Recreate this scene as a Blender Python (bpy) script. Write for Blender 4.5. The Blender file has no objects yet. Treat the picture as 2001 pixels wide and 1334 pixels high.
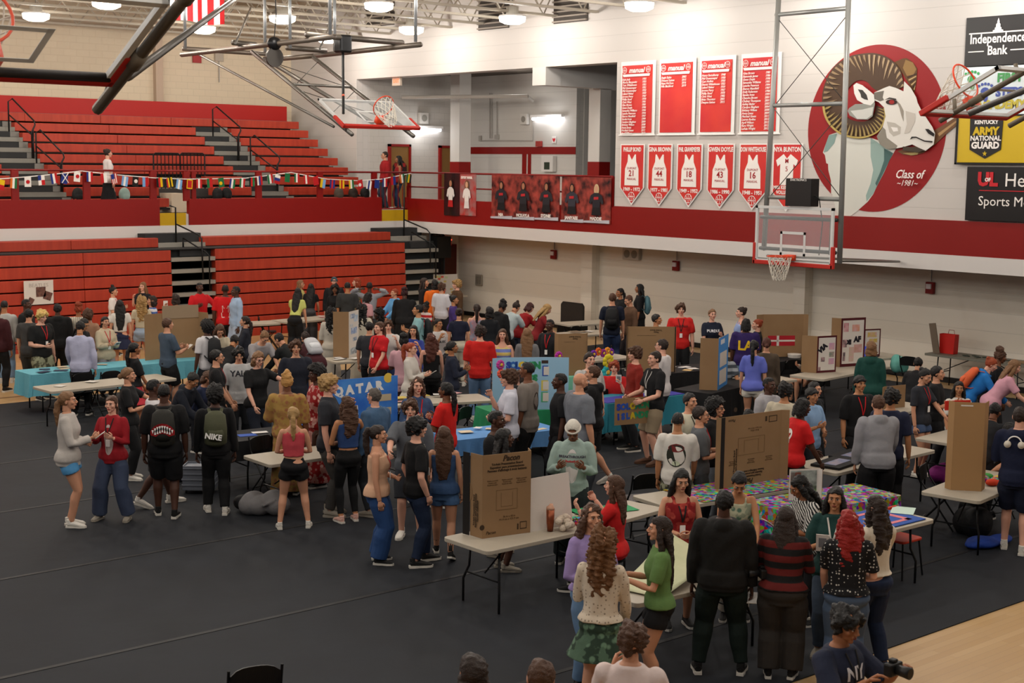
import bpy, bmesh, math, random
import numpy as np
from mathutils import Vector, Matrix, Euler
from mathutils.bvhtree import BVHTree
random.seed(7)
S = bpy.context.scene
COL = S.collection
R = math.radians
# ---------------------------------------------------------------- camera
YAW, PITCH, ROLL, FPX, CAMH = 0.705297, 0.123336, 0.0119217, 2794.016, 4.7
_f = np.array([math.sin(YAW)*math.cos(PITCH), math.cos(YAW)*math.cos(PITCH), -math.sin(PITCH)])
_r0 = np.array([math.cos(YAW), -math.sin(YAW), 0.0]); _u0 = np.cross(_r0, _f)
_r = _r0*math.cos(ROLL)+_u0*math.sin(ROLL); _u = -_r0*math.sin(ROLL)+_u0*math.cos(ROLL)
cam = bpy.data.cameras.new('camera'); co = bpy.data.objects.new('camera', cam); COL.objects.link(co)
cam.sensor_width = 36; cam.lens = 36*FPX/2001; cam.clip_end = 200
M = Matrix.Identity(4)
for i in range(3):
    M[i][0], M[i][1], M[i][2] = _r[i], _u[i], -_f[i]
M[2][3] = CAMH
co.matrix_world = M
cam.dof.use_dof = True; cam.dof.focus_distance = 19; cam.dof.aperture_fstop = 4.5
S.camera = co
def ray(px, py): return _r*(px-1000.5)/FPX-_u*(py-667)/FPX+_f
O = np.array([0, 0, CAMH])
def onz(px, py, z): d = ray(px, py); return Vector(O+(z-CAMH)/d[2]*d)
def onx(px, py, x): d = ray(px, py); return Vector(O+x/d[0]*d)
def ony(px, py, y): d = ray(px, py); return Vector(O+y/d[1]*d)
# ---------------------------------------------------------------- light and exposure
S.view_settings.view_transform = 'Standard'; S.view_settings.look = 'None'
S.view_settings.gamma = 1; S.view_settings.use_curve_mapping = False
S.view_settings.exposure = -0.17
W = bpy.data.worlds.new('world'); S.world = W; W.use_nodes = True
W.node_tree.nodes['Background'].inputs[0].default_value = (0.9, 0.93, 1.0, 1)
W.node_tree.nodes['Background'].inputs[1].default_value = 0.13
LAMP_X = (-6.5, -1.9, 2.6, 7.0, 11.1, 15.3, 20.2, 24.4)
LAMP_Y = (2.0, 6.4, 10.8, 15.2, 19.7, 24.2, 28.8, 33.2, 37.5)
LAMP_W = 150
def pt(name, loc, w, col=(1, .95, .86), r=.22):
    l = bpy.data.lights.new(name, 'POINT'); l.energy = w; l.color = col; l.shadow_soft_size = r
    o = bpy.data.objects.new(name, l); COL.objects.link(o); o.location = loc; return o
for x in LAMP_X:
    for y in LAMP_Y:
        warm = (1, .93, .84) if y > 26 and x < 22 else (1, .965, .93)
        pt('lamp_light', (x, y, 8.12), LAMP_W, warm)
# ---------------------------------------------------------------- helpers
def lin(c):
    if isinstance(c, str):
        c = c.lstrip('#'); c = [int(c[i:i+2], 16)/255 for i in (0, 2, 4)]
    return tuple((v/12.92 if v <= .04045 else ((v+.055)/1.055)**2.4) for v in c)
_mc = {}
def mat(col, rough=.8, metal=0, pat=None, bump=0, bscale=40, emit=0, c2=None, scale=10, spec=.3):
    key = (str(col), rough, metal, pat, bump, bscale, emit, str(c2), scale, spec)
    if key in _mc: return _mc[key]
    m = bpy.data.materials.new('surface'); m.use_nodes = True; nt = m.node_tree; N = nt.nodes; L = nt.links
    b = N['Principled BSDF']; c = (*lin(col), 1)
    b.inputs['Base Color'].default_value = c; b.inputs['Roughness'].default_value = rough
    b.inputs['Metallic'].default_value = metal; b.inputs['Specular IOR Level'].default_value = spec
    tc = None
    def coord():
        nonlocal tc
        if tc is None: tc = N.new('ShaderNodeTexCoord')
        return tc.outputs['Object']
    def mix(fac, a, bb):
        x = N.new('ShaderNodeMix'); x.data_type = 'RGBA'; L.new(fac, x.inputs[0])
        x.inputs[6].default_value = a; x.inputs[7].default_value = bb; L.new(x.outputs[2], b.inputs['Base Color']); return x
    def ramp(src, p0, p1):
        r = N.new('ShaderNodeMapRange'); L.new(src, r.inputs[0]); r.inputs[1].default_value = p0; r.inputs[2].default_value = p1; return r.outputs[0]
    if emit:
        b.inputs['Emission Color'].default_value = c; b.inputs['Emission Strength'].default_value = emit
    if pat:
        d = (*lin(c2 if c2 not in (None, 'x', 'y') else '#ffffff'), 1)
        if pat in ('hstripe', 'vstripe'):
            w = N.new('ShaderNodeTexWave'); w.bands_direction = 'Z' if pat == 'hstripe' else 'X'; w.inputs['Scale'].default_value = scale
            L.new(coord(), w.inputs[0]); mix(ramp(w.outputs['Fac'], .42, .58), c, d)
        elif pat == 'zebra':
            w = N.new('ShaderNodeTexWave'); w.bands_direction = 'DIAGONAL'; w.inputs['Scale'].default_value = scale; w.inputs['Distortion'].default_value = 4
            L.new(coord(), w.inputs[0]); mix(ramp(w.outputs['Fac'], .42, .58), c, d)
        elif pat == 'dots':
            v = N.new('ShaderNodeTexVoronoi'); v.inputs['Scale'].default_value = scale; v.inputs['Randomness'].default_value = .5
            L.new(coord(), v.inputs['Vector']); mix(ramp(v.outputs['Distance'], .2, .28), d, c)
        elif pat == 'floral':
            v = N.new('ShaderNodeTexVoronoi'); v.inputs['Scale'].default_value = scale
            n = N.new('ShaderNodeTexNoise'); n.inputs['Scale'].default_value = scale*.7
            L.new(coord(), v.inputs['Vector']); L.new(coord(), n.inputs['Vector'])
            x = mix(ramp(v.outputs['Distance'], .3, .45), d, c)
            hs = N.new('ShaderNodeMix'); hs.data_type = 'RGBA'; L.new(ramp(n.outputs['Fac'], .52, .56), hs.inputs[0]); L.new(x.outputs[2], hs.inputs[6])
            hs.inputs[7].default_value = tuple(.5*(a+bq) for a, bq in zip(c, d)); L.new(hs.outputs[2], b.inputs['Base Color'])
        elif pat == 'camo':
            n = N.new('ShaderNodeTexNoise'); n.inputs['Scale'].default_value = scale; L.new(coord(), n.inputs['Vector'])
            mix(ramp(n.outputs['Fac'], .47, .53), c, d)
        elif pat == 'multi':
            v = N.new('ShaderNodeTexVoronoi'); v.inputs['Scale'].default_value = scale; L.new(coord(), v.inputs['Vector'])
            h = N.new('ShaderNodeHueSaturation'); h.inputs['Saturation'].default_value = 1.5; h.inputs['Value'].default_value = .45
            L.new(v.outputs['Color'], h.inputs['Color']); L.new(h.outputs[0], b.inputs['Base Color'])
        elif pat == 'noise':
            n = N.new('ShaderNodeTexNoise'); n.inputs['Scale'].default_value = scale; n.inputs['Detail'].default_value = 4; L.new(coord(), n.inputs['Vector'])
            mix(ramp(n.outputs['Fac'], .3, .7), c, d)
        elif pat == 'block':
            mp = N.new('ShaderNodeMapping'); mp.inputs['Rotation'].default_value = (R(90), 0, R(90) if c2 == 'x' else 0); L.new(coord(), mp.inputs[0])
            bt = N.new('ShaderNodeTexBrick'); L.new(mp.outputs[0], bt.inputs[0]); bt.inputs['Scale'].default_value = 1
            bt.inputs['Brick Width'].default_value = .41; bt.inputs['Row Height'].default_value = .205; bt.inputs['Mortar Size'].default_value = .007; bt.inputs['Mortar Smooth'].default_value = .3
            bt.inputs['Color1'].default_value = c; bt.inputs['Color2'].default_value = tuple(v*.97 for v in c[:3])+(1,)
            bt.inputs['Mortar'].default_value = tuple(v*.84 for v in c[:3])+(1,); L.new(bt.outputs[0], b.inputs['Base Color'])
            bp = N.new('ShaderNodeBump'); bp.inputs['Strength'].default_value = .35; bp.inputs['Distance'].default_value = .008; bp.invert = True
            L.new(bt.outputs['Fac'], bp.inputs['Height']); L.new(bp.outputs[0], b.inputs['Normal'])
        elif pat == 'wood':
            mp = N.new('ShaderNodeMapping'); mp.inputs['Scale'].default_value = (1, 1, 1); L.new(coord(), mp.inputs[0])
            bt = N.new('ShaderNodeTexBrick'); L.new(mp.outputs[0], bt.inputs[0]); bt.inputs['Scale'].default_value = 1
            bt.inputs['Brick Width'].default_value = 1.6; bt.inputs['Row Height'].default_value = .09; bt.inputs['Mortar Size'].default_value = .0015
            bt.inputs['Color1'].default_value = c; bt.inputs['Color2'].default_value = d; bt.inputs['Mortar'].default_value = tuple(v*.6 for v in c[:3])+(1,)
            L.new(bt.outputs[0], b.inputs['Base Color'])
        elif pat == 'bench':
            n = N.new('ShaderNodeTexNoise'); n.inputs['Scale'].default_value = 1.5; n.inputs['Detail'].default_value = 5
            mp = N.new('ShaderNodeMapping'); mp.inputs['Scale'].default_value = (6, 1, .6); L.new(coord(), mp.inputs[0]); L.new(mp.outputs[0], n.inputs['Vector'])
            mix(ramp(n.outputs['Fac'], .3, .75), c, d)
    if bump and pat != 'block':
        n = N.new('ShaderNodeTexNoise'); n.inputs['Scale'].default_value = bscale; n.inputs['Detail'].default_value = 3; L.new(coord(), n.inputs['Vector'])
        bp = N.new('ShaderNodeBump'); bp.inputs['Strength'].default_value = bump; bp.inputs['Distance'].default_value = .02
        L.new(n.outputs['Fac'], bp.inputs['Height']); L.new(bp.outputs[0], b.inputs['Normal'])
    _mc[key] = m; return m
def glass(col='#eef4f4', alpha=.12):
    key = ('glass', col, alpha)
    if key in _mc: return _mc[key]
    m = bpy.data.materials.new('clear_glass'); m.use_nodes = True; nt = m.node_tree; N = nt.nodes
    b = N['Principled BSDF']; b.inputs['Base Color'].default_value = (*lin(col), 1); b.inputs['Roughness'].default_value = .05
    b.inputs['Alpha'].default_value = alpha; _mc[key] = m; return m
class MB:
    """collects shapes that become ONE mesh object"""
    def __init__(s): s.v = []; s.f = []; s.mi = []; s.cur = 0
    def add(s, vs, fs):
        o = len(s.v); s.v += [tuple(v) for v in vs]; s.f += [tuple(i+o for i in f) for f in fs]; s.mi += [s.cur]*len(fs); return s
    def box(s, a, b, T=None):
        x0, y0, z0 = (min(a[i], b[i]) for i in range(3)); x1, y1, z1 = (max(a[i], b[i]) for i in range(3))
        v = [Vector(p) for p in ((x0, y0, z0), (x1, y0, z0), (x1, y1, z0), (x0, y1, z0), (x0, y0, z1), (x1, y0, z1), (x1, y1, z1), (x0, y1, z1))]
        if T is not None: v = [T @ p for p in v]
        return s.add(v, [(0, 3, 2, 1), (4, 5, 6, 7), (0, 1, 5, 4), (1, 2, 6, 5), (2, 3, 7, 6), (3, 0, 4, 7)])
    def poly(s, pts): return s.add(pts, [tuple(range(len(pts)))])
    def slab(s, pts, n):
        n = Vector(n); k = len(pts); P = [Vector(p) for p in pts]
        return s.add(P+[p+n for p in P], [tuple(range(k))[::-1], tuple(range(k, 2*k))]+[(i, (i+1) % k, k+(i+1) % k, k+i) for i in range(k)])
    def tube(s, pts, rad, n=8, cap=True, sx=None, up=None):
        P = [Vector(p) for p in pts]; k = len(P)
        rad = [rad]*k if not hasattr(rad, '__len__') else list(rad)
        rings = []; prev = None
        for i in range(k):
            t = (P[min(i+1, k-1)]-P[max(i-1, 0)]); t = t.normalized() if t.length > 1e-9 else Vector((0, 0, 1))
            if prev is None:
                a = Vector(up) if up is not None else (Vector((0, 0, 1)) if abs(t.z) < .9 else Vector((0, 1, 0)))
                u = (a-t*a.dot(t)).normalized()
            else: u = (prev-t*prev.dot(t)).normalized()
            prev = u; w = t.cross(u); r = rad[i]
            ru, rw = (r if not hasattr(r, '__len__') else r[0]), (r if not hasattr(r, '__len__') else r[1])
            rings.append([P[i]+u*ru*math.cos(2*math.pi*j/n)+w*rw*math.sin(2*math.pi*j/n) for j in range(n)])
        vs = [v for r in rings for v in r]; fs = []
        for i in range(k-1):
            for j in range(n): fs.append((i*n+j, i*n+(j+1) % n, (i+1)*n+(j+1) % n, (i+1)*n+j))
        if cap: fs += [tuple(range(n))[::-1], tuple(range((k-1)*n, k*n))]
        return s.add(vs, fs)
    def ring(s, rings):
        n = len(rings[0]); k = len(rings); fs = []
        for i in range(k-1):
            for j in range(n): fs.append((i*n+j, i*n+(j+1) % n, (i+1)*n+(j+1) % n, (i+1)*n+j))
        fs += [tuple(range(n))[::-1], tuple(range((k-1)*n, k*n))]
        return s.add([v for r in rings for v in r], fs)
    def ell(s, c, r, T=None, nu=12, nv=8):
        vs = [Vector((0, 0, -r[2]))]
        for i in range(1, nv):
            ph = -math.pi/2+math.pi*i/nv
            for j in range(nu):
                th = 2*math.pi*j/nu; vs.append(Vector((r[0]*math.cos(ph)*math.cos(th), r[1]*math.cos(ph)*math.sin(th), r[2]*math.sin(ph))))
        vs.append(Vector((0, 0, r[2]))); fs = []
        for j in range(nu): fs.append((0, 1+(j+1) % nu, 1+j))
        for i in range(nv-2):
            for j in range(nu):
                a = 1+i*nu+j; b = 1+i*nu+(j+1) % nu; fs.append((a, b, b+nu, a+nu))
        e = len(vs)-1
        for j in range(nu): fs.append((e, e-nu+j, e-nu+(j+1) % nu))
        c = Vector(c); vs = [(T @ v if T is not None else v)+c for v in vs]
        return s.add(vs, fs)
    def build(s, name, m, parent=None, smooth=False, bevel=0):
        me = bpy.data.meshes.new(name); me.from_pydata(s.v, [], s.f)
        for mm in (m if isinstance(m, (list, tuple)) else [m]): me.materials.append(mm)
        me.polygons.foreach_set('material_index', s.mi)
        if smooth: me.polygons.foreach_set('use_smooth', [True]*len(s.f))
        me.update(); o = bpy.data.objects.new(name, me); COL.objects.link(o)
        if parent: o.parent = parent
        if bevel:
            b = o.modifiers.new('b', 'BEVEL'); b.width = bevel; b.segments = 2; b.limit_method = 'ANGLE'
        return o
def tag(o, label, cat, group=None, kind=None):
    if label: o['label'] = label
    if cat: o['category'] = cat
    if group: o['group'] = group
    if kind: o['kind'] = kind
    return o
def thing(name, label, cat, loc=(0, 0, 0), rz=0, group=None):
    o = bpy.data.objects.new(name, None); COL.objects.link(o); o.location = loc; o.rotation_euler = (0, 0, rz); o.empty_display_size = .1
    return tag(o, label, cat, group)
def struct(mb, name, m, bevel=0):
    o = mb.build(name, m, bevel=bevel); o['kind'] = 'structure'; return o
def text(body, size, m, parent, loc, rot, name='lettering', ext=.002, align='CENTER', off=0.0, sx=1, shear=0, line=1.0):
    c = bpy.data.curves.new(name, 'FONT'); c.body = body; c.size = size; c.extrude = ext; c.align_x = align; c.align_y = 'CENTER'
    c.offset = off; c.shear = shear; c.space_line = line; c.resolution_u = 2; c.materials.append(m)
    o = bpy.data.objects.new(name, c); COL.objects.link(o); o.location = loc; o.rotation_euler = rot; o.scale = (sx, 1, 1)
    if parent: o.parent = parent
    return o
def copy_tree(o, parent=None):
    c = o.copy(); COL.objects.link(c); c.parent = parent
    for ch in list(o.children): copy_tree(ch, c)
    return c
WX, WY, FB, FC = 26.0, 35.5, 3.27, 2.62       # gym-side faces of the balconies, balcony floor, soffit
white_w = mat('#c8c2bc', .55, pat='block', c2='x'); white_y = mat('#d6ccbf', .55, pat='block', c2='y')
lowwall = mat('#dad2c4', .6, pat='block', c2='x'); lowwall_y = mat('#dad2c4', .6, pat='block', c2='y')
red_p = mat('#7f0c07', .45); band = mat('#cfcac6', .5); steel = mat('#8d8d8b', .4, .6); dsteel = mat('#4a4642', .45, .5)
black = mat('#131313', .5); blackm = mat('#1a1a1b', .35, .3); whitep = mat('#e9e6e2', .6); redb = mat('#c8201c', .6)
cream = mat('#cbbfa9', .7)
# ---------------------------------------------------------------- structure
b = MB().box((-12, -6, -.2), (27.8, 36, 0)); struct(b, 'floor', mat('#b8976a', .35, pat='wood', c2='#ae8b5c', spec=.5))
b = MB().box((-12, 7.95, 0.001), (26.9, 27.0, .012)); mo = b.build('floor_mat', mat('#16191f', .8, pat='noise', c2='#1a1e25', scale=1.3, bump=.3, bscale=2))
mo['kind'] = 'structure'; mo.name = 'floor_mat'
for k in range(1, 13, 2):       # seams of the mat strips
    yy = 7.95+k*1.52
    o = MB().box((-12, yy-.03, .012), (26.9, yy+.03, .016)).build('floor_seam', mat('#161618', .6)); o['kind'] = 'structure'
# court lines on the bare floor
o = MB().box((16.3, -6, 0), (16.36, 7.9, .004)).build('floor_line', mat('#6a4a30', .4)); o['kind'] = 'structure'
o = MB().box((-12, 27.7, 0), (13.5, 27.76, .004)).build('floor_line', mat('#6a4a30', .4)); o['kind'] = 'structure'
# right side: lower wall, balcony slab, ram wall with the openings of the gallery
b = MB().box((27.8, -6, 0), (28.1, 35.3, FC)); struct(b, 'wall_lower_right', lowwall)
b = MB()
for p0, p1 in (((1142, 500), (1163, 500)), ((1557, 560), (1579, 560))):
    a = onx(*p0, 27.62); c = onx(*p1, 27.62); b.box((27.5, c.y, 0), (27.8, a.y, FC))
struct(b, 'trim_1', lowwall)
b = MB().box((27.72, -6, 0), (27.8, 35.2, .12)); struct(b, 'baseboard_right', black)
b = MB().box((25.4, 35.3, 0), (28.1, 35.5, FC)); struct(b, 'wall_lower_back', lowwall_y)
b = MB().box((WX, -6, FC), (31.2, WY, FC+.33)).box((WX, WY, FC+.33), (31.2, 38.4, FC+.33-.2)); b.box((WX, -6, 2.95), (31.2, 38.4, FB)); struct(b, 'floor_gallery', band)
b = MB().box((-12, WY, FC), (WX, 43, FC+.33)); b.box((-12, WY, 2.95), (WX, 43, FB-.02)); struct(b, 'floor_stand', band)
b = MB().box((25.94, -6, 2.95), (26.1, 35.56, 3.63)).box((25.94, -6, 3.63), (26.1, 26.5, 3.66)); struct(b, 'wall_parapet_right', red_p)
b = MB().box((25.93, -6, FC), (26.05, 35.5, 2.95)).box((-12, 35.43, FC), (26.05, 35.56, 2.95)); struct(b, 'trim_2', band)
# ram wall
b = MB().box((WX, -6, 3.66), (26.5, 26.53, 10)).box((WX, 26.53, 7.31), (26.5, 38.3, 10)).box((WX, 38.3, FB), (26.5, 42.4, 10))
struct(b, 'wall_right', white_w)
b = MB().box((WX, 29.27, 6.83), (26.55, 29.81, 7.31)).box((26.55, 29.3, 6.83), (30.6, 29.75, 7.6)); struct(b, 'beam', mat('#cfcac4', .6))
struct(MB().box((-12, 42.2, FB), (26, 42.5, 10.2)), 'wall_back', mat('#d2c2a8', .6, pat='block', c2='y'))
b = MB()
for px in (307,):
    a = ony(302, 150, 42.1); c = ony(316, 150, 42.1); b.box((a.x, 42.0, 6.2), (c.x, 42.2, 10))
struct(b, 'trim_3', mat('#b5a08c', .6))
# gallery recess
GX = 30.6
struct(MB().box((26.5, 38.3, FB), (GX, 38.5, 8)), 'wall_gallery_end', mat('#c3bdb5', .6, pat='block', c2='y'))
ya = onx(1126, 250, GX).y
struct(MB().box((GX, ya, FB), (GX+.3, 38.5, 8)), 'wall_gallery_back', mat('#c6c1b9', .6, pat='block', c2='x'))
struct(MB().box((GX+.31, ya-.02, FB), (GX+3, ya+.2, 8)), 'wall_gallery_return', mat('#c6c1b9', .6))
struct(MB().box((33.6, 18, FB), (33.8, ya, 8)), 'wall_gallery_dark', mat('#1d1c1c', .5))
struct(MB().box((26.4, -6, 7.6), (34, 38.5, 7.75)), 'ceiling_gallery', mat('#6f6558', .8, pat='hstripe', c2='#50483f', scale=2))
b = MB()
for z0, z1 in ((4.86, 5.08),):
    pass
s0 = onx(1020, 287, GX-.01); s1 = onx(1020, 301, GX-.01)
b.box((GX-.02, ya, s1.z), (GX, 38.3, s0.z))
for px0, px1 in ((1021, 1029), (1032, 1038)):
    a = onx(px0, 320, GX); c = onx(px1, 320, GX); b.box((GX-.02, c.y, FB), (GX, a.y, s1.z))
struct(b, 'trim_4', red_p)
for i, (pa, pb, pc, x0) in enumerate(((880, 897.6, 920, 29.0), (1150, 1172, 1193, 28.2))):
    y1 = onx(pa, 250, x0).y; y0 = onx(pb, 250, x0).y; x1 = ony(pc, 250, y0).x
    zr = onx(pb, 316, x0).z
    b = MB().box((x0, y0, zr), (x1, y1, 8)); b.cur = 1; b.box((x0-.005, y0-.005, FB), (x1+.005, y1+.005, zr))
    struct(b, 'column_%d' % (i+1), [mat('#cbc6bf', .6), red_p])
# bright windows in the dark gallery wall
for i, (x0, x1, y0, y1) in enumerate(((1146, 1152, 174, 192), (1146, 1152, 199, 215), (1195, 1207, 177, 199), (1195, 1207, 203, 217))):
    a = onx(x0, y0, 33.58); c = onx(x1, y1, 33.58)
    struct(MB().box((33.55, c.y, c.z), (33.6, a.y, a.z)), 'window_%d' % (i+1), mat('#dfe6f5', .5, emit=1.6))
# gallery doors
def door(i, px0, px1, pyt, sign=False):
    a = ony(px0, pyt, 38.28); c = ony(px1, pyt, 38.28)
    b = MB().box((a.x, 38.2, FB), (a.x+.08, 38.3, a.z)).box((c.x-.08, 38.2, FB), (c.x, 38.3, a.z)).box((a.x, 38.2, a.z-.08), (c.x, 38.3, a.z))
    fr = struct(b, 'door_%d' % i, red_p)
    MB().box((a.x+.08, 38.24, FB), (c.x-.08, 38.3, a.z-.08)).build('door_leaf', mat('#7d5a2c', .5), fr)
    MB().tube([(c.x-.15, 38.2, FB+1.0), (c.x-.15, 38.24, FB+1.0)], .03).build('door_handle', steel, fr)
    if sign:
        cx = (a.x+c.x)/2
        MB().slab([(cx+.3*math.cos(t), 38.235, FB+1.2+.34*math.sin(t)) for t in [R(22.5+45*k) for k in range(8)]], (0, -.01, 0)).build('sticker', mat('#2a1512', .5), fr)
        MB().box((cx-.22, 38.22, FB+1.3), (cx+.22, 38.226, FB+1.42)).build('sticker', mat('#8f1b16', .5), fr)
door(1, 758, 801, 281, True); door(2, 857, 905, 284)
# lower back door beside the stand
fr = struct(MB().box((26.95, 35.2, 0), (27.65, 35.3, 2.2)), 'door_3', mat('#5a1008', .5))
MB().box((27.0, 35.16, 0), (27.57, 35.2, 2.12)).build('door_leaf', mat('#4c1c0c', .5), fr)
# roof
struct(MB().box((-12, -6, 9.75), (26.5, 43, 9.9)), 'ceiling', mat('#b9ac95', .8, pat='vstripe', c2='#a99b82', scale=3))
def truss(y):
    b = MB()
    for z in (8.62, 9.55):
        b.box((-12, y-.06, z-.03), (26, y-.01, z+.03)).box((-12, y+.01, z-.03), (26, y+.06, z+.03))
    x = -12; k = 0
    while x < 25.9:
        x2 = min(x+.75, 26); z0, z1 = (8.62, 9.55) if k % 2 == 0 else (9.55, 8.62)
        b.tube([(x, y, z0), (x2, y, z1)], .02, 5); x = x2; k += 1
    return b
t0 = struct(truss(0), 'roof_truss', mat('#a89f90', .6))
t0.location.y = 12.0
y = 13.53
while y < 42:
    c = t0.copy(); COL.objects.link(c); c.location.y = y; y += 1.53
b = MB()
for x in (3, 9, 15, 21.3, 25):
    b.box((x-.04, 5, 9.5), (x+.04, 42, 9.58))
struct(b, 'roof_bridging', mat('#a89f90', .6))
# louvres high in the ram wall
for i, (x0, x1, yb) in enumerate(((935, 994, 60), (1082, 1148, 47), (715, 770, 70))):
    a = onx(x0, yb, 25.98); c = onx(x1, yb, 25.98); zb = a.z if i < 2 else a.z+.25
    v = thing('wall_louvre', ['dark louvred vent high on the white wall, left of the two beside the lamp', 'dark louvred vent high on the white wall, above the recess corner stub', 'pale louvred vent high on the wall above the long pipe end'][i], 'vent', (25.98, (a.y+c.y)/2, zb))
    w = abs(a.y-c.y)/2
    MB().box((-.01, -w, 0), (.02, w, 1.1)).build('backing', mat('#3c352f', .7), v)
    for k in range(8): MB().box((-.07, -w, .02+k*.13), (0, w, .06+k*.13)).build('slat', mat('#8b8176', .6), v)
# high-bay lamps
hb = thing('high_bay_lamp', 'x', 'ceiling lamp', (LAMP_X[0], LAMP_Y[0], 8.42))
MB().tube([(0, 0, -.12), (0, 0, -.06), (0, 0, .06)], [.2, .33, .35], 20).build('lens', mat('#fff2dc', .5, emit=14), hb, smooth=True)
MB().tube([(0, 0, .06), (0, 0, .1)], [.36, .34], 20).build('rim', whitep, hb)
MB().tube([(0, 0, .1), (0, 0, .32), (0, 0, .34)], [.16, .16, .1], 14).build('ballast', mat('#b9b4a8', .5), hb)
MB().tube([(0, 0, .3), (0, 0, 1.2)], .012, 6).build('hanger', steel, hb)
shown = {(15.3, 37.5): 'glowing round high-bay lamp seen through the near raised glass backboard', (15.3, 33.2): 'glowing high-bay lamp at the top edge right of the black strut', (20.2, 37.5): 'glowing high-bay lamp just below the hanging striped flag',
         (20.2, 33.2): 'glowing high-bay lamp above the winch of the raised hoop frame', (20.2, 28.8): 'glowing high-bay lamp at the top edge, centre left', (24.4, 33.2): 'glowing high-bay lamp beside the far end of the raised hoop frame',
         (24.4, 28.8): 'glowing high-bay lamp next to the louvred vents', (24.4, 24.2): 'glowing high-bay lamp at the top edge above the banners'}
for x in LAMP_X:
    for y in LAMP_Y:
        if x < 7 or y < 18: 
            if not (x == LAMP_X[0] and y == LAMP_Y[0]): continue
            continue
        o = copy_tree(hb); o.location = (x, y, 8.42)
        if (x, y) in shown: o['label'] = shown[(x, y)]; o['group'] = 'high-bay lamps under the roof'
        else: o['label'] = 'round high-bay lamp under the roof, outside the middle of the picture'; o['group'] = 'high-bay lamps out of the frame'
for c in list(hb.children): bpy.data.objects.remove(c)
bpy.data.objects.remove(hb)
# fluorescent strips in the gallery
for (x0, x1, py, pl, lab) in ((806, 861, 251, 'y', 'white fluorescent strip lamp over the gallery doors'), (1041, 1097, 229, 'x', 'white fluorescent strip lamp on the gallery wall right of the speaker')):
    if pl == 'y': a = ony(x0, py, 38.2); c = ony(x1, py, 38.2); t = thing('strip_lamp', lab, 'lamp', (a+c)/2); h = (c-a)/2; h.y = 0; h.z = 0
    else: a = onx(x0, py, GX-.1); c = onx(x1, py, GX-.1); t = thing('strip_lamp', lab, 'lamp', (a+c)/2); h = (a-c)/2; h.x = 0; h.z = 0
    MB().box(-h+Vector((-.06, -.06, 0)), h+Vector((.06, .06, .08))).build('housing', whitep, t)
    MB().tube([-h+Vector((0, 0, -.04)), h+Vector((0, 0, -.04))], .045, 10).build('tube_lens', mat('#f4f6ff', .5, emit=9), t)
    p = (a+c)/2; pt('gallery_light', (p.x-.35, p.y-.35, p.z-.15), 14, (.95, .97, 1), .15)
pt('gallery_light', (29, 31, 7.2), 26, (1, .95, .9), .3)  # this and the next point light have no strip lamp modelled with them
pt('gallery_light', (29.4, 34.5, 7.2), 20, (1, .95, .9), .3)
# ---------------------------------------------------------------- stands
bench_m = mat('#ab3820', .5, pat='bench', c2='#962b18', scale=1.5, spec=.4); grey_m = mat('#77746f', .7); dgrey_m = mat('#242526', .7)
def bench(parent, x0, x1, y, z1, h, d=.3, name='bench'):
    b = MB(); n = max(1, int((x1-x0)/2.2)); w = (x1-x0)/n
    for k in range(n):
        b.box((x0+k*w+.004, y, z1-h), (x0+(k+1)*w-.004, y+d, z1))
    return b.build(name, bench_m, parent, bevel=.012)
ls = thing('lower_bleachers', 'wall of closed red bleacher benches under the white balcony band', 'bleachers', (14, 34, 0))
def P0(o, l): o.parent = None; o.parent = l; o.location = -l.location; return o
def addto(l, o): o.parent = l; o.location = -l.location; return o
for k in range(8):
    y = 34.0-.02*k; zt = 2.38-.31*k if k else 2.38
    for x0, x1 in ((-9, 17.29), (18.56, 24.78)): addto(ls, bench(None, x0, x1, y, zt, .275, .5))
for x0, x1 in ((-9, 17.3), (18.6, 24.78)): addto(ls, bench(None, x0, x1, 34.72, 2.66, .24, .5))
addto(ls, MB().box((-9, 34.2, 0), (24.7, 34.9, 2.05)).box((-9, 34.0, 2.385), (24.78, 35.3, 2.41)).build('understructure', dgrey_m))
addto(ls, MB().box((-9, 34.6, 2.3), (26, 35.3, 2.40)).build('deck', grey_m))
for x0, x1 in ((17.29, 18.56), (24.78, 26.0)):
    for k in range(7):
        z = 2.08-.31*k
        addto(ls, MB().box((x0, 33.98, z), (x1, 34.5, z+.1)).build('step', mat('#8f8b82', .6)))
        addto(ls, MB().box((x0+.02, 34.2, z+.1), (x1-.02, 34.25, z+.31)).build('riser', mat('#1b1f20', .7)))  # near-black plate: the shaded void above each tread put in as colour
    addto(ls, MB().box((x0, 34.7, 2.40), (x1+.1, 35.3, 2.52)).build('step', mat('#8f8b82', .6)))
    addto(ls, MB().box((x0-.25, 34.95, 2.52), (x1+.1, 35.4, 2.76)).build('riser', mat('#2a2b2c', .7)))
    addto(ls, MB().box((x0+.3, 34.1, 2.2), (x1-.2, 34.6, 2.38)).build('riser', mat('#2a2b2c', .7)))
def rail(parent, pts, r=.022, name='handrail', m=None):
    return addto(parent, MB().tube(pts, r, 6).build(name, m or blackm, smooth=True))
for xc in (17.95, 25.45):
    rail(ls, [(xc-.05, 34.9, 2.5), (xc-.05, 34.9, 3.45), (xc-.2, 34.95, 3.5)] if xc < 20 else [(xc-.05, 34.9, 2.5), (xc-.05, 34.9, 4.3)])
    rail(ls, [(xc-.02, 34.9, 3.0), (xc+.2, 34.1, 2.75), (xc+.2, 33.95, 2.65), (xc+.2, 33.9, 1.6)])
    rail(ls, [(xc, 34.6, 2.65), (xc+.3, 33.9, 2.3), (xc+.38, 33.88, 2.2), (xc+.38, 33.88, 1.3)])
    rail(ls, [(xc, 34.6, 2.65), (xc, 34.6, 2.4)])
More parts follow.
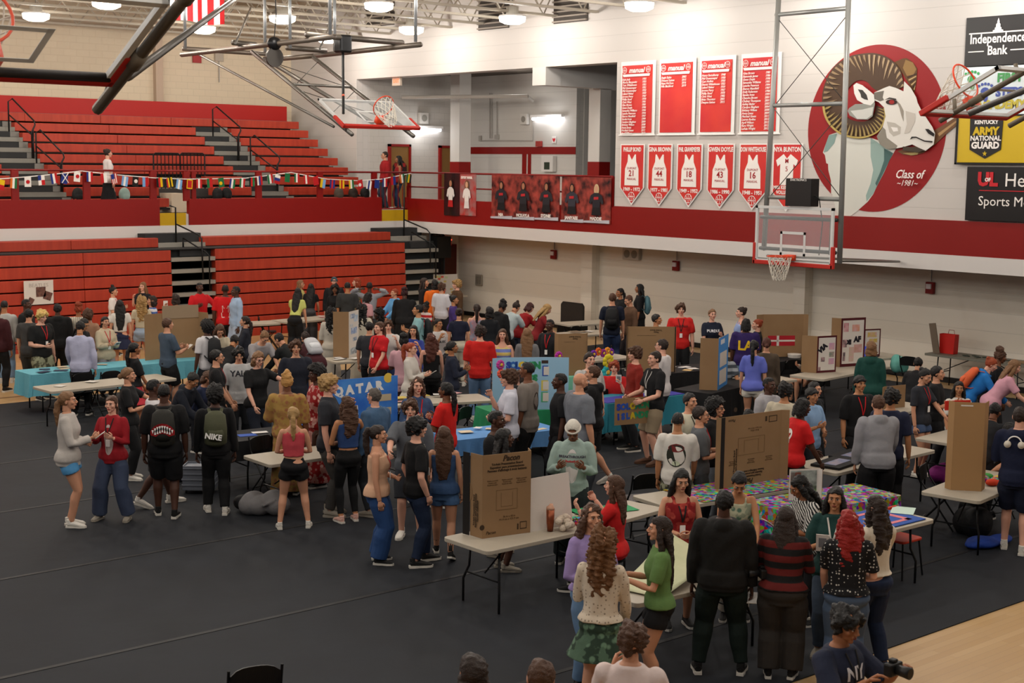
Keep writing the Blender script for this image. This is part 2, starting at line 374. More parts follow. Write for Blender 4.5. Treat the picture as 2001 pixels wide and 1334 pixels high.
us = thing('upper_bleachers', 'open red bleacher rows rising to the back wall above the balcony', 'bleachers', (14, 38, FB))
rows = []
for i in range(9):
    y = 40.6-.574*i; zt = 5.99-.291*i; rows.append((y, zt))
RG = {1: (383, 452), 2: (400.7, 470), 3: (419, 492), 4: (437.5, 507), 5: (456, 527), 6: (474, 545), 7: (492, 563), 8: (512, 583)}
LG = {0: None, 1: (-60, 29), 2: (-44, 44.5), 3: (-30, 62), 4: (-14, 78), 5: (4, 93), 6: (20, 111), 7: (25, 129), 8: (42, 147)}
CG = {6: (306, 402), 7: (311, 416), 8: (331, 433)}
for i, (y, zt) in enumerate(rows):
    X = lambda px: ony(px, 250+18*i, y).x
    cuts = []
    if i: cuts += [(X(LG[i][0]), X(LG[i][1])), (X(RG[i][0]), X(RG[i][1]))]
    if i in CG: cuts.append((X(CG[i][0]), X(CG[i][1])))
    cuts.sort(); x = -9.0
    for c0, c1 in cuts+[(25.3, 25.3)]:
        if c0-x > .1: addto(us, bench(None, x, c0, y, zt, .235, .28))
        x = c1
    for n, (c0, c1) in enumerate(cuts):
        if i in CG and abs(c0-X(CG[i][0])) < .01: continue
        addto(us, MB().box((c0, y-.02, zt-.25), (c1, y+.3, zt-.13)).build('step', mat('#7f7c74', .6)))
        addto(us, MB().box((c0, y+.26, zt-.12), (c1-.25, y+.3, zt+.03)).build('riser', dgrey_m))
        addto(us, MB().box((c1-.25, y+.24, zt-.12), (c1, y+.3, zt+.03)).build('end_panel', grey_m))
    addto(us, MB().box((-9, y+.28, zt-.32), (25.3, y+.6, zt-.27)).build('deck', dgrey_m))
    addto(us, MB().box((-9, y+.5, zt-.3), (25.28, y+.56, zt-.05)).build('kick_board', mat('#3a3735', .7)))
addto(us, MB().box((-9, 41.35, 6.0), (25.3, 41.5, 6.5)).build('rear_panel', mat('#a51a14', .5)))
addto(us, MB().box((-9, 41.33, 5.75), (25.3, 41.48, 6.02)).build('rear_trim', mat('#5c5a5a', .6)))
for px in (35, 418):       # stair rails
    for (dx, i0) in ((0, 2), (18*3+20, 5)) if px > 100 else ((-16, 2), (38, 5)):
        y, zt = rows[i0]; x = ony(px+dx+8, 260+18*i0, y).x
        rail(us, [(x, y+.3, zt-.2), (x, y+.3, zt+.85), (x+.08, y+.2, zt+.93), (x+.2, y-1.0, zt+.3), (x+.2, y-1.05, zt+.2), (x+.12, y-1.0, zt+.0), (x+.12, y-1, zt-.7)])
        rail(us, [(x, y+.3, zt+.5), (x+.18, y-.95, zt-.1)])
        rail(us, [(x+.18, y-.95, zt+.1), (x+.18, y-.95, zt-.9)])
# portal rails in the middle of the upper stand
pr = thing('portal_railing', 'black barred railing around the stair opening in the upper stand', 'railing', (16.9, 37.6, FB))
for (x0, x1) in ((300, 352), (352, 400)):
    a = ony(x0, 320, 37.6); c = ony(x1, 320, 37.6); zt = ony(x0, 299, 37.6).z; z0 = 3.4
    b = MB().tube([(a.x, 37.6, z0), (a.x, 37.6, zt-.05), (a.x+.06, 37.6, zt), (c.x-.06, 37.6, zt), (c.x, 37.6, zt-.05), (c.x, 37.6, z0)], .022, 6)
    addto(pr, b.build('rail_frame', blackm))
    for k in range(1, 7):
        x = a.x+(c.x-a.x)*k/7; addto(pr, MB().tube([(x, 37.6, z0), (x, 37.6, zt)], .014, 5).build('bar', blackm))
a = ony(335, 378, 36.2); c = ony(361, 378, 36.2)
o = struct(MB().box((a.x, 36.2, FB), (c.x+.1, 36.9, a.z)), 'wall_portal', cream)
# parapet of the back balcony with its opening
xa, xb = ony(310, 400, WY).x, ony(368, 400, WY).x
xc, xd = ony(744, 400, WY).x, ony(795, 400, WY).x
b = MB().box((-12, 35.44, 2.95), (xa, 35.6, 3.66)).box((xb, 35.44, 2.95), (xc, 35.6, 3.66)).box((xd, 35.44, 2.95), (26.04, 35.6, 3.66)); struct(b, 'wall_parapet_back', red_p)
struct(MB().box((xa, 35.45, 2.95), (xb-.1, 35.58, FB+.01)), 'trim_5', mat('#b8930f', .6))
struct(MB().box((xc, 35.45, 2.95), (xd, 35.58, FB+.01)), 'trim_6', mat('#b8930f', .6))
gr = thing('guard_rail', 'red post and rail guard on the balcony in front of the upper bleachers', 'railing', (15, 35.5, 3.66))
redr = mat('#7c100c', .4)
for p in (29, 169, 299, 364, 378, 505, 625, 731):
    x = ony(p, 365, 35.5).x; w = .09 if p != 378 else .06
    addto(gr, MB().box((x-w, 35.46, 3.6), (x+w, 35.54, 4.4)).build('post', redr))
for x0, x1 in ((-12, ony(299, 365, 35.5).x), (ony(299, 365, 35.5).x, ony(364, 365, 35.5).x), (ony(366, 365, 35.5).x, 26)):
    rail(gr, [(x0, 35.5, 4.41), (x1, 35.5, 4.41)], .028, 'top_rail', redr)
gr2 = thing('guard_rail', 'red two-bar guard rail along the gallery with posters tied to it', 'railing', (26.02, 30, 3.66))
for y in (35.5, 33.4, 31.1, 28.9, 26.62): addto(gr2, MB().box((25.98, y-.04, 3.6), (26.06, y+.04, 4.42)).build('post', redr))
rail(gr2, [(26.02, 35.5, 4.41), (26.02, 26.62, 4.41)], .028, 'top_rail', redr); rail(gr2, [(26.02, 35.5, 3.98), (26.02, 26.62, 3.98)], .022, 'mid_rail', redr)
gt = thing('balcony_gate', 'dark red barred gate above the right yellow step riser', 'gate', ((xc+xd)/2, 35.5, FB))
for k in range(7):
    x = xc+(xd-xc)*k/6; addto(gt, MB().tube([(x, 35.5, FB+.03), (x, 35.5, 4.0)], .012, 5).build('bar', redr))
rail(gt, [(xc, 35.5, FB+.05), (xd, 35.5, FB+.05)], .02, 'bottom_rail', redr)
# flag bunting
ft = {'d': lambda *c: c}
bt = thing('flag_bunting', 'string of small paper national flags tied along the balcony rail', 'bunting', (18, 35.4, 4.2))
SP = [(-30, 352), (0, 349.5), (53, 345.5), (110, 340), (159, 334), (220, 341), (300, 347.5), (365, 350), (430, 349), (480, 348), (530, 342), (569, 337), (600, 343), (640, 350), (700, 353), (745, 350), (770, 345), (812, 337)]
addto(bt, MB().tube([ony(p[0], p[1], 35.38) for p in SP], .012, 5).build('string', whitep))
def sy(px):
    for a, c in zip(SP, SP[1:]):
        if a[0] <= px <= c[0]: return a[1]+(c[1]-a[1])*(px-a[0])/(c[0]-a[0])
Rr, Ww, Bb, Gg, Yy, Kk, Lb, Oo = '#b3161b', '#e4e0da', '#1c2f78', '#14663a', '#d9b310', '#151515', '#6f9fd0', '#d46a1c'
FL = [(3, 'h', Yy, Rr), (27, 'v', Oo, Ww, Gg), (54, 'o', Ww, Rr), (80, 'q', Ww, Bb, Rr), (104, 'v', Bb, Ww, Rr), (127, 'x', Bb, Ww), (151, 'o', Ww, Rr), (175, 'v', Bb, Ww, Rr), (202, 'v', Rr, Ww), (222, 'u', Rr, Ww, Bb),
      (245, 'v', Lb, Ww, Lb), (265, 'o', Kk, Ww), (284, 'v', Lb, Rr), (311, 'v', Kk, Rr, Yy), (330, 'v', Rr, Yy, Kk, Yy), (351, 'v', Lb, Ww, Lb), (371, 'b', Rr, Yy), (389, 'v', Rr, Ww, Rr), (409, 'v', Gg, Rr), (431, 'o', Gg, Yy),
      (455, 'v', Bb, Ww, Gg), (474, 'v', Gg, Ww, Rr), (492, 'v', Kk, Rr, Gg), (507, 'v', Ww, Bb, Rr), (527, 'v', Gg, Ww, Rr), (543, 'h', Ww, Bb, Rr), (562, 'h', Gg, Gg), (580, 'v', Gg, Ww, Rr), (598, 'v', Rr, Ww, Rr), (616, 'h', Rr, Rr),
      (632, 'v', Yy, Lb), (650, 'v', Bb, Rr, Bb), (668, 'v', Yy, Rr, Yy), (686, 'v', Yy, Ww, Gg), (703, 'o', Rr, Ww), (722, 'v', Ww, Bb, Ww), (737, 'h', Bb, Bb), (752, 'v', Bb, Ww, Rr), (768, 'v', Rr, Bb), (785, 'v', Oo, Ww, Gg), (800, 'v', Gg, Yy, Kk)]
for n, (px, k, *cs) in enumerate(FL):
    t = ony(px, sy(px), 35.36); w, h = .17, .25; x0 = t.x-w/2; z1 = t.z; tl = (n % 5-2)*.02; b = MB(); y0 = 35.355
    def q(u0, v0, u1, v1, ci, dy=0):
        b.cur = ci; P = []
        for u, v in ((u0, v0), (u1, v0), (u1, v1), (u0, v1)): P.append((x0+u*w+tl*v, y0-dy+.01*math.sin(3*u), z1-v*h+tl*u))
        b.slab(P[::-1], (0, .003, 0))
    if k == 'v':
        for i in range(len(cs)): q(i/len(cs), 0, (i+1)/len(cs), 1, i)
    elif k == 'h':
        for i in range(len(cs)): q(0, i/len(cs), 1, (i+1)/len(cs), i)
    elif k == 'b': q(0, 0, 1, 1, 1); q(.12, .1, .88, .9, 0, .004)
    elif k == 'u':
        for i in range(7): q(i/7, 0, (i+1)/7, 1, i % 2)
        q(0, 0, .55, .5, 2, .004)
    elif k == 'q': q(0, 0, .5, .5, 1); q(.5, 0, 1, .5, 0); q(0, .5, .5, 1, 0); q(.5, .5, 1, 1, 2)
    else:
        q(0, 0, 1, 1, 0); b.cur = 1; cx, cz = x0+w/2, z1-h/2
        if k == 'o': b.slab([(cx+.05*math.cos(t2), y0-.006, cz+.05*math.sin(t2)) for t2 in [R(30*j) for j in range(12)]], (0, -.003, 0))
        else:
            for sg in (-1, 1): b.tube([(cx-w/2*sg, y0-.004, cz-h/2), (cx+w/2*sg, y0-.004, cz+h/2)], .012, 4)
    addto(bt, b.build('flag', [mat(c, .8) for c in cs]))
# ---------------------------------------------------------------- ram wall: banners
RX = Matrix(((0, 0, -1), (-1, 0, 0), (0, 1, 0))).to_euler()
def wtext(s, size, m, parent, y, z, x, **k):
    o = text(s, size, m, None, (x, y, z), RX, **k); o.parent = parent; o.location = Vector((x, y, z))-parent.location; return o
ban = mat('#c1242b', .55, pat='noise', c2='#d23a2c', scale=1.2); inkw = mat('#efe9e3', .6)
def cloth(b, y0, y1, z0, z1, x, amp=.03, nx=14, nz=10, seed=0):
    o = len(b.v)
    for side in (0, 1):
        for j in range(nz+1):
            for i in range(nx+1):
                u = i/nx; v = j/nz; yy = y0+(y1-y0)*u; zz = z1+(z0-z1)*v
                d = amp*(.5+.5*math.sin(6.3*u*1.5+seed+2*v))*math.sin(math.pi*u)*(.4+.6*v)
                b.v.append((x-d+side*.006, yy, zz))
    n = (nx+1)*(nz+1)
    for j in range(nz):
        for i in range(nx):
            a = o+j*(nx+1)+i; b.f.append((a, a+1, a+nx+2, a+nx+1)); b.mi.append(b.cur)
            a += n; b.f.append((a, a+nx+1, a+nx+2, a+1)); b.mi.append(b.cur)
    return b
def ball(b, cy, cz, r, x):
    for rr in (r,):
        pts = [(x, cy+rr*math.cos(R(a)), cz+rr*math.sin(R(a))) for a in range(0, 361, 20)]; b.tube(pts, r*.07, 4, cap=False)
    b.tube([(x, cy+r, cz), (x, cy-r, cz)], r*.06, 4); b.tube([(x, cy, cz+r), (x, cy, cz-r)], r*.06, 4)
    for s in (-1, 1): b.tube([(x, cy+s*r*.75, cz+r*.65), (x, cy+s*r*.35, cz), (x, cy+s*r*.75, cz-r*.65)], r*.06, 4)
N1 = ["Kyle Jody", "Morris Margowitz", "Tom Whitehouse", "Phil Grawemeyer", "Phil Grawemeyer", "Leland Melear", "Jerome Perry", "Phillip Bond", "Chris West", "Glen Brown", "Gwen Doyle", "Samantha Williams", "Latasha Peterson", "Sharon Mansfield", "Sinoka Irons", "Candyce Bingham", "Brittany Wilson", "Avery Jones", "Mechael Guess", "April Wilson"]
Y1 = "1931 1931 1951 1951 1952 1959 1967 1970 1981 1981 1990 1990 1994 1997 1999 2004 2008 2009 2011 2012".split()
N2 = ["Angie Styles", "Dwayne Sutton", "Naya McClure", "Nila Blackford"]; Y2 = "2003 2015 2016 2019".split()
N3 = ["Henry Bertelkamp", "Phil Grawemeyer", "Curt Moffett", "Dennis Whitehouse", "Leland Melear", "Jerome Perry", "Phillip Bond", "Chris West", "Brian Thornton", "Dwayne Sutton"]; Y3 = "1948 1950 1950 1953 1959 1967 1970 1982 2001 2015".split()
N4 = ["Gina Brown", "Ramonda James", "Gwen Doyle", "Samantha Williams", "Latasha Peterson", "Sharon Mansfield", "Emily Roberson", "Saneka Irons", "Chandra Brown", "Chelsey Thompson", "Ashley Butler", "Candyce Bingham", "Brittany Wilson", "Avery Jones", "Mechael Guess", "Lauren Rodiee", "April Wilson", "Kara Wright", "LeAsia Wright"]; Y4 = "1981 1986 1990 1991 1994 1997 1998 1999 2001 2001 2002 2004 2008 2009 2011 2012 2012 2012 2012".split()
for (y1, y0, nm, yr, lab) in ((26.34, 25.12, N1, Y1, 'tall red banner listing twenty names, leftmost of the upper four'), (24.99, 23.78, N2, Y2, 'tall red banner with only four names, second from the left'),
                              (23.65, 22.53, N3, Y3, 'tall red banner listing ten names, third from the left'), (22.37, 21.18, N4, Y4, 'tall red banner listing nineteen names, rightmost behind the hoop mast')):
    t = thing('name_banner', lab, 'banner', (25.97, (y0+y1)/2, 5.46), group='tall name banners on the ram wall')
    b = cloth(MB(), y1, y0, 5.46, 7.3, 25.96, .02, seed=y0); addto(t, b.build('border_cloth', whitep, smooth=True))
    b = cloth(MB(), y1-.06, y0+.1, 5.52, 7.2, 25.945, .02, seed=y0); addto(t, b.build('cloth', ban, smooth=True))
    addto(t, MB().tube([(25.95, y1+.03, 5.46), (25.95, y0-.03, 5.46)], .02, 6).build('bottom_rod', whitep))
    xx = 25.915; yc = (y0+y1)/2+.02
    wtext('manual', .18, inkw, t, yc, 7.07, xx, off=.004, shear=.3, sx=1.05)
    bb = MB().slab([(xx, y1-.1, 6.98), (xx, y0+.16, 6.98), (xx, y0+.18, 6.92), (xx, y1-.13, 6.92)], (.004, 0, 0)); addto(t, bb.build('name_stripe', inkw))
    bb = MB(); ball(bb, y1-.17, 7.08, .075, xx); ball(bb, y0+.22, 7.08, .075, xx); addto(t, bb.build('ball_emblem', inkw))
    step = .0705; z0 = 6.85
    wtext('\n'.join(nm), .074, inkw, t, y1-.1, z0-step*(len(nm)-1)/2, xx, off=.0012, shear=.25, align='LEFT', line=step/.074, sx=.95)
    wtext('\n'.join(yr), .074, inkw, t, y0+.42, z0-step*(len(nm)-1)/2, xx, off=.0012, shear=.25, align='LEFT', line=step/.074, sx=.95)
shirt_r = mat('#a01b22', .7)
for k, (y1, y0, nm, num, yrs) in enumerate(((26.3, 25.43, 'PHILLIP BOND', '21', '1969 - 1972'), (25.32, 24.48, 'GINA BROWN', '44', '1977 - 1981'), (24.33, 23.49, 'PHIL GRAWEMEYER', '18', '1949 - 1952'),
                                            (23.33, 22.48, 'GWEN DOYLE', '43', '1986 - 1990'), (22.34, 21.48, 'DON WHITEHOUSE', '16', '1948 - 1951'), (21.34, 20.48, 'NYA BUNTON', '5', '20'))):
    t = thing('jersey_pennant', 'red pointed pennant with a white jersey '+('number '+num+', on the ram wall' if k < 5 else 'behind the black shot clock box'), 'pennant', (25.97, (y0+y1)/2, 3.7), group='pointed jersey pennants on the ram wall')
    yc = (y0+y1)/2; x = 25.96
    def shp(m, xx, zt=5.24): return [(xx, y1-m, zt-m*.6), (xx, y0+m, zt-m*.6), (xx, y0+m, 4.15-m*.2), (xx, yc, 3.7+m*1.25), (xx, y1-m, 4.15-m*.2)]
    addto(t, MB().slab(shp(0, x), (-.006, 0, 0)).build('border_cloth', whitep)); addto(t, MB().slab(shp(.045, x-.012), (-.004, 0, 0)).build('cloth', ban))
    xx = x-.02; w = .25
    if k < 5: J = [(-w*.55, 4.98), (-w*.4, 4.98), (0, 4.84), (w*.4, 4.98), (w*.55, 4.98), (w*.6, 4.8), (w*.95, 4.62), (w*1.0, 4.2), (-w*1.0, 4.2), (-w*.95, 4.62), (-w*.6, 4.8)]
    else: J = [(-w*.4, 5.0), (0, 4.9), (w*.4, 5.0), (w*1.25, 4.86), (w*1.05, 4.72), (w*.75, 4.78), (w*.75, 4.3), (-w*.75, 4.3), (-w*.75, 4.78), (-w*1.05, 4.72), (-w*1.25, 4.86)]
    addto(t, MB().slab([(xx, yc-u, z) for u, z in J], (-.004, 0, 0)).build('jersey', inkw))
    wtext(nm, .15, inkw, t, yc, 5.1, xx, off=.004, sx=.78/(len(nm)*.092)*.93)
    if k < 5:
        wtext('DUPONT', .08, shirt_r, t, yc, 4.63, xx-.006); wtext(num, .21, shirt_r, t, yc, 4.5, xx-.006, off=.004); wtext('MANUAL', .08, shirt_r, t, yc, 4.36, xx-.006)
        wtext(yrs, .125, inkw, t, yc, 4.1, xx, off=.004); bb = MB(); ball(bb, yc, 3.92, .11, xx); addto(t, bb.build('ball_emblem', inkw))
    else:
        wtext('M', .13, shirt_r, t, yc, 4.84, xx-.006, off=.004); wtext(num, .16, shirt_r, t, yc, 4.66, xx-.006)
        wtext('MISS KENTUCKY\nVOLLEYBALL\n2014', .11, inkw, t, yc, 4.13, xx, off=.003, sx=.9)
# posters of players
for k, (a, c, zt, zb, st, nm, hair, body) in enumerate(((868, 898, 338, 422, 'dark', '', '#2a1c14', '#d8d3ce'), (899, 930, 340, 422, 'white', 'DUPONT MANUAL', '#6b4a2a', '#e4ddd8'), (961, 1003, 341, 429, 'red', 'NIA', '#15100e', '#1e1e26'), (1004, 1046, 342, 431, 'red', 'MCKAYLA', '#1c1410', '#222228'),
                                       (1047, 1093, 343, 432, 'red', 'SYDNIE', '#15100e', '#222228'), (1098, 1142, 345, 436, 'red', 'JANIYAEE', '#0e0c0c', '#30303a'), (1143, 1193, 346, 438, 'red', 'MADDIE', '#c9b48a', '#1e1e26'))):
    A = onx(a, zt, 25.92); B = onx(c, zb, 25.92); y1, y0, z1, z0 = A.y, B.y, A.z, B.z; w = y1-y0; yc = (y0+y1)/2
    lab = ['black player poster at the left end of the gallery rail', 'pale player poster with white lettering across its top', 'red smoky player poster, leftmost of the group of three', 'red smoky player poster, middle of the group of three', 'red smoky player poster, rightmost of the group of three', 'creased red player poster, left of the last pair', 'red poster of a blonde player, rightmost on the rail'][k]
    t = thing('player_poster', lab, 'poster', (25.92, yc, z0), group='player posters on the gallery rail')
    bg = {'dark': mat('#170f10', .4, pat='noise', c2='#3a1214', scale=3), 'white': mat('#8f7a78', .4, pat='noise', c2='#b02a26', scale=4), 'red': mat('#140a0e', .4, pat='noise', c2='#a8463c', scale=4.5)}[st]
    b = cloth(MB(), y1, y0, z0, z1, 25.92, .03, seed=k); addto(t, b.build('sheet', bg, smooth=True))
    if st == 'red': addto(t, MB().slab([(25.885, y1-.01, z0+.01), (25.885, y0+.01, z0+.01), (25.885, y0+.01, z0+.1), (25.885, y1-.01, z0+.06)], (-.003, 0, 0)).build('bottom_stripe', mat('#b9b9c2', .5)))
    hy, hz = yc, z1-.3; x = 25.875
    E = lambda cy, cz, ry, rz, xx: [(xx, cy+ry*math.cos(R(q)), cz+rz*math.sin(R(q))) for q in range(0, 360, 24)]
    addto(t, MB().slab(E(hy, hz-.02, .095, .15, x), (-.003, 0, 0)).build('figure_hair', mat(hair, .6)))
    addto(t, MB().slab(E(hy, hz, .06, .09, x-.006), (-.003, 0, 0)).build('figure_face', mat('#a06c50' if k not in (1, 6) else '#c99a7c', .6)))
    s = .2
    addto(t, MB().slab([(x-.004, yc-u*s*(1.25 if k > 1 else .85), hz-.1-v*s) for u, v in ((-.3, 0), (.3, 0), (.85, .35), (1.1, 1.3), (.8, 1.5), (.6, 1.0), (.55, 1.9), (-.55, 1.9), (-.6, 1.0), (-.8, 1.5), (-1.1, 1.3), (-.85, .35))], (-.003, 0, 0)).build('figure_top', mat(body, .6)))
    addto(t, MB().slab([(x-.003, yc-u*s*(1.25 if k > 1 else .85), hz-.1-v*s) for u, v in ((-.55, 1.85), (.55, 1.85), (.7, 2.9), (-.7, 2.9))], (-.003, 0, 0)).build('figure_skirt', mat('#b01c1c' if k == 0 else ('#d8d2d0' if k == 1 else '#101014'), .6)))
    if st == 'red': addto(t, MB().slab([(x-.012, yc-u*s*(1.25 if k > 1 else .85), hz-.1-v*s) for u, v in ((-.35, .55), (.35, .5), (.35, .85), (-.35, .9))], (-.002, 0, 0)).build('figure_patch', mat('#b0232a', .6)))
    if nm: wtext(nm, .12 if k > 1 else .1, inkw, t, yc, z0+.12 if k > 1 else z1-.1, x-.012, off=.004, sx=min(1, w/(len(nm)*.085)*.9))
# mural
mu = thing('ram_mural', 'painted ram head on a dark red disc on the white wall', 'mural', (25.99, 18.62, 3.6))
lay = [0]
def MP(pts, col, name, d=None):
    lay[0] += 1; x = 25.992-.0012*lay[0]
    P = [onx(1570+u/3.81, 80+v/3.81, x) for u, v in pts]
    o = MB().slab(P, (.0008, 0, 0)).build(name, mat(col, .6)); addto(mu, o); return o
x = 25.994
o = MB().slab([(x, 18.62+1.77*math.cos(R(a)), 5.545+1.775*math.sin(R(a))) for a in range(0, 360, 4)], (.002, 0, 0)).build('red_disc', mat('#8c1114', .55)); addto(mu, o)
MP([(190, 700), (165, 770), (145, 830), (160, 850), (170, 910), (183, 915), (185, 960), (195, 1000), (205, 1040), (206, 1140), (214, 1142), (240, 1250), (270, 1310), (340, 1310), (390, 1275), (480, 1195), (520, 1140), (545, 1085), (600, 980), (640, 890), (668, 840), (690, 800), (560, 740), (400, 690), (250, 680)], '#cfcfc6', 'neck')
MP([(500, 720), (560, 760), (668, 835), (640, 890), (600, 980), (545, 1085), (520, 1135), (470, 1195), (465, 1150), (500, 1060), (520, 960), (500, 860)], '#8fa7a0', 'neck_shade')
MP([(600, 800), (668, 835), (630, 910), (580, 1010), (545, 1080), (535, 1060), (570, 980), (600, 890)], '#44625f', 'neck_shade')
MP([(190, 700), (250, 690), (230, 760), (180, 820), (150, 830), (165, 770)], '#7f9993', 'neck_shade')
MP([(660, 165), (740, 130), (770, 128), (815, 160), (847, 205), (842, 300), (825, 390), (790, 330), (750, 260), (700, 190)], '#5c3d1c', 'far_horn')
MP([(760, 140), (815, 160), (840, 210), (820, 250), (770, 260), (740, 200)], '#8a6a3c', 'far_horn_light')
for k in range(6):
    u = 770+k*10; v = 270+k*18; MP([(u, v), (842-k*2, v-30), (842-k*2, v-22), (u+6, v+8)], '#b8a070' if k % 2 else '#2c1d10', 'far_horn_ridge')
MP([(975, 665), (1050, 620), (1143, 560), (1143, 625), (1060, 695), (980, 770), (900, 830), (820, 852), (740, 845), (700, 820), (850, 780)], '#6b4a30', 'far_horn_tip')
MP([(1000, 690), (1140, 590), (1140, 605), (1010, 710)], '#a8855a', 'far_horn_tip_light')
MP([(740, 835), (820, 830), (860, 810), (850, 845), (800, 852)], '#a3905a', 'far_horn_tip_light')
HO = [(750, 340), (720, 215), (640, 130), (540, 92), (430, 95), (330, 120), (230, 190), (170, 290), (140, 400), (145, 520), (180, 610), (250, 680), (330, 715), (430, 725), (520, 700), (580, 650), (610, 560), (600, 500)]
HI = [(700, 360), (625, 350), (565, 375), (510, 345), (480, 310), (440, 292), (390, 300), (340, 345), (310, 400), (300, 450), (305, 520), (330, 570), (370, 592), (420, 600), (470, 595), (510, 570), (535, 520), (540, 480)]
def ip(L, t):
    i = min(int(t), len(L)-2); f = t-i; p = [L[max(i-1, 0)], L[i], L[i+1], L[min(i+2, len(L)-1)]]
    return tuple(.5*(2*p[1][a]+(p[2][a]-p[0][a])*f+(2*p[0][a]-5*p[1][a]+4*p[2][a]-p[3][a])*f*f+(3*p[1][a]-p[0][a]-3*p[2][a]+p[3][a])*f**3) for a in (0, 1))
TT = [k*.25 for k in range(69)]
MP([ip(HO, t) for t in TT]+[ip(HI, t) for t in TT[::-1]], '#4a3626', 'horn')
lerp = lambda a, b, f: (a[0]+(b[0]-a[0])*f, a[1]+(b[1]-a[1])*f)
for k in range(46):
    t = .1+k*.365; a, b_ = ip(HO, t), ip(HI, t); a2, b2 = ip(HO, t+.15), ip(HI, t+.15)
    c = '#a48c6c' if k < 10 else ('#8a7355' if k < 24 else '#9a8450')
    f0, f1 = (.05, .5+.2*math.sin(k*1.7)) if k < 28 else (.12, .8)
    MP([lerp(a, b_, f0), lerp(a, b_, (f0+f1)/2+.02), lerp(a, b_, f1), lerp(a2, b2, (f0+f1)/2), lerp(a2, b2, f0)], c, 'horn_ridge')
MP([ip(HO, t) for t in TT[34:]]+[lerp(ip(HO, t), ip(HI, t), .1) for t in TT[34:][::-1]], '#b09a55', 'horn_edge')
MP([(525, 385), (600, 350), (640, 335), (690, 350), (745, 375), (750, 300), (800, 350), (840, 420), (850, 460), (880, 520), (920, 580), (960, 640), (980, 690), (970, 770), (910, 817), (860, 795), (810, 770), (740, 790), (690, 800), (620, 805), (570, 770), (545, 710), (590, 640), (612, 560), (600, 495), (560, 455), (525, 440)], '#d5d1c9', 'face')
MP([(525, 385), (600, 370), (590, 420), (600, 440), (570, 450), (525, 430)], '#6a645c', 'face_shade')
MP([(545, 710), (590, 640), (610, 660), (620, 720), (700, 780), (690, 800), (620, 805), (570, 770)], '#857f73', 'face_shade')
MP([(620, 600), (680, 610), (725, 640), (720, 690), (670, 710), (640, 680)], '#b2aca2', 'face_shade')
MP([(650, 640), (700, 645), (705, 670), (670, 675)], '#e0dcd6', 'face_light')
MP([(690, 440), (720, 470), (745, 520), (745, 600), (730, 560), (715, 500)], '#8f877b', 'face_shade')
MP([(760, 520), (830, 540), (830, 600), (790, 680), (750, 690), (770, 620)], '#bcb5ab', 'face_shade')
MP([(740, 785), (860, 795), (905, 815), (850, 830), (740, 815)], '#3f3428', 'jaw_shade')
MP([(340, 500), (385, 470), (440, 468), (475, 440), (465, 400), (520, 395), (532, 470), (515, 560), (480, 585), (400, 583), (345, 555), (328, 520)], '#8b8c84', 'ear_base')
MP([(350, 520), (440, 510), (520, 490), (510, 550), (470, 580), (400, 580)], '#c2c2bb', 'ear_base_light')
MP([(372, 330), (395, 312), (440, 330), (490, 370), (525, 400), (530, 450), (500, 480), (450, 468), (400, 440), (378, 390)], '#d8d5cf', 'ear')
MP([(405, 360), (440, 365), (470, 400), (482, 440), (455, 435), (430, 420), (425, 395)], '#35322f', 'ear_inner')
MP([(655+42*math.cos(R(a)), 455+20*math.sin(R(a))) for a in range(0, 360, 20)], '#2a1411', 'eye')
MP([(657+20*math.cos(R(a)), 455+16*math.sin(R(a))) for a in range(0, 360, 24)], '#8f1c18', 'eye_iris')
MP([(600, 440), (640, 420), (690, 430), (690, 440), (640, 430)], '#2e2622', 'eye_lid')
MP([(905, 655), (930, 655), (975, 690), (970, 712), (930, 690)], '#151010', 'nostril')
MP([(792, 735), (805, 712), (840, 712), (900, 740), (960, 745), (960, 756), (900, 750), (840, 722), (815, 722)], '#1a1412', 'mouth_line')
t = wtext('Class of', .25, inkw, mu, onx(1776, 341, 25.9).y, onx(1776, 341, 25.9).z, 25.9, shear=.35, off=.003, sx=.85); wtext('~1981~', .17, inkw, mu, onx(1772, 357, 25.9).y, onx(1772, 358, 25.9).z, 25.9, shear=.35, sx=.95)
# signs
def sign(lab, y1, y0, z0, z1, col, name='wall_sign'):
    t = thing(name, lab, 'sign', (25.98, (y0+y1)/2, z0)); addto(t, MB().box((25.9, y0, z0), (26, y1, z1)).build('panel', mat(col, .35), bevel=.01)); return t
t = sign('black bank sign with white steeple, topmost at the right edge', 16.46, 15.0, 6.75, 7.72, '#1b1817'); yc = 15.73; x = 25.89
wtext('Independence\nBank', .255, inkw, t, yc, 7.16, x, off=.005, line=.92, sx=.86)
b = MB().box((x-.004, 15.1, 7.385), (x, 16.37, 7.41)); b.box((x-.004, 16.02, 7.03), (x, 16.37, 7.05)); b.box((x-.004, 15.1, 7.03), (x, 15.44, 7.05)); addto(t, b.build('rule', inkw))
addto(t, MB().slab([(x, yc-u*.8, 7.41+v*.6) for u, v in ((-.14, 0), (-.14, .05), (-.09, .06), (-.09, .13), (-.06, .14), (-.06, .24), (-.03, .27), (-.03, .33), (0, .44), (.03, .33), (.03, .27), (.06, .24), (.06, .14), (.09, .13), (.09, .06), (.14, .05), (.14, 0))], (-.004, 0, 0)).build('steeple_emblem', inkw))
t = sign('white sign with green, blue and yellow lettering and paw prints', 16.5, 15.0, 5.78, 6.74, '#dbe6e8')
yc = 15.2
for s, z, c, yy in (('FIRST', 6.5, '#3f9a56', 15.42), ('STEPS', 6.22, '#3c55a8', 15.42), ('ACADEMY', 5.98, '#c9b93a', 15.6)): wtext(s, .23, mat(c, .5), t, yy, z, x, off=.012)
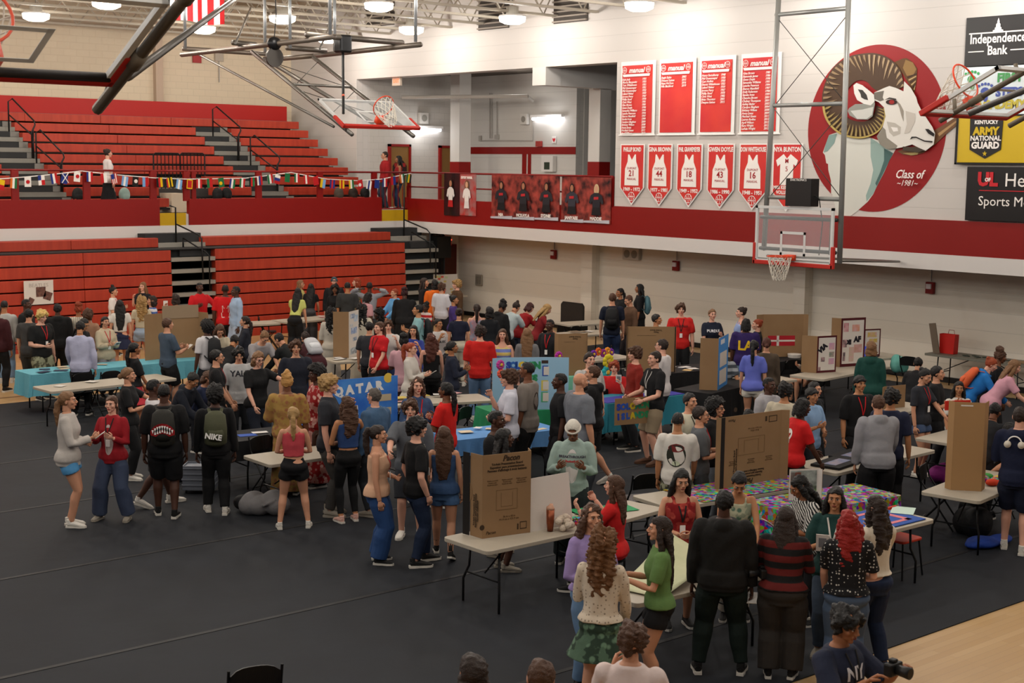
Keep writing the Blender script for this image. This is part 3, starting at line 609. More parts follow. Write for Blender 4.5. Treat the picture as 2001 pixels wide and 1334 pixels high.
for (yy, zz, c, s) in ((16.26, 6.5, '#3fa05a', .9), (15.95, 6.25, '#3c55a8', .9)):
    b = MB().slab([(x, yy+.11*s*math.cos(R(a)), zz+.09*s*math.sin(R(a))) for a in range(0, 360, 30)], (-.004, 0, 0)); b.slab([(x, yy+.05*math.cos(R(a))-.02, zz-.13+.08*math.sin(R(a))) for a in range(0, 360, 30)], (-.004, 0, 0))
    for k in range(5): b.slab([(x, yy+.14-.07*k+.03*math.cos(R(a)), zz+.15-.01*(k-2)**2+.03*math.sin(R(a))) for a in range(0, 360, 45)], (-.004, 0, 0))
    addto(t, b.build('paw_emblem', mat(c, .5)))
t = sign('yellow military recruiting sign with a black shield', 16.52, 15.0, 4.84, 5.76, '#c9a91a'); yc = 15.88
addto(t, MB().box((25.88, 14.96, 4.8), (25.9, 16.56, 4.84)).box((25.88, 14.96, 5.76), (25.9, 16.56, 5.79)).box((25.88, 16.52, 4.8), (25.9, 16.56, 5.79)).build('edge_strip', black))
addto(t, MB().slab([(x, yc-u, z) for u, z in ((-.37, 5.74), (.37, 5.74), (.35, 5.1), (0, 4.92), (-.35, 5.1))], (-.004, 0, 0)).build('shield_emblem', mat('#1a1817', .4)))
wtext('KENTUCKY', .1, inkw, t, yc, 5.64, x-.008, off=.004); wtext('ARMY', .21, mat('#cbab1c', .5), t, yc, 5.46, x-.008, off=.012); wtext('NATIONAL', .135, inkw, t, yc, 5.32, x-.008, off=.004); wtext('GUARD', .18, inkw, t, yc, 5.18, x-.008, off=.008)
addto(t, MB().slab([(x-.008, yc+(.055 if i % 2 == 0 else .023)*math.sin(R(36*i)), 5.02+(.055 if i % 2 == 0 else .023)*math.cos(R(36*i))) for i in range(10)], (-.003, 0, 0)).build('star', mat('#cbab1c', .5)))
t = sign('black health and sports medicine sign at the right edge', 16.27, 13.4, 3.68, 4.76, '#161414')
redi = mat('#c3202a', .5)
wtext('U', .36, redi, t, 15.88, 4.5, x-.002, off=.02); wtext('L', .36, redi, t, 15.66, 4.5, x-.002, off=.02); wtext('OF', .1, inkw, t, 15.78, 4.5, x-.012, off=.004); wtext('Health', .38, inkw, t, 15.42, 4.49, x, align='LEFT')
addto(t, MB().box((x-.004, 13.7, 4.28), (x, 15.97, 4.295)).build('rule', redi)); wtext('Sports Medicine', .27, inkw, t, 15.98, 4.07, x, align='LEFT')
# wall fixtures
def fixture(name, lab, cat, px, py, x, w, h, d, col, plane='x', y=None, emit=0, extra=None):
    p = onx(px, py, x) if plane == 'x' else ony(px, py, y); t = thing(name, lab, cat, p)
    a = (-d, -w/2, -h/2) if plane == 'x' else (-w/2, -d, -h/2); c = (0, w/2, h/2) if plane == 'x' else (w/2, 0, h/2)
    MB().box(a, c).build('housing', mat(col, .5, emit=emit), t, bevel=.008)
    if extra: extra(t, d)
    return t
def ex_exit(t, d):
    o = text('EXIT', .15, mat('#ff5a3c', .5, emit=3), None, (-d-.004, 0, -.01), RX, off=.006); o.parent = t
def ex_exity(t, d):
    o = text('EXIT', .15, mat('#ff5a3c', .5, emit=3), None, (0, -d-.004, -.01), (R(90), 0, 0), off=.006); o.parent = t
fixture('exit_sign', 'lit red exit sign on the lower wall left of the speakers', 'exit sign', 1153, 491, 27.78, .36, .26, .08, '#8e2a1c', emit=.5, extra=ex_exit)
fixture('exit_sign', 'lit red exit sign beside the stairs at the back corner', 'exit sign', 872, 471, 0, .3, .26, .08, '#8e2a1c', plane='y', y=35.15, emit=.5, extra=ex_exity)
fixture('exit_sign', 'pale exit sign hanging under the gallery beam', 'exit sign', 778, 158, 26.2, .42, .3, .08, '#c9b6a4', extra=ex_exit)
def ex_alarm(t, d):
    MB().box((-d-.04, -.06, -.02), (-d, .06, .09)).build('strobe', mat('#d8cfcf', .3), t); MB().tube([(-.02, 0, .15), (-.02, 0, .5)], .012, 5).build('conduit', steel, t)
for px, py, l in ((1084, 497, 'red fire alarm box on the lower wall left of the exit sign'), (1323, 519, 'red fire alarm box on the lower wall right of the speakers'), (1820, 562, 'red fire alarm box on the lower wall above the corner table')):
    fixture('fire_alarm', l, 'alarm', px, py, 27.78, .2, .26, .09, '#7d1512', extra=ex_alarm)
def ex_sp(t, d):
    for yy in (.14, -.14): MB().tube([(-d-.01, yy, 0), (-d, yy, 0)], .11, 14).build('grille', mat('#7e7970', .7), t)
fixture('wall_speaker', 'pale twin wall speakers on the lower wall between the alarms', 'speaker', 1237, 496, 27.78, .62, .32, .1, '#b4ada2', extra=ex_sp)
def ex_sp1(t, d): MB().tube([(-d-.01, 0, 0), (-d, 0, 0)], .1, 14).build('grille', mat('#8a857c', .7), t)
fixture('wall_speaker', 'square wall speaker beside the gallery strip lamp', 'speaker', 1028, 233, GX-.02, .32, .34, .12, '#c9c4bc', extra=ex_sp1)
def ex_sp2(t, d): MB().tube([(0, -d-.01, 0), (0, -d, 0)], .11, 14).build('grille', mat('#8a857c', .7), t)
fixture('wall_speaker', 'square wall speaker behind the raised hoop above the doors', 'speaker', 825, 231, 0, .36, .36, .12, '#c2bcb4', plane='y', y=38.28, extra=ex_sp2)
fixture('wall_panel', 'small barred grey panel on the lower wall near the corner', 'panel', 937, 547, 27.78, .3, .34, .05, '#8f887c', extra=lambda t, d: [MB().box((-d-.008, y, -.12), (-d, y+.02, .12)).build('bar', mat('#5d574e', .6), t) for y in (-.1, 0, .08)])
def ex_aed(t, d): MB().box((-d-.005, -.13, -.18), (-d, .13, .05)).build('window', mat('#2f3a2c', .3), t)
fixture('defibrillator_cabinet', 'white cabinet with a small window on the gallery wall', 'cabinet', 1076, 320, GX-.02, .55, .5, .16, '#d2cdc6', extra=ex_aed)
fixture('fire_alarm', 'red bell alarm on the gallery wall stripe', 'alarm', 1055, 281, GX-.02, .26, .18, .08, '#a33a34', extra=None)
fixture('wall_notice', 'small white notice with a red heart on the gallery wall', 'notice', 1083, 273, GX-.02, .2, .22, .01, '#dcd8d2', extra=lambda t, d: MB().slab([(-d-.003, -u, v) for u, v in ((0, -.08), (.07, .0), (.06, .06), (0, .03), (-.06, .06), (-.07, 0))], (-.002, 0, 0)).build('heart', redi, t))
fixture('fire_alarm', 'red alarm on the back wall above the upper stand', 'alarm', 384, 113, 0, .3, .32, .06, '#9c2a2a', plane='y', y=42.18)
fixture('junction_box', 'grey box with a hanging conduit on the back wall', 'box', 427, 112, 0, .3, .26, .06, '#a79c8c', plane='y', y=42.18, extra=lambda t, d: MB().tube([(0, -.03, -.1), (0, -.03, -.8)], .015, 5).build('conduit', steel, t))
# gallery pipes
t = thing('ceiling_pipe', 'long white pipe running under the gallery ceiling', 'pipe', (GX-.4, 34, 6.4))
a = onx(784, 191, 27.5); pp = [ony(786, 190, 37.9), ony(918, 183, 33.8), onx(1028, 187, GX-.5)]
addto(t, MB().tube([pp[0], Vector((29.4, 33.9, pp[0].z)), Vector((GX-.5, pp[2].y, pp[2].z)), Vector((GX-.2, pp[2].y, pp[2].z-.15))], .06, 8).build('pipe', mat('#b9b3aa', .5)))
t = thing('wall_conduit', 'thin grey conduits down the gallery wall to two small boxes', 'pipe', onx(965, 230, GX-.02))
b = MB()
for p0, p1 in (((957, 182), (957, 270)), ((961, 182), (961, 270)), ((971, 198), (971, 268)), ((938, 275), (1041, 275)), ((1041, 275), (1041, 232))): b.tube([onx(*p0, GX-.03), onx(*p1, GX-.03)], .015, 5)
b.box(onx(966, 263, GX-.06), onx(976, 272, GX)); b.box(onx(935, 265, GX-.06), onx(942, 276, GX)); addto(t, b.build('conduit', mat('#a09a91', .5)))
# ---------------------------------------------------------------- basketball hoops
glassm = glass(); padm = mat('#b3271d', .5); rimm = mat('#d8401a', .4); netm = mat('#d9d3c6', .8); frm = mat('#c9c9c7', .5)
def hoop(lab, c, wdir, up, nrm, tubes, net='hang', cat='basketball hoop', pad=None):
    t = thing('basketball_hoop', lab, cat, c); w, u, n = Vector(wdir), Vector(up).normalized(), Vector(nrm).normalized(); c = Vector(c)
    L = lambda a, b_, d: w*a+u*b_+n*d
    def bx(b, a0, a1, b0, b1, d0, d1):
        T = Matrix((w, n, u)).transposed(); return b.box((a0, d0, b0), (a1, d1, b1), T)
    H = .915; G = 1.07
    bx(MB(), -H+.03, H-.03, .03, G-.03, -.008, .008).build('glass', glassm, t)
    b = MB(); bx(b, -H, -H+.05, 0, G, -.03, .015); bx(b, H-.05, H, 0, G, -.03, .015); bx(b, -H, H, 0, .05, -.03, .015); bx(b, -H, H, G-.05, G, -.03, .015); b.build('board_frame', frm, t)
    b = MB()
    for q in ((-.3, -.25, .15, .6), (.25, .3, .15, .6), (-.3, .3, .55, .6), (-.3, .3, .15, .2)): bx(b, *q, .009, .013)
    b.build('target_square', frm, t)
    b = MB(); bx(b, -H-.03, H+.03, -.05, .03, -.04, .03); bx(b, -H-.04, -H+.025, -.05, .36, -.04, .03); bx(b, H-.025, H+.04, -.05, .36, -.04, .03); b.build('padding', padm, t, bevel=.012)
    b = MB(); pts = [L(.228*math.cos(R(a)), .15, .38+.228*math.sin(R(a))) for a in range(0, 361, 15)]; b.tube(pts, .012, 6, cap=False)
    bx(b, -.09, .09, .06, .17, .01, .16); b.tube([L(-.09, .06, .03), L(-.06, .14, .17)], .01, 5); b.tube([L(.09, .06, .03), L(.06, .14, .17)], .01, 5); b.build('rim', rimm, t, smooth=True)
    b = MB(); g = Vector((0, 0, -1)); cen = L(0, .15, .38)
    nd = g if net == 'hang' else (g*.55+n*-.1)
    for k in range(12):
        for sg in (-1, 1):
            P = []
            for j in range(6):
                a = R(30*k+sg*15*j); s = 1-.09*j-(.0 if j < 3 else .03*(j-3)); q = cen+(w*math.cos(a)+n*math.sin(a))*.225*s
                P.append(q+nd*.09*j if net == 'hang' else cen+(w*math.cos(a)+n*math.sin(a))*.225*(s)-u*.07*j+g*.03*j)
            b.tube(P, .0065, 4)
    b.build('net', netm, t)
    for nm, pts, r, m in tubes:
        for P in pts: MB().tube([Vector(p)-c for p in P], r, 8).build(nm, m, t, smooth=True)
    return t
# hoop in play at the ram wall end
Z = 8.6
pl, prr = (21.72, 17.98), (21.72, 16.2)
tb = [('mast', [[(21.72, 17.82, Z), (21.72, 18.0, 3.1)], [(21.72, 16.24, Z), (21.72, 16.2, 2.95)]], .05, mat('#9a9a96', .4, .4)),
      ('cross_bar', [[(21.72, 17.9, z), (21.72, 16.2, z)] for z in (7.57, 5.87, 4.13)], .04, mat('#8c8c88', .4, .4)),
      ('cable', [[(21.72, 17.85, 7.5), (21.72, 16.2, 5.87)], [(21.72, 16.2, 7.5), (21.72, 17.85, 5.87)], [(21.72, 17.85, 5.8), (21.72, 16.2, 4.13)], [(21.72, 16.2, 5.8), (21.72, 17.9, 4.13)]], .008, dsteel),
      ('board_bracket', [[(21.6, 18.0, 3.75), (21.6, 16.2, 3.75)], [(21.6, 18.0, 3.15), (21.6, 16.2, 3.15)]], .035, mat('#2a2a2a', .4)),
      ('board_bracket', [[(21.6, 17.9, 3.8), (21.6, 17.9, 3.1)], [(21.6, 16.35, 3.8), (21.6, 16.35, 3.1)]], .012, mat('#55524e', .4)),
      ('wall_brace', [[(21.7, 16.2, 3.0), onx(1757, 511, 25.9)], [(21.7, 17.9, 3.0), onx(1757, 511, 25.9)]], .025, mat('#6f6a64', .4, .4))]
h1 = hoop('lowered basketball hoop hanging from a tall pipe mast before the mural', (21.5, 17.12, 2.9), (0, -1, 0), (0, 0, 1), (-1, 0, 0), tb)
p = onx(1564, 380, 21.5)
t = thing('shot_clock', 'black shot clock box above the lowered glass backboard', 'shot clock', (21.55, p.y, 3.98)); MB().box((-.12, -.3, 0), (.12, .3, .52)).build('case', mat('#141212', .4), t, bevel=.01)
o = text('DAKTRONICS', .06, inkw, None, (-.125, 0, .49), RX); o.parent = t
MB().tube([(0, -.3, .2), (0, -.4, .15), (.1, -.42, -.3), (.12, -.35, -.9)], .01, 5).build('cable', black, t)
# raised hoop left of centre
zt = 7.1
ra, rb, rc, rd = onz(355, 107, zt), onz(653, 72, zt), onz(615, 109, zt), onz(822, 87, zt)
tb = [('frame_rail', [[ra, rb], [rc-(rd-rc)*.0, rd], [onz(357, 95, zt+.2), onz(548, 107, zt+.2)], [onz(520, 117, zt), rc]], .055, mat('#6b6259', .4, .5)),
      ('frame_cross', [[onz(560, 93, zt+.1), onz(637, 99, zt+.1)], [onz(598, 67, zt+.1), onz(787, 84, zt+.1)], [onz(455, 83, zt+.1), onz(500, 88, zt+.1)]], .06, mat('#5d564e', .4, .5)),
      ('mast', [[(16.02, 23.75, 5.24), (16.02, 27.6, 7.04)], [(17.52, 23.75, 5.24), (17.52, 27.5, 7.0)], [(16.9, 24.3, 5.5), (16.2, 27.4, 6.9)]], .045, mat('#77736d', .35, .6)),
      ('mast_brace', [[(16.02, 26.0, 6.3), (17.52, 26.0, 6.3)], [onz(390, 107, zt), (15.95, 24.3, 5.4)]], .03, mat('#77736d', .35, .6)),
      ('cable', [[(16.02, 27.3, 6.9), (17.52, 25.9, 6.25)], [(17.52, 27.3, 6.9), (16.02, 25.9, 6.25)], [(16.02, 25.9, 6.2), (17.52, 24.6, 5.6)], [(17.52, 25.9, 6.2), (16.02, 24.6, 5.6)]], .008, dsteel),
      ('board_strut', [[(16.0, 23.9, 5.3), (16.0, 23.95, 5.45)], [(17.52, 23.9, 5.3), (17.52, 23.95, 5.45)]], .03, dsteel),
      ('hanger', [[onz(p, q, zt), Vector(onz(p, q, zt))+Vector((0, 0, 1.6))] for p, q in ((362, 95), (567, 95), (518, 102), (645, 68), (654, 100), (812, 82))], .035, mat('#9fa3a5', .35, .5)),
      ('hanger_brace', [[onz(460, 85, zt), onz(490, 15, 8.5)], [onz(625, 95, zt), onz(652, 35, 8.5)]], .025, mat('#7d7a75', .35, .5))]
h2 = hoop('basketball hoop folded up flat under the roof, left of the gallery recess', (16.83, 23.9, 5.42), (1, 0, 0), (0, .86, .51), (0, -.51, .86), tb, net='limp')
p = onz(536, 85, zt)
t = thing('hoop_winch', 'dark motor winch with a pulley on the raised hoop frame', 'winch', p); MB().ell((0, 0, 0), (.16, .12, .14)).build('motor', blackm, t, smooth=True); MB().tube([(0, -.03, -.28), (0, .03, -.28)], .2, 16).build('pulley', dsteel, t)
MB().tube([(0, 0, .1), (.05, 0, .6), (0, 0, 1.5)], .012, 5).build('cable', black, t)
p = onz(670, 84, zt)
t = thing('actuator_strut', 'black telescopic strut hanging from the raised hoop frame to its board', 'strut', p)
MB().box((-.14, -.14, -.2), (.14, .14, .16)).build('gearbox', blackm, t, bevel=.04); q = ony(671, 222, 24.2)-p
MB().tube([(0, 0, -.1), q], .028, 8).build('rod', black, t)
b = MB().tube([Vector((0, 0, -.1))*.3+q*.72, q*.76], .032, 8).build('marker_ring', mat('#c9604a', .5), t)
# near raised hoop at the upper left
def mirrored(xl, dx):
    m1 = mat('#6a6051', .6, .15)
    return [('mast', [[(xl+q, 10.36, 5.07), (xl+q, 6.3, 7.1)] for q in dx], .043, m1), ('mast_clamp', [[(xl+q, 9.75, 5.37), (xl+q, 9.6, 5.45)] for q in dx]+[[(xl+q, 8.95, 5.77), (xl+q, 8.8, 5.85)] for q in dx], .056, m1),
            ('board_strut', [[(xl+q, 10.2, 5.15), (xl+q, 10.0, 5.4)] for q in dx]+[[(xl+q, 9.0, 5.75), (xl+q, 9.1, 5.9)] for q in dx], .03, m1)]
tb = mirrored(4.68, (0, -1.9))+[('mast_brace', [[onx(250, 150, 4.78), onz(455, 0, 7.0), onz(455, 0, 7.0)+(onz(455, 0, 7.0)-onx(250, 150, 4.78))*.5]], .035, mat('#57534f', .4, .5)), ('board_back', [[(2.75, 9.96, 5.29), (4.6, 9.96, 5.29)]], .035, mat('#1d1815', .6)), ('board_back', [[(4.62, 10.0, 5.3), (4.62, 9.1, 5.78)]], .035, mat('#1d1815', .6))]
h4 = hoop('large raised hoop and glass backboard close to the camera, upper left corner', (3.7, 10, 5.28), (1, 0, 0), (0, -.89, .46), (0, .46, .89), tb, net='limp')
m3 = mat('#6a6051', .6, .15); e1, e2 = ony(1837, 236, 10.15), ony(1972, 246, 10.15); D3 = Vector((0, -4.06, 2.03))
tb = [('mast', [[e1, e1+D3], [e2, e2+D3]], .035, m3), ('mast_clamp', [[e1+D3*.1, e1+D3*.14], [e1+D3*.3, e1+D3*.34]], .048, m3), ('board_strut', [[e1+D3*.05, e1+D3*.05+Vector((0, .02, .16))], [e1+D3*.25, e1+D3*.25+Vector((0, .04, .14))]], .025, m3)]+[('mast_brace', [[onz(1893, 222, 5.3), onz(1893, 222, 5.3)+Vector((1.2, -3.6, 1.6))]], .035, mat('#57534f', .4, .5))]
h3 = hoop('basketball hoop folded up at the right edge in front of the wall signs', (15.85, 10, 5.38), (1, 0, 0), (0, -.89, .46), (0, .46, .89), tb, net='limp')
# striped flag under the roof
p0, p1 = ony(333, 40, 30), ony(438, 38, 30)
t = thing('national_flag', 'red and white striped flag hanging from the roof, top left', 'flag', (p0.x, 30, p0.z)); W_ = p1.x-p0.x; n = 10
for k in range(n):
    b = MB()
    for j in range(4):
        u0 = (k+j/4)/n*W_; u1 = (k+(j+1)/4)/n*W_; f = lambda u: .05*math.sin(u*9)
        b.add([(u0, f(u0), .03*math.sin(u0*5)), (u1, f(u1), .03*math.sin(u1*5)), (u1, f(u1), 1.3), (u0, f(u0), 1.3), (u0, f(u0)+.01, .03*math.sin(u0*5)), (u1, f(u1)+.01, .03*math.sin(u1*5)), (u1, f(u1)+.01, 1.3), (u0, f(u0)+.01, 1.3)], [(0, 1, 2, 3), (7, 6, 5, 4)])
    b.build('stripe', mat('#c81e24' if k % 2 == 1 else '#dfdcdf', .7), t)
# railing panel stored beside the stairs
t = thing('stored_railing', 'black barred railing panel standing beside the back stairs', 'railing', (26.3, 34.4, 1.5))
a, c = ony(841, 455, 34.75), ony(868, 452, 34.75); z0 = a.z-1.75
b = MB().tube([(a.x, 34.75, z0), (a.x+.0, 34.75, a.z-.1), (a.x+.1, 34.75, a.z), (c.x-.1, 34.75, a.z), (c.x, 34.75, a.z-.1), (c.x, 34.75, z0)], .03, 6); addto(t, b.build('rail_frame', blackm))
for k in range(1, 9): x = a.x+(c.x-a.x)*k/9; addto(t, MB().tube([(x, 34.75, z0+.5), (x, 34.75, a.z)], .022, 5).build('bar', blackm))
addto(t, MB().box((a.x, 34.8, a.z-.75), (c.x, 34.4, a.z-.1)).build('panel', black))
# ---------------------------------------------------------------- people: builder
def wob(V, amp, k, seed=0):
    rs = np.random.RandomState(seed); out = np.zeros(len(V))
    for i in range(6):
        d = rs.normal(size=3); d /= np.linalg.norm(d); out += np.sin(V @ d*k*(.6+.25*i)+rs.uniform(0, 6.3))/(1+.3*i)
    return out*amp/2
def mesh_arrays(me):
    n = len(me.vertices); V = np.empty(n*3); me.vertices.foreach_get('co', V)
    L = np.empty(len(me.loops), np.int32); me.loops.foreach_get('vertex_index', L)
    st = np.empty(len(me.polygons), np.int32); me.polygons.foreach_get('loop_start', st)
    mi = np.empty(len(me.polygons), np.int32); me.polygons.foreach_get('material_index', mi)
    return V.reshape(-1, 3), L, st, mi
def mesh_from(parts, mats, name):
    me = bpy.data.meshes.new(name); Vs, Ls, Ss, Ms = [], [], [], []; vo = lo = 0
    for V, L, st, mi in parts:
        Vs.append(V); Ls.append(L+vo); Ss.append(st+lo); Ms.append(mi); vo += len(V); lo += len(L)
    V = np.concatenate(Vs); L = np.concatenate(Ls); st = np.concatenate(Ss); mi = np.concatenate(Ms)
    me.vertices.add(len(V)); me.vertices.foreach_set('co', V.ravel()); me.loops.add(len(L)); me.loops.foreach_set('vertex_index', L)
    me.polygons.add(len(st)); me.polygons.foreach_set('loop_start', st)
    tot = np.diff(np.append(st, len(L))); 
    try: me.polygons.foreach_set('loop_total', tot)
    except Exception: pass
    for m in mats: me.materials.append(m)
    me.polygons.foreach_set('material_index', mi); me.polygons.foreach_set('use_smooth', np.ones(len(st), bool)); me.update(calc_edges=True); me.validate(); return me
def mb_arrays(b):
    L = np.array([i for f in b.f for i in f], np.int32); ln = np.array([len(f) for f in b.f], np.int32)
    st = np.concatenate([[0], np.cumsum(ln)[:-1]]).astype(np.int32); return np.array([tuple(v) for v in b.v], float), L, st, np.array(b.mi, np.int32)
def vnorm(me):
    N = np.empty(len(me.vertices)*3); me.vertices.foreach_get('normal', N); return N.reshape(-1, 3)
JOBS = []
def rem(b, name, m, vox, parent=None, smooth=3, post=None):
    me = bpy.data.meshes.new(name); me.from_pydata(b.v, [], b.f)
    for mm in (m if isinstance(m, list) else [m]): me.materials.append(mm)
    o = bpy.data.objects.new(name, me); COL.objects.link(o); o.parent = parent
    r = o.modifiers.new('r', 'REMESH'); r.mode = 'VOXEL'; r.voxel_size = vox; r.use_smooth_shade = True
    if smooth:
        q = o.modifiers.new('s', 'SMOOTH'); q.factor = .6; q.iterations = smooth
    JOBS.append((o, post)); return o
def flush():
    bpy.context.view_layer.update(); dg = bpy.context.evaluated_depsgraph_get(); res = []
    for o, post in JOBS: res.append(bpy.data.meshes.new_from_object(o.evaluated_get(dg)))
    for (o, post), me in zip(JOBS, res):
        mats = [m for m in o.data.materials]; old = o.data; o.modifiers.clear(); o.data = me
        if len(me.materials) == 0:
            for m in mats: me.materials.append(m)
        bpy.data.meshes.remove(old); me.name = o.name
        me.polygons.foreach_set('use_smooth', [True]*len(me.polygons))
    jobs = list(JOBS); JOBS.clear()
    for o, post in jobs:
        if post: post(o)
# head template
def head_tpl(vox):
    b = MB(); b.ell((0, .015, .025), (.074, .094, .085)); b.ell((0, -.018, -.01), (.063, .07, .085)); b.ell((0, -.03, -.06), (.047, .05, .042))
    b.ell((0, -.066, -.09), (.021, .02, .018)); b.ell((0, -.07, .032), (.05, .02, .014)); 
    b.tube([(0, -.082, .02), (0, -.098, 0), (0, -.112, -.022)], [.008, .009, .013], 8); b.ell((.012, -.1, -.027), (.009, .01, .008)); b.ell((-.012, -.1, -.027), (.009, .01, .008))
    b.ell((0, -.084, -.052), (.026, .012, .016))
    for s in (-1, 1):
        b.ell((s*.077, .012, -.005), (.008, .018, .032)); b.ell((s*.045, -.06, -.018), (.02, .02, .02))
    b.tube([(0, .02, -.05), (0, .025, -.13)], [.05, .05], 12)
    return rem(b, 'tpl', mat('#888888'), vox, smooth=2)
h_hi, h_lo = head_tpl(.0055), head_tpl(.009)
def face_bits():
    b = MB(); b.cur = 1
    for s in (-1, 1): b.ell((s*.03, -.0795, .009), (.0125, .008, .0075), nu=10, nv=6)
    b.cur = 2
    for s in (-1, 1):
        b.ell((s*.03, -.0865, .009), (.0055, .003, .0058), nu=8, nv=6)
        b.tube([(s*.014, -.09, .027), (s*.03, -.0905, .033), (s*.046, -.082, .029)], [.0028, .0036, .002], 5)
        b.tube([(s*.017, -.0865, .0135), (s*.03, -.089, .018), (s*.043, -.083, .0135)], .0022, 4)
    b.cur = 3; b.tube([(-.022, -.092, -.053), (-.008, -.098, -.049), (.008, -.098, -.049), (.022, -.092, -.053)], [.002, .0045, .0045, .002], 6); b.tube([(-.018, -.091, -.056), (0, -.097, -.059), (.018, -.091, -.056)], [.002, .0055, .002], 6)
    return b
# hair templates
HT = {}
def cap(b, vol=.06, hl=.062, zlow=-.045, fwd=-.04, flat=1, side=0.0, nu=36, nv=24):
    c = Vector((0, .015, .025)); R0 = Vector((.0735, .0935, .0875)); rings = []
    for i in range(nv+1):
        ph = -math.pi/2+math.pi*i/nv; ring = []
        for j in range(nu):
            th = 2*math.pi*j/nu; d = Vector((math.cos(ph)*math.cos(th), math.cos(ph)*math.sin(th), math.sin(ph)))
            p = Vector((d.x*R0.x, d.y*R0.y, d.z*R0.z)); q = c+p; k = 1+vol+.03
            if q.y < fwd and q.z < hl-.25*abs(q.x): k = .7
            elif q.z < zlow+max(0, -(q.y))*1.2: k = .7
            elif q.y < -.005+side and q.z < .02 and side >= 0 and abs(q.x) > .03: k = .78
            ring.append(c+p*k)
        rings.append(ring)
    for r in (rings[0], rings[-1]): pass
    b.ring(rings)
def hair_src(st):
    b = MB(); vox = .008; n = (0, 20)
    if st == 'short': cap(b, .045, hl=.07); n = (.006, 90)
    elif st == 'fade': cap(b, .0, hl=.072, zlow=-.02); b.ell((0, .008, .08), (.058, .072, .036)); n = (.004, 160)
    elif st == 'buzz': cap(b, .0, zlow=-.03); n = (0, 1)
    elif st == 'fringe': cap(b, .1, hl=.045, zlow=-.06); b.ell((0, -.068, .062), (.06, .03, .028)); n = (.008, 70)
    elif st == 'mop': cap(b, .18, hl=.045, zlow=-.05); b.ell((0, -.05, .08), (.07, .055, .04)); n = (.02, 75)
    elif st == 'afro': cap(b, .5, hl=.07, zlow=-.06, fwd=-.045); n = (.014, 110)
    elif st == 'puff': cap(b, .06); b.ell((0, .05, .12), (.075, .07, .055)); n = (.012, 110)
    elif st in ('bun', 'topbun', 'lowbun'):
        cap(b, .06, zlow=-.06); c = {'bun': (0, .095, .07), 'topbun': (0, .03, .135), 'lowbun': (0, .125, -.02)}[st]; b.ell(c, (.042, .04, .038)); n = (.005, 100)
    elif st == 'pony': cap(b, .06, zlow=-.05); b.tube([(0, .09, .055), (0, .135, .06), (0, .155, .0), (0, .15, -.12), (0, .135, -.24), (0, .13, -.3)], [.025, .03, .036, .038, .028, .008], 10); n = (.006, 70)
    elif st == 'lowpony': cap(b, .07, zlow=-.06); b.tube([(0, .09, .0), (0, .13, -.03), (0, .14, -.14), (0, .13, -.26), (0, .13, -.34)], [.03, .034, .036, .028, .008], 10); n = (.006, 70)
    elif st in ('long', 'wavy', 'curlylong', 'vlong'):
        cap(b, .1, zlow=-.09, side=0.02); L = 1.35 if st == 'vlong' else 1.0
        b.tube([(0, .05, .0), (0, .08, -.08), (0, .105, -.2*L), (0, .115, -.32*L), (0, .115, -.42*L)], [(.085, .05), (.098, .045), (.105, .035), (.09, .026), (.05, .012)], 16, up=(1, 0, 0))
        for s in (-1, 1): b.tube([(s*.07, .0, .02), (s*.088, .0, -.06), (s*.094, .02, -.16), (s*.09, .05, -.28*L)], [.02, .03, .032, .015], 10)
        n = {'long': (.006, 60), 'vlong': (.006, 60), 'wavy': (.016, 55), 'curlylong': (.026, 85)}[st]
        if st == 'curlylong': cap(b, .3, zlow=-.09, side=.02)
    elif st == 'bob': cap(b, .16, zlow=-.1, side=.02); b.tube([(0, .03, .0), (0, .045, -.07), (0, .05, -.13)], [(.09, .075), (.1, .075), (.085, .06)], 16, up=(1, 0, 0)); n = (.01, 60)
    elif st == 'locs':
        cap(b, .13, zlow=-.06); 
        for k in range(26):
            a = R(-10+200*k/25); x, y = .085*math.cos(a), .02+.09*math.sin(a); b.tube([(x*.7, y*.8, .06), (x*1.05, y*1.1, .0), (x*1.1, y*1.2, -.09-.02*(k % 3))], [.012, .014, .009], 6)
        n = (.006, 120); vox = .007
    elif st == 'beanie': cap(b, .14, hl=.03, zlow=-.02, fwd=-.03, side=-1); b.tube([(.0+.087*math.cos(R(a)), .013+.107*math.sin(R(a)), .028) for a in range(0, 361, 15)], .014, 8, cap=False); n = (0, 1)
    elif st == 'wrap': cap(b, .12, hl=.05, zlow=-.04, side=-1); b.ell((0, .06, .09), (.075, .06, .05)); b.tube([(-.05, .02, .11), (0, .06, .15), (.05, .08, .12), (0, .1, .07)], [.03, .04, .035, .02], 10); n = (.01, 60)
    elif st == 'bald': b.ell((0, .03, -.03), (.03, .03, .02))
    o = rem(b, 'tpl', mat('#888888'), vox, smooth=2)
    def post(o):
        if n[0]:
            V, L, s, mi = mesh_arrays(o.data); V = V+vnorm(o.data)*(wob(V, n[0], n[1], 3)+abs(wob(V, n[0]*.6, n[1]*2.2, 5)))[:, None]; o.data.vertices.foreach_set('co', V.ravel()); o.data.update()
    JOBS[-1] = (o, post); return o
for st in ('short', 'fade', 'buzz', 'fringe', 'mop', 'afro', 'puff', 'bun', 'topbun', 'lowbun', 'pony', 'lowpony', 'long', 'vlong', 'wavy', 'curlylong', 'bob', 'locs', 'beanie', 'wrap', 'bald'): HT[st] = hair_src(st)
flush()
HEAD = [mesh_arrays(h_hi.data), mesh_arrays(h_lo.data)]; FACE = mb_arrays(face_bits())
for o in [h_hi, h_lo]: bpy.data.objects.remove(o)
for k in HT: m = HT[k].data; bpy.data.objects.remove(HT[k]); HT[k] = m
SK = dict(P='#d39f88', L='#c28d70', T='#ab7652', M='#946041', B='#6f452e', D='#492d21')
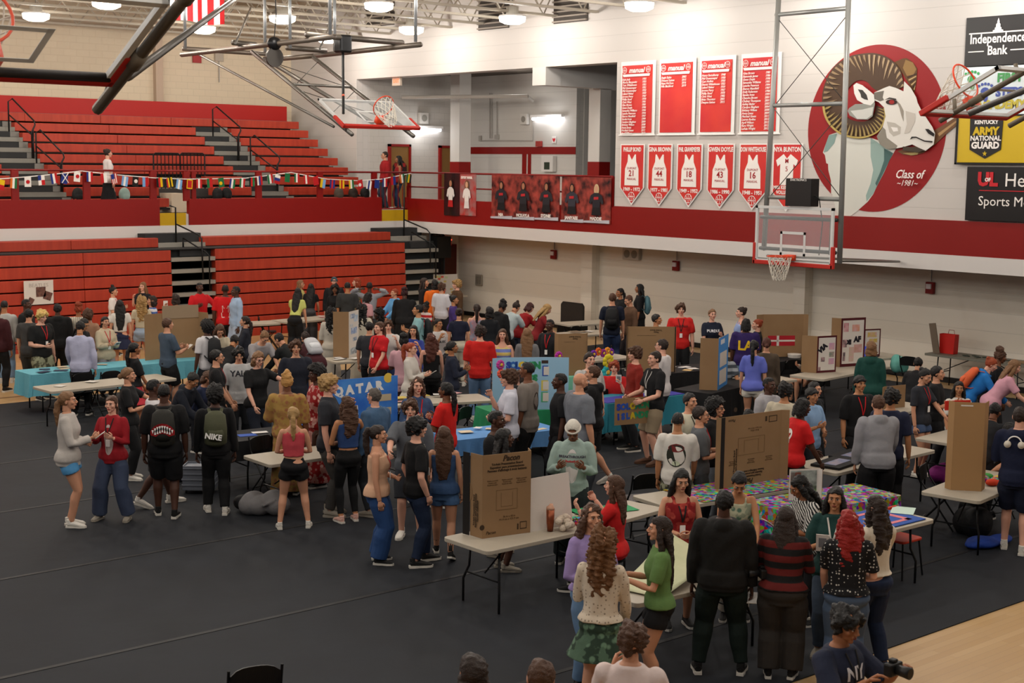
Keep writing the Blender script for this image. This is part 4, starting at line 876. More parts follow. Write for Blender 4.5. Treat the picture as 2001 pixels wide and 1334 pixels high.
HC = dict(k='#0d0a0a', b='#24160f', m='#4a2f1e', l='#785638', y='#a17f4e', r='#8a3516', R='#8c120c', g='#57504a', w='#d9d6d0', K='#171c22')
ARM = dict(down=((.14, .02, -1), (.06, .2, -1)), relax=((.2, -.06, -1), (.0, .45, -1)), front=((.22, .15, -1), (-.75, .8, -.1)), hold=((.2, .22, -1), (-.42, .85, .42)), phone=((.15, .3, -1), (-.45, .9, .25)),
           reach=((.12, .9, -.5), (-.05, 1, -.25)), table=((.12, .55, -.85), (-.1, .75, -.6)), low=((.1, .35, -1), (-.1, .6, -.9)), face=((.16, .5, -.9), (-.3, .4, .95)), hip=((.6, -.25, -.8), (-.75, .35, -.4)), cross=((.2, .25, -1), (-1, .5, .08)),
           behind=((.85, .0, .35), (-.8, -.35, .25)), pocket=((.3, -.12, -1), (-.2, .4, -.9)), out=((.5, .4, -.7), (.3, .9, .1)), point=((.3, .8, -.25), (.0, 1, .1)), up=((.3, .5, -.6), (-.1, .6, .8)), camera=((.3, .6, -.6), (-.5, .75, .7)), sign=((.2, .3, -1), (-.1, .95, -.25)), back=((.15, -.45, -.9), (0, -.1, -1)))
def rot_to(dirx, diry): return math.atan2(diry, dirx)
SPOT = {}
def person(key, label, hx, hy, h, face, skin, hs, hc, top, tc, bot, bc, shoe, arms='down', legs='stand', lean=0, turn=0, nod=0, fem=None, w=1.0, lany=None, pat=None, pat2=None, bpat=None, sock=None, decal=None, pack=None, hide=False, zadd=0, sit=False, glasses=False, group=None, hem=None, sleeve=None, back_arm=None, headw=None, beard=False, at=None, _fin=False):
    if fem is None: fem = hs in ('bun', 'topbun', 'lowbun', 'pony', 'lowpony', 'long', 'vlong', 'wavy', 'curlylong', 'bob')
    arms = arms if isinstance(arms, (tuple, list)) else (arms, arms)
    lean = R(lean); hz = h*.515; hip = Vector((0, 0, hz)); dz0 = 0
    if sit: hip = Vector((0, 0, .50))
    def TP(x, y, f):
        d = (f-.515)*h; th = lean*(max(0, min(1, d/(.13*h)))*.6+.4 if d > 0 else 0)
        if d <= 0: th = lean*.15
        return hip+Vector((x*h, y*h*math.cos(th)-d*math.sin(th), d*math.cos(th)+y*h*math.sin(th)))
    sw = (.098 if fem else .112)*(1+.5*(w-1))
    # rings: f, half width, half depth, y shift
    if fem: RT = [(.465, .07, .052, .004), (.50, .100, .068, .008), (.535, .098, .066, .006), (.575, .078, .054, 0), (.615, .070, .05, 0), (.66, .074, .052, -.002), (.705, .082, .064, -.008), (.735, .084, .062, -.008), (.77, .09, .052, 0), (.80, .088, .044, .004), (.825, .056, .036, .006), (.845, .034, .034, .006)]
    else: RT = [(.465, .07, .054, .002), (.50, .088, .062, .004), (.535, .088, .06, .003), (.575, .083, .057, 0), (.615, .081, .056, 0), (.66, .087, .058, 0), (.71, .096, .062, -.003), (.75, .102, .06, -.002), (.785, .104, .053, .002), (.81, .09, .044, .006), (.83, .058, .038, .006), (.85, .037, .037, .006)]
    def ringat(f, e, wx=1.0):
        a = RT[0]
        for c in RT:
            if c[0] >= f: break
            a = c
        t = 0 if c[0] == a[0] else max(0, min(1, (f-a[0])/(c[0]-a[0])))
        rw, rd, ys = [(a[i]+(c[i]-a[i])*t) for i in (1, 2, 3)]
        rw = rw*w*wx+e; rd = rd*w*wx+e
        return [TP(rw*math.copysign(abs(math.cos(q))**.85, math.cos(q)), ys+rd*math.sin(q), f) for q in [2*math.pi*j/20 for j in range(20)]]
    torso = MB().ring([ringat(f, 0) for f, *_ in RT])
    # neck and head
    NB = TP(0, .006, .835); hp = lean*.75+R(nod); nd = Vector((0, -math.sin(hp*.7), math.cos(hp*.7)))
    HCn = NB+nd*(.098*h)+Vector((0, -.012*h, 0)); s = h*.131/.225*(1.0); s = max(.9, min(1.08, s)); 
    if headw: s *= headw
    HM = Matrix.Translation(HCn) @ Matrix.Rotation(R(turn), 4, 'Z') @ Matrix.Rotation(hp, 4, 'X') @ Matrix.Scale(s, 4)
    torso.tube([TP(0, .004, .80), NB, HCn-nd*.045*h+Vector((0, .012, 0))], [.045*h, .034*h*(1 if not fem else .88), .031*h*(1 if not fem else .9)], 12)
    # legs
    lj = []
    for sg in (-1, 1):
        hj = hip+Vector((sg*.052*h*w, 0, -.015*h))
        if sit: kn = hip+Vector((sg*.07*h, -.25*h, 0)); an = Vector((kn.x, kn.y+.02, .045*h)); fr = 0
        else:
            fx, fy, az = sg*.065*h, (.012*sg)*h, .045*h; fr = 0
            if legs == 'walk': fy = (-.13 if sg > 0 else .15)*h; az = (.045 if sg > 0 else .075)*h; fr = 0 if sg > 0 else .35
            elif legs == 'wide': fx = sg*.115*h
            elif legs == 'close': fx = sg*.04*h
            elif legs == 'step': fy = (-.09 if sg > 0 else .03)*h
            an = Vector((fx, fy, az)); D = an-hj; l1 = .236*h; d = min(D.length, 2*l1*.999); off = math.sqrt(max(0, l1*l1-d*d/4)); mid = hj+D*.5; fw = Vector((0, -1, 0)); fw = (fw-D.normalized()*fw.dot(D.normalized())).normalized(); kn = mid+fw*off
        lj.append((hj, kn, an, fr, sg))
    def leg(b, j, e=0.0, upto=1.0, kf=1.0, flare=0.0, top=.0):
        hj, kn, an, fr, sg = j; ww = w**.8
        pts = [hj+Vector((0, 0, .03*h)), hj.lerp(kn, .25), hj.lerp(kn, .65), kn, kn.lerp(an, .3)+Vector((0, .008*h, 0)), kn.lerp(an, .65), an]
        rr = [.038*ww, .053*ww, .043*ww, .033*ww, .034*ww, .026*ww, .021]
        T = [0, .13, .33, .5, .65, .83, 1.0]; P, Q = [], []
        for p, r_, t in zip(pts, rr, T):
            if t <= upto+1e-6: P.append(p); Q.append(r_*h+e+flare*t)
            else:
                i = len(P)-1; f = (upto-T[i])/(t-T[i])
                if f > .02: P.append(pts[i].lerp(p, f)); Q.append((rr[i]+(r_-rr[i])*f)*h+e+flare*upto)
                break
        return b.tube(P, Q, 14)
    for j in lj: leg(torso, j)
    # arms
    aj = []
    for sg, pn in ((-1, arms[0]), (1, arms[1])):
        U, F = ARM[pn] if isinstance(pn, str) else pn
        U = Vector((sg*U[0], -U[1], U[2])).normalized(); F = Vector((sg*F[0], -F[1], F[2])).normalized()
        sj = TP(sg*sw, .006, .795); el = sj+U*.172*h; wr = el+F*.148*h; aj.append((sj, el, wr, U, F, sg))
    def arm(b, j, e=0.0, upto=1.0, puff=0, sh=True):
        sj, el, wr, U, F, sg = j; ww = w**.7*(.86 if fem else 1.0)
        pts = [sj+Vector((-sg*.012*h, 0, .0)), sj.lerp(el, .3), el, el.lerp(wr, .35), wr]; rr = [.034*ww, .029*ww, .0235*ww, .0235*ww, .0155]; T = [0, .17, .54, .7, 1.0]; P, Q = [], []
        for p, r_, t in zip(pts, rr, T):
            if t <= upto+1e-6: P.append(p); Q.append(r_*h+e+puff*t)
            else:
                i = len(P)-1; f = (upto-T[i])/(t-T[i])
                if f > .02: P.append(pts[i].lerp(p, f)); Q.append((rr[i]+(r_-rr[i])*f)*h+e+puff*upto)
                break
        if sh: b.ell(P[0], (Q[0]*1.02,)*3)
        return b.tube(P, Q, 12)
    for j in aj: arm(torso, j)
    # hands
    def hand(b, j):
        sj, el, wr, U, F, sg = j; k = h/1.72*(.92 if fem else 1); d = F
        t = Vector((-sg*.3, -1, .9)); t = (t-d*t.dot(d)).normalized(); n = d.cross(t)
        if n.x*sg > 0: n = -n
        b.tube([wr-d*.02, wr+d*.02*k, wr+d*.05*k, wr+d*.09*k], [(.019*k, .015*k), (.026*k, .015*k), (.038*k, .016*k), (.036*k, .013*k)], 10, up=t)
        cu = .5 if d.z < -.6 else .75
        for off, ln, c in ((.029, .07, 0), (.010, .079, .05), (-.010, .074, .1), (-.028, .058, .15)):
            p = wr+d*.085*k+t*off*k; P = [p]; a = .15+c
            for q in (.42, .33, .25):
                a += cu*.5; P.append(P[-1]+(d*math.cos(a)+n*math.sin(a))*ln*q*k)
            b.tube(P, [.0092*k, .0088*k, .008*k, .006*k], 6)
        p = wr+d*.03*k+t*.024*k; P = [p, p+(d*.6+t*.7+n*.3).normalized()*.035*k]; P.append(P[-1]+(d*.9+t*.15+n*.5).normalized()*.03*k); P.append(P[-1]+(d*.9+n*.6).normalized()*.02*k)
        b.tube(P, [.013*k, .011*k, .0095*k, .007*k], 6)
    hb_ = MB()
    for j in aj: hand(hb_, j)
    # placement: the crown of the head lies where the photo shows it
    ht = HM @ Vector((0, .01, .118)); 
    if at is None and not _fin:
        best = None
        for dh in (0, .02, -.02, .04, -.04, .06, -.06, .08, -.08, .1, -.1, .13, -.13):
            h2 = h+dh; z2 = ht.z*h2/h if not sit else .5+(ht.z-.5)*h2/h; g2 = onz(hx, hy, z2); c2 = Vector((-g2.x, -g2.y)).normalized()
            l2 = g2-Matrix.Rotation(math.atan2(c2.y, c2.x)+R(face)+R(90), 4, 'Z') @ Vector((ht.x, ht.y, 0)); pen = abs(dh)*.8
            for k2, q2 in SPOT.items():
                dd = math.hypot(q2[0].x-l2.x, q2[0].y-l2.y); pen += max(0, .46-dd)*3
            for (ax, ay, bx2, by2, L2, W2) in TR:
                D = Vector((bx2-ax, by2-ay)).normalized(); n2 = Vector((-D.y, D.x)); n2 = n2 if n2.dot(Vector((ax, ay))) > 0 else -n2
                v = Vector((l2.x-ax, l2.y-ay)); u_, w_ = v.dot(D), v.dot(n2); m_ = min(u_+.16, L2+.16-u_, w_+.18, W2+.18-w_)
                if m_ > 0: pen += m_*1.5
            if best is None or pen < best[0]-1e-6: best = (pen, h2)
        if abs(best[1]-h) > 1e-6:
            return person(key, label, hx, hy, best[1], face, skin, hs, hc, top, tc, bot, bc, shoe, arms, legs, math.degrees(lean), turn, nod, fem, w, lany, pat, pat2, bpat, sock, decal, pack, hide, zadd, sit, glasses, group, hem, sleeve, back_arm, headw, beard, at, True)
    g = onz(hx, hy, ht.z+zadd) if at is None else Vector((at[0], at[1], 0))
    c = Vector((-g.x, -g.y)).normalized(); ang = math.atan2(c.y, c.x)+R(face)+R(90)
    rot = Matrix.Rotation(ang, 4, 'Z'); loc = (g-rot @ Vector((ht.x, ht.y, 0))) if at is None else g.copy(); loc.z = (.016 if (7.95 < loc.y < 27) and zadd == 0 else 0)+zadd
    dist = math.hypot(loc.x, loc.y); vx = .0095 if dist < 17.5 else (.013 if dist < 24 else .016)
    root = thing('person', label, 'person', loc, ang, group)
    SPOT[key] = (loc.copy(), ang, aj, h, dist, root, TP)
    skm = mat(SK[skin], .55, bump=.03); lip = mat({'P': '#a8544a', 'L': '#98493c', 'T': '#8a4434', 'M': '#7a3c30', 'B': '#57302a', 'D': '#3a2420'}[skin], .5)
    mats = [skm, mat('#d8d2ca', .3), mat('#1a1210', .4), lip]
    def body_post(o, HM=HM, hb_=hb_, mats=mats, near=dist < 20):
        V, L, st, mi = HEAD[0 if near else 1]; A = np.array(HM.to_3x3()); t = np.array(HM.translation)
        f = lambda X: (X[0] @ A.T+t, X[1], X[2], X[3])
        me = mesh_from([mesh_arrays(o.data), f((V, L, st, mi)), f(FACE), mb_arrays(hb_)], mats, 'body'); old = o.data; o.data = me; bpy.data.meshes.remove(old)
    rem(torso, 'body', skm, vx, root, 3, body_post)
    # hair
    hm = HT[hs].copy(); hm.name = 'hair'; hm.materials.clear()
    hcol = HC.get(hc, hc); hm.materials.append(mat(hcol, .5, bump=.6, bscale=120, spec=.35)); nm = {'beanie': 'beanie', 'wrap': 'headwrap'}.get(hs, 'hair')
    ho = bpy.data.objects.new(nm, hm); COL.objects.link(ho); ho.parent = root; ho.matrix_local = HM
    if beard:
        b = MB(); b.ell((0, -.05, -.085), (.05, .05, .04)); o = b.build('beard', mat(HC[beard], .8), root, smooth=True); o.matrix_local = HM
    if glasses:
        b = MB()
        for sx in (-1, 1): b.tube([(sx*.031+.021*math.cos(R(a)), -.093, .008+.017*math.sin(R(a))) for a in range(0, 361, 30)], .0022, 5, cap=False); b.tube([(sx*.052, -.09, .01), (sx*.078, -.02, .01), (sx*.08, .01, .0)], .002, 4)
        b.tube([(-.01, -.094, .012), (.01, -.094, .012)], .002, 4); o = b.build('glasses', black, root); o.matrix_local = HM
    # garments
    def fab(c, p=None, c2=None):
        if p is None: return mat(c, .85, bump=.35, bscale=14)
        sc = {'hstripe': 2.6, 'vstripe': 8, 'dots': 30, 'floral': 14, 'camo': 9, 'multi': 18, 'noise': 5, 'zebra': 14}[p]
        return mat(c, .85, pat=p, c2=c2, scale=sc, bump=.3, bscale=14)
    def wrinkle(amp, k, seed):
        def post(o):
            V, L, st, mi = mesh_arrays(o.data); V = V+vnorm(o.data)*(wob(V, amp, k, seed))[:, None]; o.data.vertices.foreach_set('co', V.ravel()); o.data.update()
        return post
    sd = abs(hash((int(hx*7), int(hy*3)))) % 1000
    E_, SL, HM_, TPf = {'tee': (.011, .42, .475, .842), 'loose': (.016, .5, .46, .842), 'long': (.012, .97, .47, .842), 'hoodie': (.019, .98, .47, .85), 'jacket': (.013, .97, .465, .845), 'tank': (.011, 0, .5, .79), 'crop': (.008, 0, .60, .79), 'croptee': (.01, .3, .585, .838), 'polo': (.013, .4, .47, .848), 'dress': (.01, .0, .33, .79), 'ldress': (.014, .6, .04, .84), 'coat': (.022, .98, .3, .845), 'cropl': (.013, .97, .545, .842), 'cami': (.008, 0, .52, .775)}[top]
    if hem: HM_ = hem
    if sleeve is not None: SL = sleeve
    b = MB(); fs = [f for f in [.465+.0195*i for i in range(20)] if HM_ < f < TPf]
    rr = []
    if HM_ < .465:
        z0 = max(HM_, .02)
        for i in range(5):
            f = HM_+(.46-HM_)*i/5; fl = (.46-f)*(.35 if top == 'dress' else .07)
            R_ = .09*w+E_+fl; rr.append([hip+Vector((R_*h*math.cos(q), (.068*w+E_+fl*.9)*h*math.sin(q), (f-.515)*h)) for q in [2*math.pi*j/20 for j in range(20)]])
    if sit: rr = []
    rr += [ringat(max(f, .49), E_+.003+(.009 if f < .57 else 0)) if f >= .49 else [p+Vector((0, 0, (f-.49)*h)) for p in ringat(.49, E_+.006)] for f in ([HM_] if HM_ >= .465 else [])+fs+[TPf]]
    b.ring(rr)
    if SL:
        for j in aj: arm(b, j, E_*h*(.75 if SL > .6 else 1), SL, .012 if SL < .6 and top in ('tee', 'loose', 'polo') else .004)
    if top in ('tank', 'crop', 'dress', 'cami') and not SL:
        for sg in (-1, 1): b.tube([TP(sg*.045, -.052, .775), TP(sg*.046, -.03, .815), TP(sg*.046, .02, .825), TP(sg*.045, .05, .78)], .009*h if top != 'cami' else .005*h, 6)
    if top == 'hoodie':
        b.tube([TP(.052*math.cos(R(a)), .012+.045*math.sin(R(a)), .838+.006*math.sin(R(a))) for a in range(-70, 251, 20)], .016*h, 8); b.ell(TP(0, .06, .815), (.06*h, .03*h, .045*h))
    if top in ('polo', 'jacket', 'coat'): b.tube([TP(.042*math.cos(R(a)), .008+.042*math.sin(R(a)), .848) for a in range(-60, 241, 20)], .008*h, 6)
    gn = {'tee': 'tshirt', 'loose': 'tshirt', 'long': 'long_sleeve_top', 'hoodie': 'hoodie', 'jacket': 'jacket', 'tank': 'tank_top', 'crop': 'crop_top', 'croptee': 'crop_top', 'polo': 'polo_shirt', 'dress': 'dress', 'ldress': 'long_dress', 'coat': 'coat', 'cropl': 'sweater', 'cami': 'camisole'}[top]
    tm = fab(tc, pat, pat2)
    def top_post(o):
        wrinkle(.007 if top not in ('tank', 'crop', 'cami') else .003, 26, sd)(o)
        V, L, st, mi = mesh_arrays(o.data); faces = [tuple(L[a:c]) for a, c in zip(st, list(st[1:])+[len(L)])]
        bv = BVHTree.FromPolygons([tuple(v) for v in V], faces)
        def proj(x, f, side):
            p = TP(x, 0, f); d = Vector((0, -1, 0)) if side < 0 else Vector((0, 1, 0)); th = lean*.9; d = Vector((0, d.y*math.cos(th), d.y*math.sin(th)))
            q, nn, ii, dd = bv.ray_cast(p+d*.16*h*(1+.6*(w-1)), -d); return (q+d*.004) if q else None
        if lany:
            Ls = []
            for sg in (-1, 1):
                P = []
                for u in [i/9 for i in range(10)]:
                    q = proj(sg*(.034*(1-u)), .83-.15*u, -1)
                    if q: P.append(q+Vector((0, -.002, 0)))
                if len(P) > 2: Ls.append(P)
            if Ls:
                b = MB()
                for P in Ls: b.tube(P, [(.008, .0025)]*len(P), 6, up=(1, 0, 0))
                lo = b.build('lanyard', mat({'r': '#b3141a', 'k': '#141414', 'w': '#c9c4be'}[lany], .7), root)
                e = Ls[0][-1]; MB().box(e+Vector((-.028, -.012, -.12)), e+Vector((.028, -.006, -.03))).build('badge', whitep, lo)
        if decal:
            for (side, kind, body, size, fz, dcol) in decal:
                if kind == 't':
                    c = bpy.data.curves.new('t', 'FONT'); c.body = body; c.size = size; c.align_x = 'CENTER'; c.align_y = 'CENTER'; c.offset = size*.03; c.resolution_u = 2
                    to = bpy.data.objects.new('t', c); me = bpy.data.meshes.new_from_object(to); 
                    bm = bmesh.new(); bm.from_mesh(me); bmesh.ops.subdivide_edges(bm, edges=[e for e in bm.edges if e.calc_length() > size*.12], cuts=2, use_grid_fill=True)
                    pts = [(v.co.x, v.co.y) for v in bm.verts]; fcs = [tuple(v.index for v in f.verts) for f in bm.faces]; bm.verts.ensure_lookup_table(); bm.free(); bpy.data.objects.remove(to)
                else:
                    pts, fcs = body() if callable(body) else body
                b = MB(); ok = []
                for x, y in pts:
                    q = proj((x if side < 0 else -x)/h, fz+y/h, side); ok.append(q)
                if any(q is None for q in ok):
                    g0 = next((q for q in ok if q), None)
                    if g0 is None: continue
                    ok = [q or g0 for q in ok]
                b.add(ok, fcs); b.build('shirt_print', mat(dcol, .7), root)
        if pack:
            pass
    rem(b, gn, tm, vx, root, 2, top_post)
    # bottoms
    if bot and not sit or bot:
        b = MB(); e = {'pants': .009, 'wide': .012, 'legging': .003, 'shorts': .014, 'mini': .012, 'skirt': .01, 'lskirt': .01, 'jeans': .007, 'baggy': .02}[bot]
        wz = .6 if top not in ('crop', 'croptee', 'cropl') else .59
        b.ring([ringat(f, e*.7+.005 if f < .545 else e*.25) for f in [.447, .462, .475, .49, .51, .53, .55, .57, wz]])
        if bot in ('skirt', 'lskirt'):
            f1 = .36 if bot == 'skirt' else .06; rr = []
            for i in range(6):
                f = f1+(.5-f1)*i/5; fl = (.5-f)*(.5 if bot == 'skirt' else .16); rr.append([hip+Vector(((.092*w+e+fl)*h*math.cos(q), (.07*w+e+fl)*h*math.sin(q), (f-.515)*h)) for q in [2*math.pi*j/20 for j in range(20)]])
            if not sit: b.ring(rr)
        else:
            up = {'shorts': .46, 'mini': .2, 'pants': .97, 'wide': .99, 'legging': .95, 'jeans': .97, 'baggy': .97}[bot]; fl = {'wide': .045, 'pants': .012, 'shorts': .03, 'mini': .03, 'legging': 0, 'jeans': .012, 'baggy': .03}[bot]
            for j in lj: leg(b, j, e*h, up, flare=fl)
        gn = {'pants': 'trousers', 'wide': 'wide_trousers', 'legging': 'leggings', 'shorts': 'shorts', 'mini': 'shorts', 'skirt': 'skirt', 'lskirt': 'long_skirt', 'jeans': 'jeans', 'baggy': 'trousers'}[bot]
        rem(b, gn, fab(bc, bpat, '#8a8a70' if bpat == 'camo' else '#5c7862'), vx, root, 2, wrinkle(.006 if bot != 'legging' else .001, 22, sd+5))
    # shoes
    so = {'w': '#d6d1c8', 'k': '#161616', 'g': '#8d867a', 'p': '#d3a79a', 'n': '#22304a', 'b': '#4a2f1f', 'x': '#1a1a1a'}[shoe]
    for hj, kn, an, fr, sg in lj:
        T = Matrix.Translation(Vector((an.x, an.y, an.z-.045*h))) @ Matrix.Rotation(R(8*sg), 4, 'Z') @ Matrix.Rotation(fr, 4, 'X'); k = h/1.72*(.93 if fem else 1.03)
        b = MB(); pts = [(0, .055, .05), (0, .02, .058), (0, -.05, .05), (0, -.12, .037), (0, -.17, .03), (0, -.195, .025)]; rd = [(.028, .032), (.038, .038), (.036, .044), (.026, .046), (.02, .04), (.01, .02)]
        b.tube([T @ (Vector(p)*k) for p in pts], [(a*k, c_*k) for a, c_ in rd], 10); b.tube([T @ (Vector((0, .02, .05))*k), T @ (Vector((0, .025, .11))*k)], [.04*k, .036*k], 10)
        b.cur = 1; ol = [(-.032, .07), (.032, .07), (.04, .0), (.036, -.06), (.048, -.12), (.036, -.19), (0, -.21), (-.036, -.19), (-.048, -.12), (-.036, -.06), (-.04, 0)]
        b.slab([T @ (Vector((x, y, 0))*k) for x, y in ol], T.to_3x3() @ Vector((0, 0, .026*k)))
        b.build('shoe', [mat(so, .7), mat('#cfcac0' if shoe in 'wkpn' else so, .7)], root, smooth=False)
        if sock: 
            MB().tube([an+Vector((0, 0, .01)), an.lerp(kn, .3)], [.03, .04], 10).build('sock', mat({'w': '#d8d4cc', 'k': '#171717'}[sock], .8), root, smooth=True)
    if pack: backpack(key, *pack)
    return root
def backpack(key, label, col, style='plain', col2=None):
    loc, ang, aj, h, dist, root, TP = SPOT[key]
    c = TP(0, .104, .70); t = thing('backpack', label, 'backpack', loc+Matrix.Rotation(ang, 3, 'Z') @ c, ang)
    l2 = TP(0, .115, .75)-TP(0, .115, .65); th = -math.atan2(-l2.y, l2.z)
    b = MB(); m = mat(col, .7, bump=.3, bscale=12); k = h/1.72
    b.tube([(0, 0, -.23*k), (0, .02, -.2*k), (0, .035, 0), (0, .02, .17*k), (0, 0, .22*k)], [(.1*k, .05*k), (.145*k, .075*k), (.15*k, .085*k), (.13*k, .065*k), (.07*k, .03*k)], 16, up=(1, 0, 0)); o = b.build('pack_body', m, t, smooth=True); o.rotation_euler.x = -th
    b = MB(); b.tube([(0, .07, -.17*k), (0, .1, -.08*k), (0, .085, .02*k)], [(.09*k, .03*k), (.11*k, .035*k), (.09*k, .02*k)], 12, up=(1, 0, 0)); o = b.build('front_pocket', mat(col2 or col, .7, bump=.3, bscale=12), t, smooth=True); o.rotation_euler.x = -th
    b = MB()
    for s in (-1, 1): b.tube([(s*.07, -.02, .19*k), (s*.085, -.1, .235*k), (s*.09, -.2, .17*k), (s*.1, -.2, .0), (s*.13, -.08, -.13*k), (s*.12, 0, -.17*k)], [(.022, .008)]*6, 6, up=(1, 0, 0))
    o = b.build('shoulder_strap', mat(col, .7), t); o.rotation_euler.x = -th
    if style == 'shark':
        W_, Z_ = .135*k, -.05*k
        up = [(-1, 0), (-.75, .35), (-.4, .55), (0, .62), (.4, .55), (.75, .35), (1, 0)]; lo = [(1, 0), (.6, -.15), (.3, .05), (0, .12), (-.3, .05), (-.6, -.15)]
        yy = lambda u: .135-.03*u*u
        MB().slab([(u*W_, yy(u), Z_+v*.15) for u, v in [(-1.08, -.25), (-1.1, .1), (-.8, .5), (-.4, .72), (0, .8), (.4, .72), (.8, .5), (1.1, .1), (1.08, -.25), (.6, -.35), (.3, -.15), (0, -.08), (-.3, -.15), (-.6, -.35)]], (0, .004, 0)).build('mouth_print', mat('#8d1016', .6), t)
        MB().slab([(u*W_, yy(u)+.006, Z_+v*.15) for u, v in [(-.85, .02), (-.6, .3), (-.3, .45), (0, .5), (.3, .45), (.6, .3), (.85, .02), (.5, .05), (.2, .22), (0, .26), (-.2, .22), (-.5, .05)]], (0, .004, 0)).build('mouth_inner', black, t)
        b = MB()
        for i in range(9):
            u = -.88+i*.22; v = .58-.5*u*u; b.slab([((u-.1)*W_, yy(u)+.012, Z_+v*.15+.004), ((u+.1)*W_, yy(u)+.012, Z_+v*.15+.004), (u*W_, yy(u)+.012, Z_+(v-.3)*.15)], (0, .003, 0))
            if abs(u) < .8: v2 = -.1+.22*(1-abs(u)*1.5 if abs(u) < .6 else 0); b.slab([((u-.09)*W_, yy(u)+.012, Z_+v2*.15-.01), ((u+.09)*W_, yy(u)+.012, Z_+v2*.15-.01), (u*W_, yy(u)+.012, Z_+(v2+.28)*.15)], (0, .003, 0))
        b.build('teeth', whitep, t)
    if style == 'text':
        o = text('NIKE', .1*k, whitep, None, (0.03, .145, -.1*k), (R(90), R(10), R(180)), off=.004); o.parent = t
TR = [(10.15, 25.55, 13.6, 25.62, 1.83, 0.76), (12.0, 25.59, 13.9, 25.63, 1.83, 0.76), (9.68, 23.53, 12.1, 23.65, 2.44, 0.76), (9.95, 17.72, 11.5, 17.62, 1.83, 0.76), (9.55, 16.1, 11.4, 16.05, 2.44, 0.76), (15.62, 23.74, 16.43, 23.63, 1.83, 0.76), (17.2, 30.6, 18.2, 30.4, 1.2, 0.76), (18.6, 30.4, 20.4, 30.6, 1.83, 0.76), (13.5, 18.95, 15.21, 18.35, 1.83, 0.76), (12.53, 15.93, 14.2, 15.7, 1.83, 0.76), (9.12, 11.06, 10.9, 11.07, 1.83, 0.76), (10.97, 11.12, 11.64, 11.2, 1.0, 0.6), (9.07, 8.86, 9.9, 8.8, 1.83, 0.76), (12.01, 11.2, 14.59, 10.9, 2.44, 0.76), (12.9, 10.15, 14.5, 9.95, 1.83, 0.76), (15.13, 11.2, 17.6, 11.3, 2.44, 0.76), (18.17, 11.27, 20.07, 11.45, 1.83, 0.76), (15.23, 9.17, 16.02, 9.3, 1.83, 0.76), (12.2, 9.02, 14.04, 8.99, 1.83, 0.76), (26.75, 15.2, 26.75, 17.9, 2.44, 0.76), (21.79, 16.52, 24.3, 16.8, 2.6, 0.76), (19.7, 18.75, 21.3, 18.6, 1.83, 0.76), (18.72, 16.6, 20.3, 16.9, 1.83, 0.76), (16.5, 16.9, 18.3, 16.82, 1.83, 0.76), (24.0, 26.0, 25.2, 25.8, 1.5, 0.76), (22.5, 24.3, 24.3, 24.1, 1.83, 0.76), (20.4, 16.95, 21.3, 16.8, 1.0, 0.76), (20.3, 25.5, 22.3, 25.4, 1.83, 0.76), (14.4, 17.3, 15.6, 17.0, 1.5, 0.76), (17.75, 19.6, 19.0, 19.3, 1.3, 0.76), (25.7, 34.0, 27.0, 33.75, 1.3, 0.76), (24.75, 17.7, 25.9, 17.55, 1.3, 0.76), (19.3, 13.5, 20.6, 13.4, 1.5, 0.76), (22.6, 18.6, 24.2, 18.4, 1.83, 0.76)]
# ---------------------------------------------------------------- people: who stands where
def skull():
    pts = []; 
    for i in range(20): a = R(18*i); pts.append((.07*math.cos(a), .03+.075*math.sin(a)))
    f = [tuple(range(20))]; pts += [(-.035, -.04), (.035, -.04), (.035, -.085), (-.035, -.085)]; f.append((20, 21, 22, 23)[::-1])
    return pts, f
def eyes2(): return [(-.04, .04), (-.015, .04), (-.015, .01), (-.04, .01), (.04, .04), (.015, .04), (.015, .01), (.04, .01)], [(0, 1, 2, 3), (7, 6, 5, 4)]
def blob(w_, h_): 
    def f():
        pts = [(w_*math.cos(R(18*i)), h_*math.sin(R(18*i))) for i in range(20)]; return pts, [tuple(range(20))]
    return f
def tab():
    o = [(-.08, .13), (-.055, .13), (-.05, .08), (.05, .08), (.055, .13), (.08, .13), (.07, -.02), (.1, -.04), (.09, -.15), (-.09, -.15), (-.1, -.04), (-.07, -.02)]; n = len(o)
    c = [(x*.86, (y+.01)*.88-.01) for x, y in o]; return o+c, [(i, (i+1) % n, n+(i+1) % n, n+i) for i in range(n)]
p = person
# left edge, standing at the blue-cloth tables
p('a1', 'person in a maroon hoodie and black trousers, cut off by the left edge', -6, 596, 1.76, 150, 'M', 'short', 'k', 'hoodie', '#3a1418', 'pants', '#141416', 'k')
p('a2', 'person in a pale grey sweatshirt and light jeans at the far left edge', 8, 587, 1.74, 170, 'T', 'fade', 'k', 'long', '#a9a8a4', 'jeans', '#6f87a0', 'w')
p('a3', 'person in black with short dark hair in front of the taped white poster', 51, 584, 1.76, 60, 'D', 'fade', 'k', 'tee', '#141414', 'pants', '#151515', 'k')
p('a4', 'person in a dark grey t-shirt just behind the bleached-blond boy', 56, 603, 1.74, 150, 'L', 'short', 'k', 'tee', '#3b3b3b', 'shorts', '#2c2c2a', 'k', arms=('low', 'down'))
p('a5', 'bleached-blond person in a black t-shirt with a red lanyard and camouflage shorts', 83, 607, 1.72, 40, 'P', 'mop', '#c9a862', 'tee', '#131313', 'shorts', '#4a4836', 'k', arms=('front', 'down'), lany='r', bpat='camo', nod=15, w=1.2)
p('a6', 'person seen from behind in an all-black hooded outfit right of the blond boy', 112, 593, 1.72, 180, 'D', 'short', 'k', 'hoodie', '#0f0f10', 'pants', '#0f0f10', 'k', w=1.15)
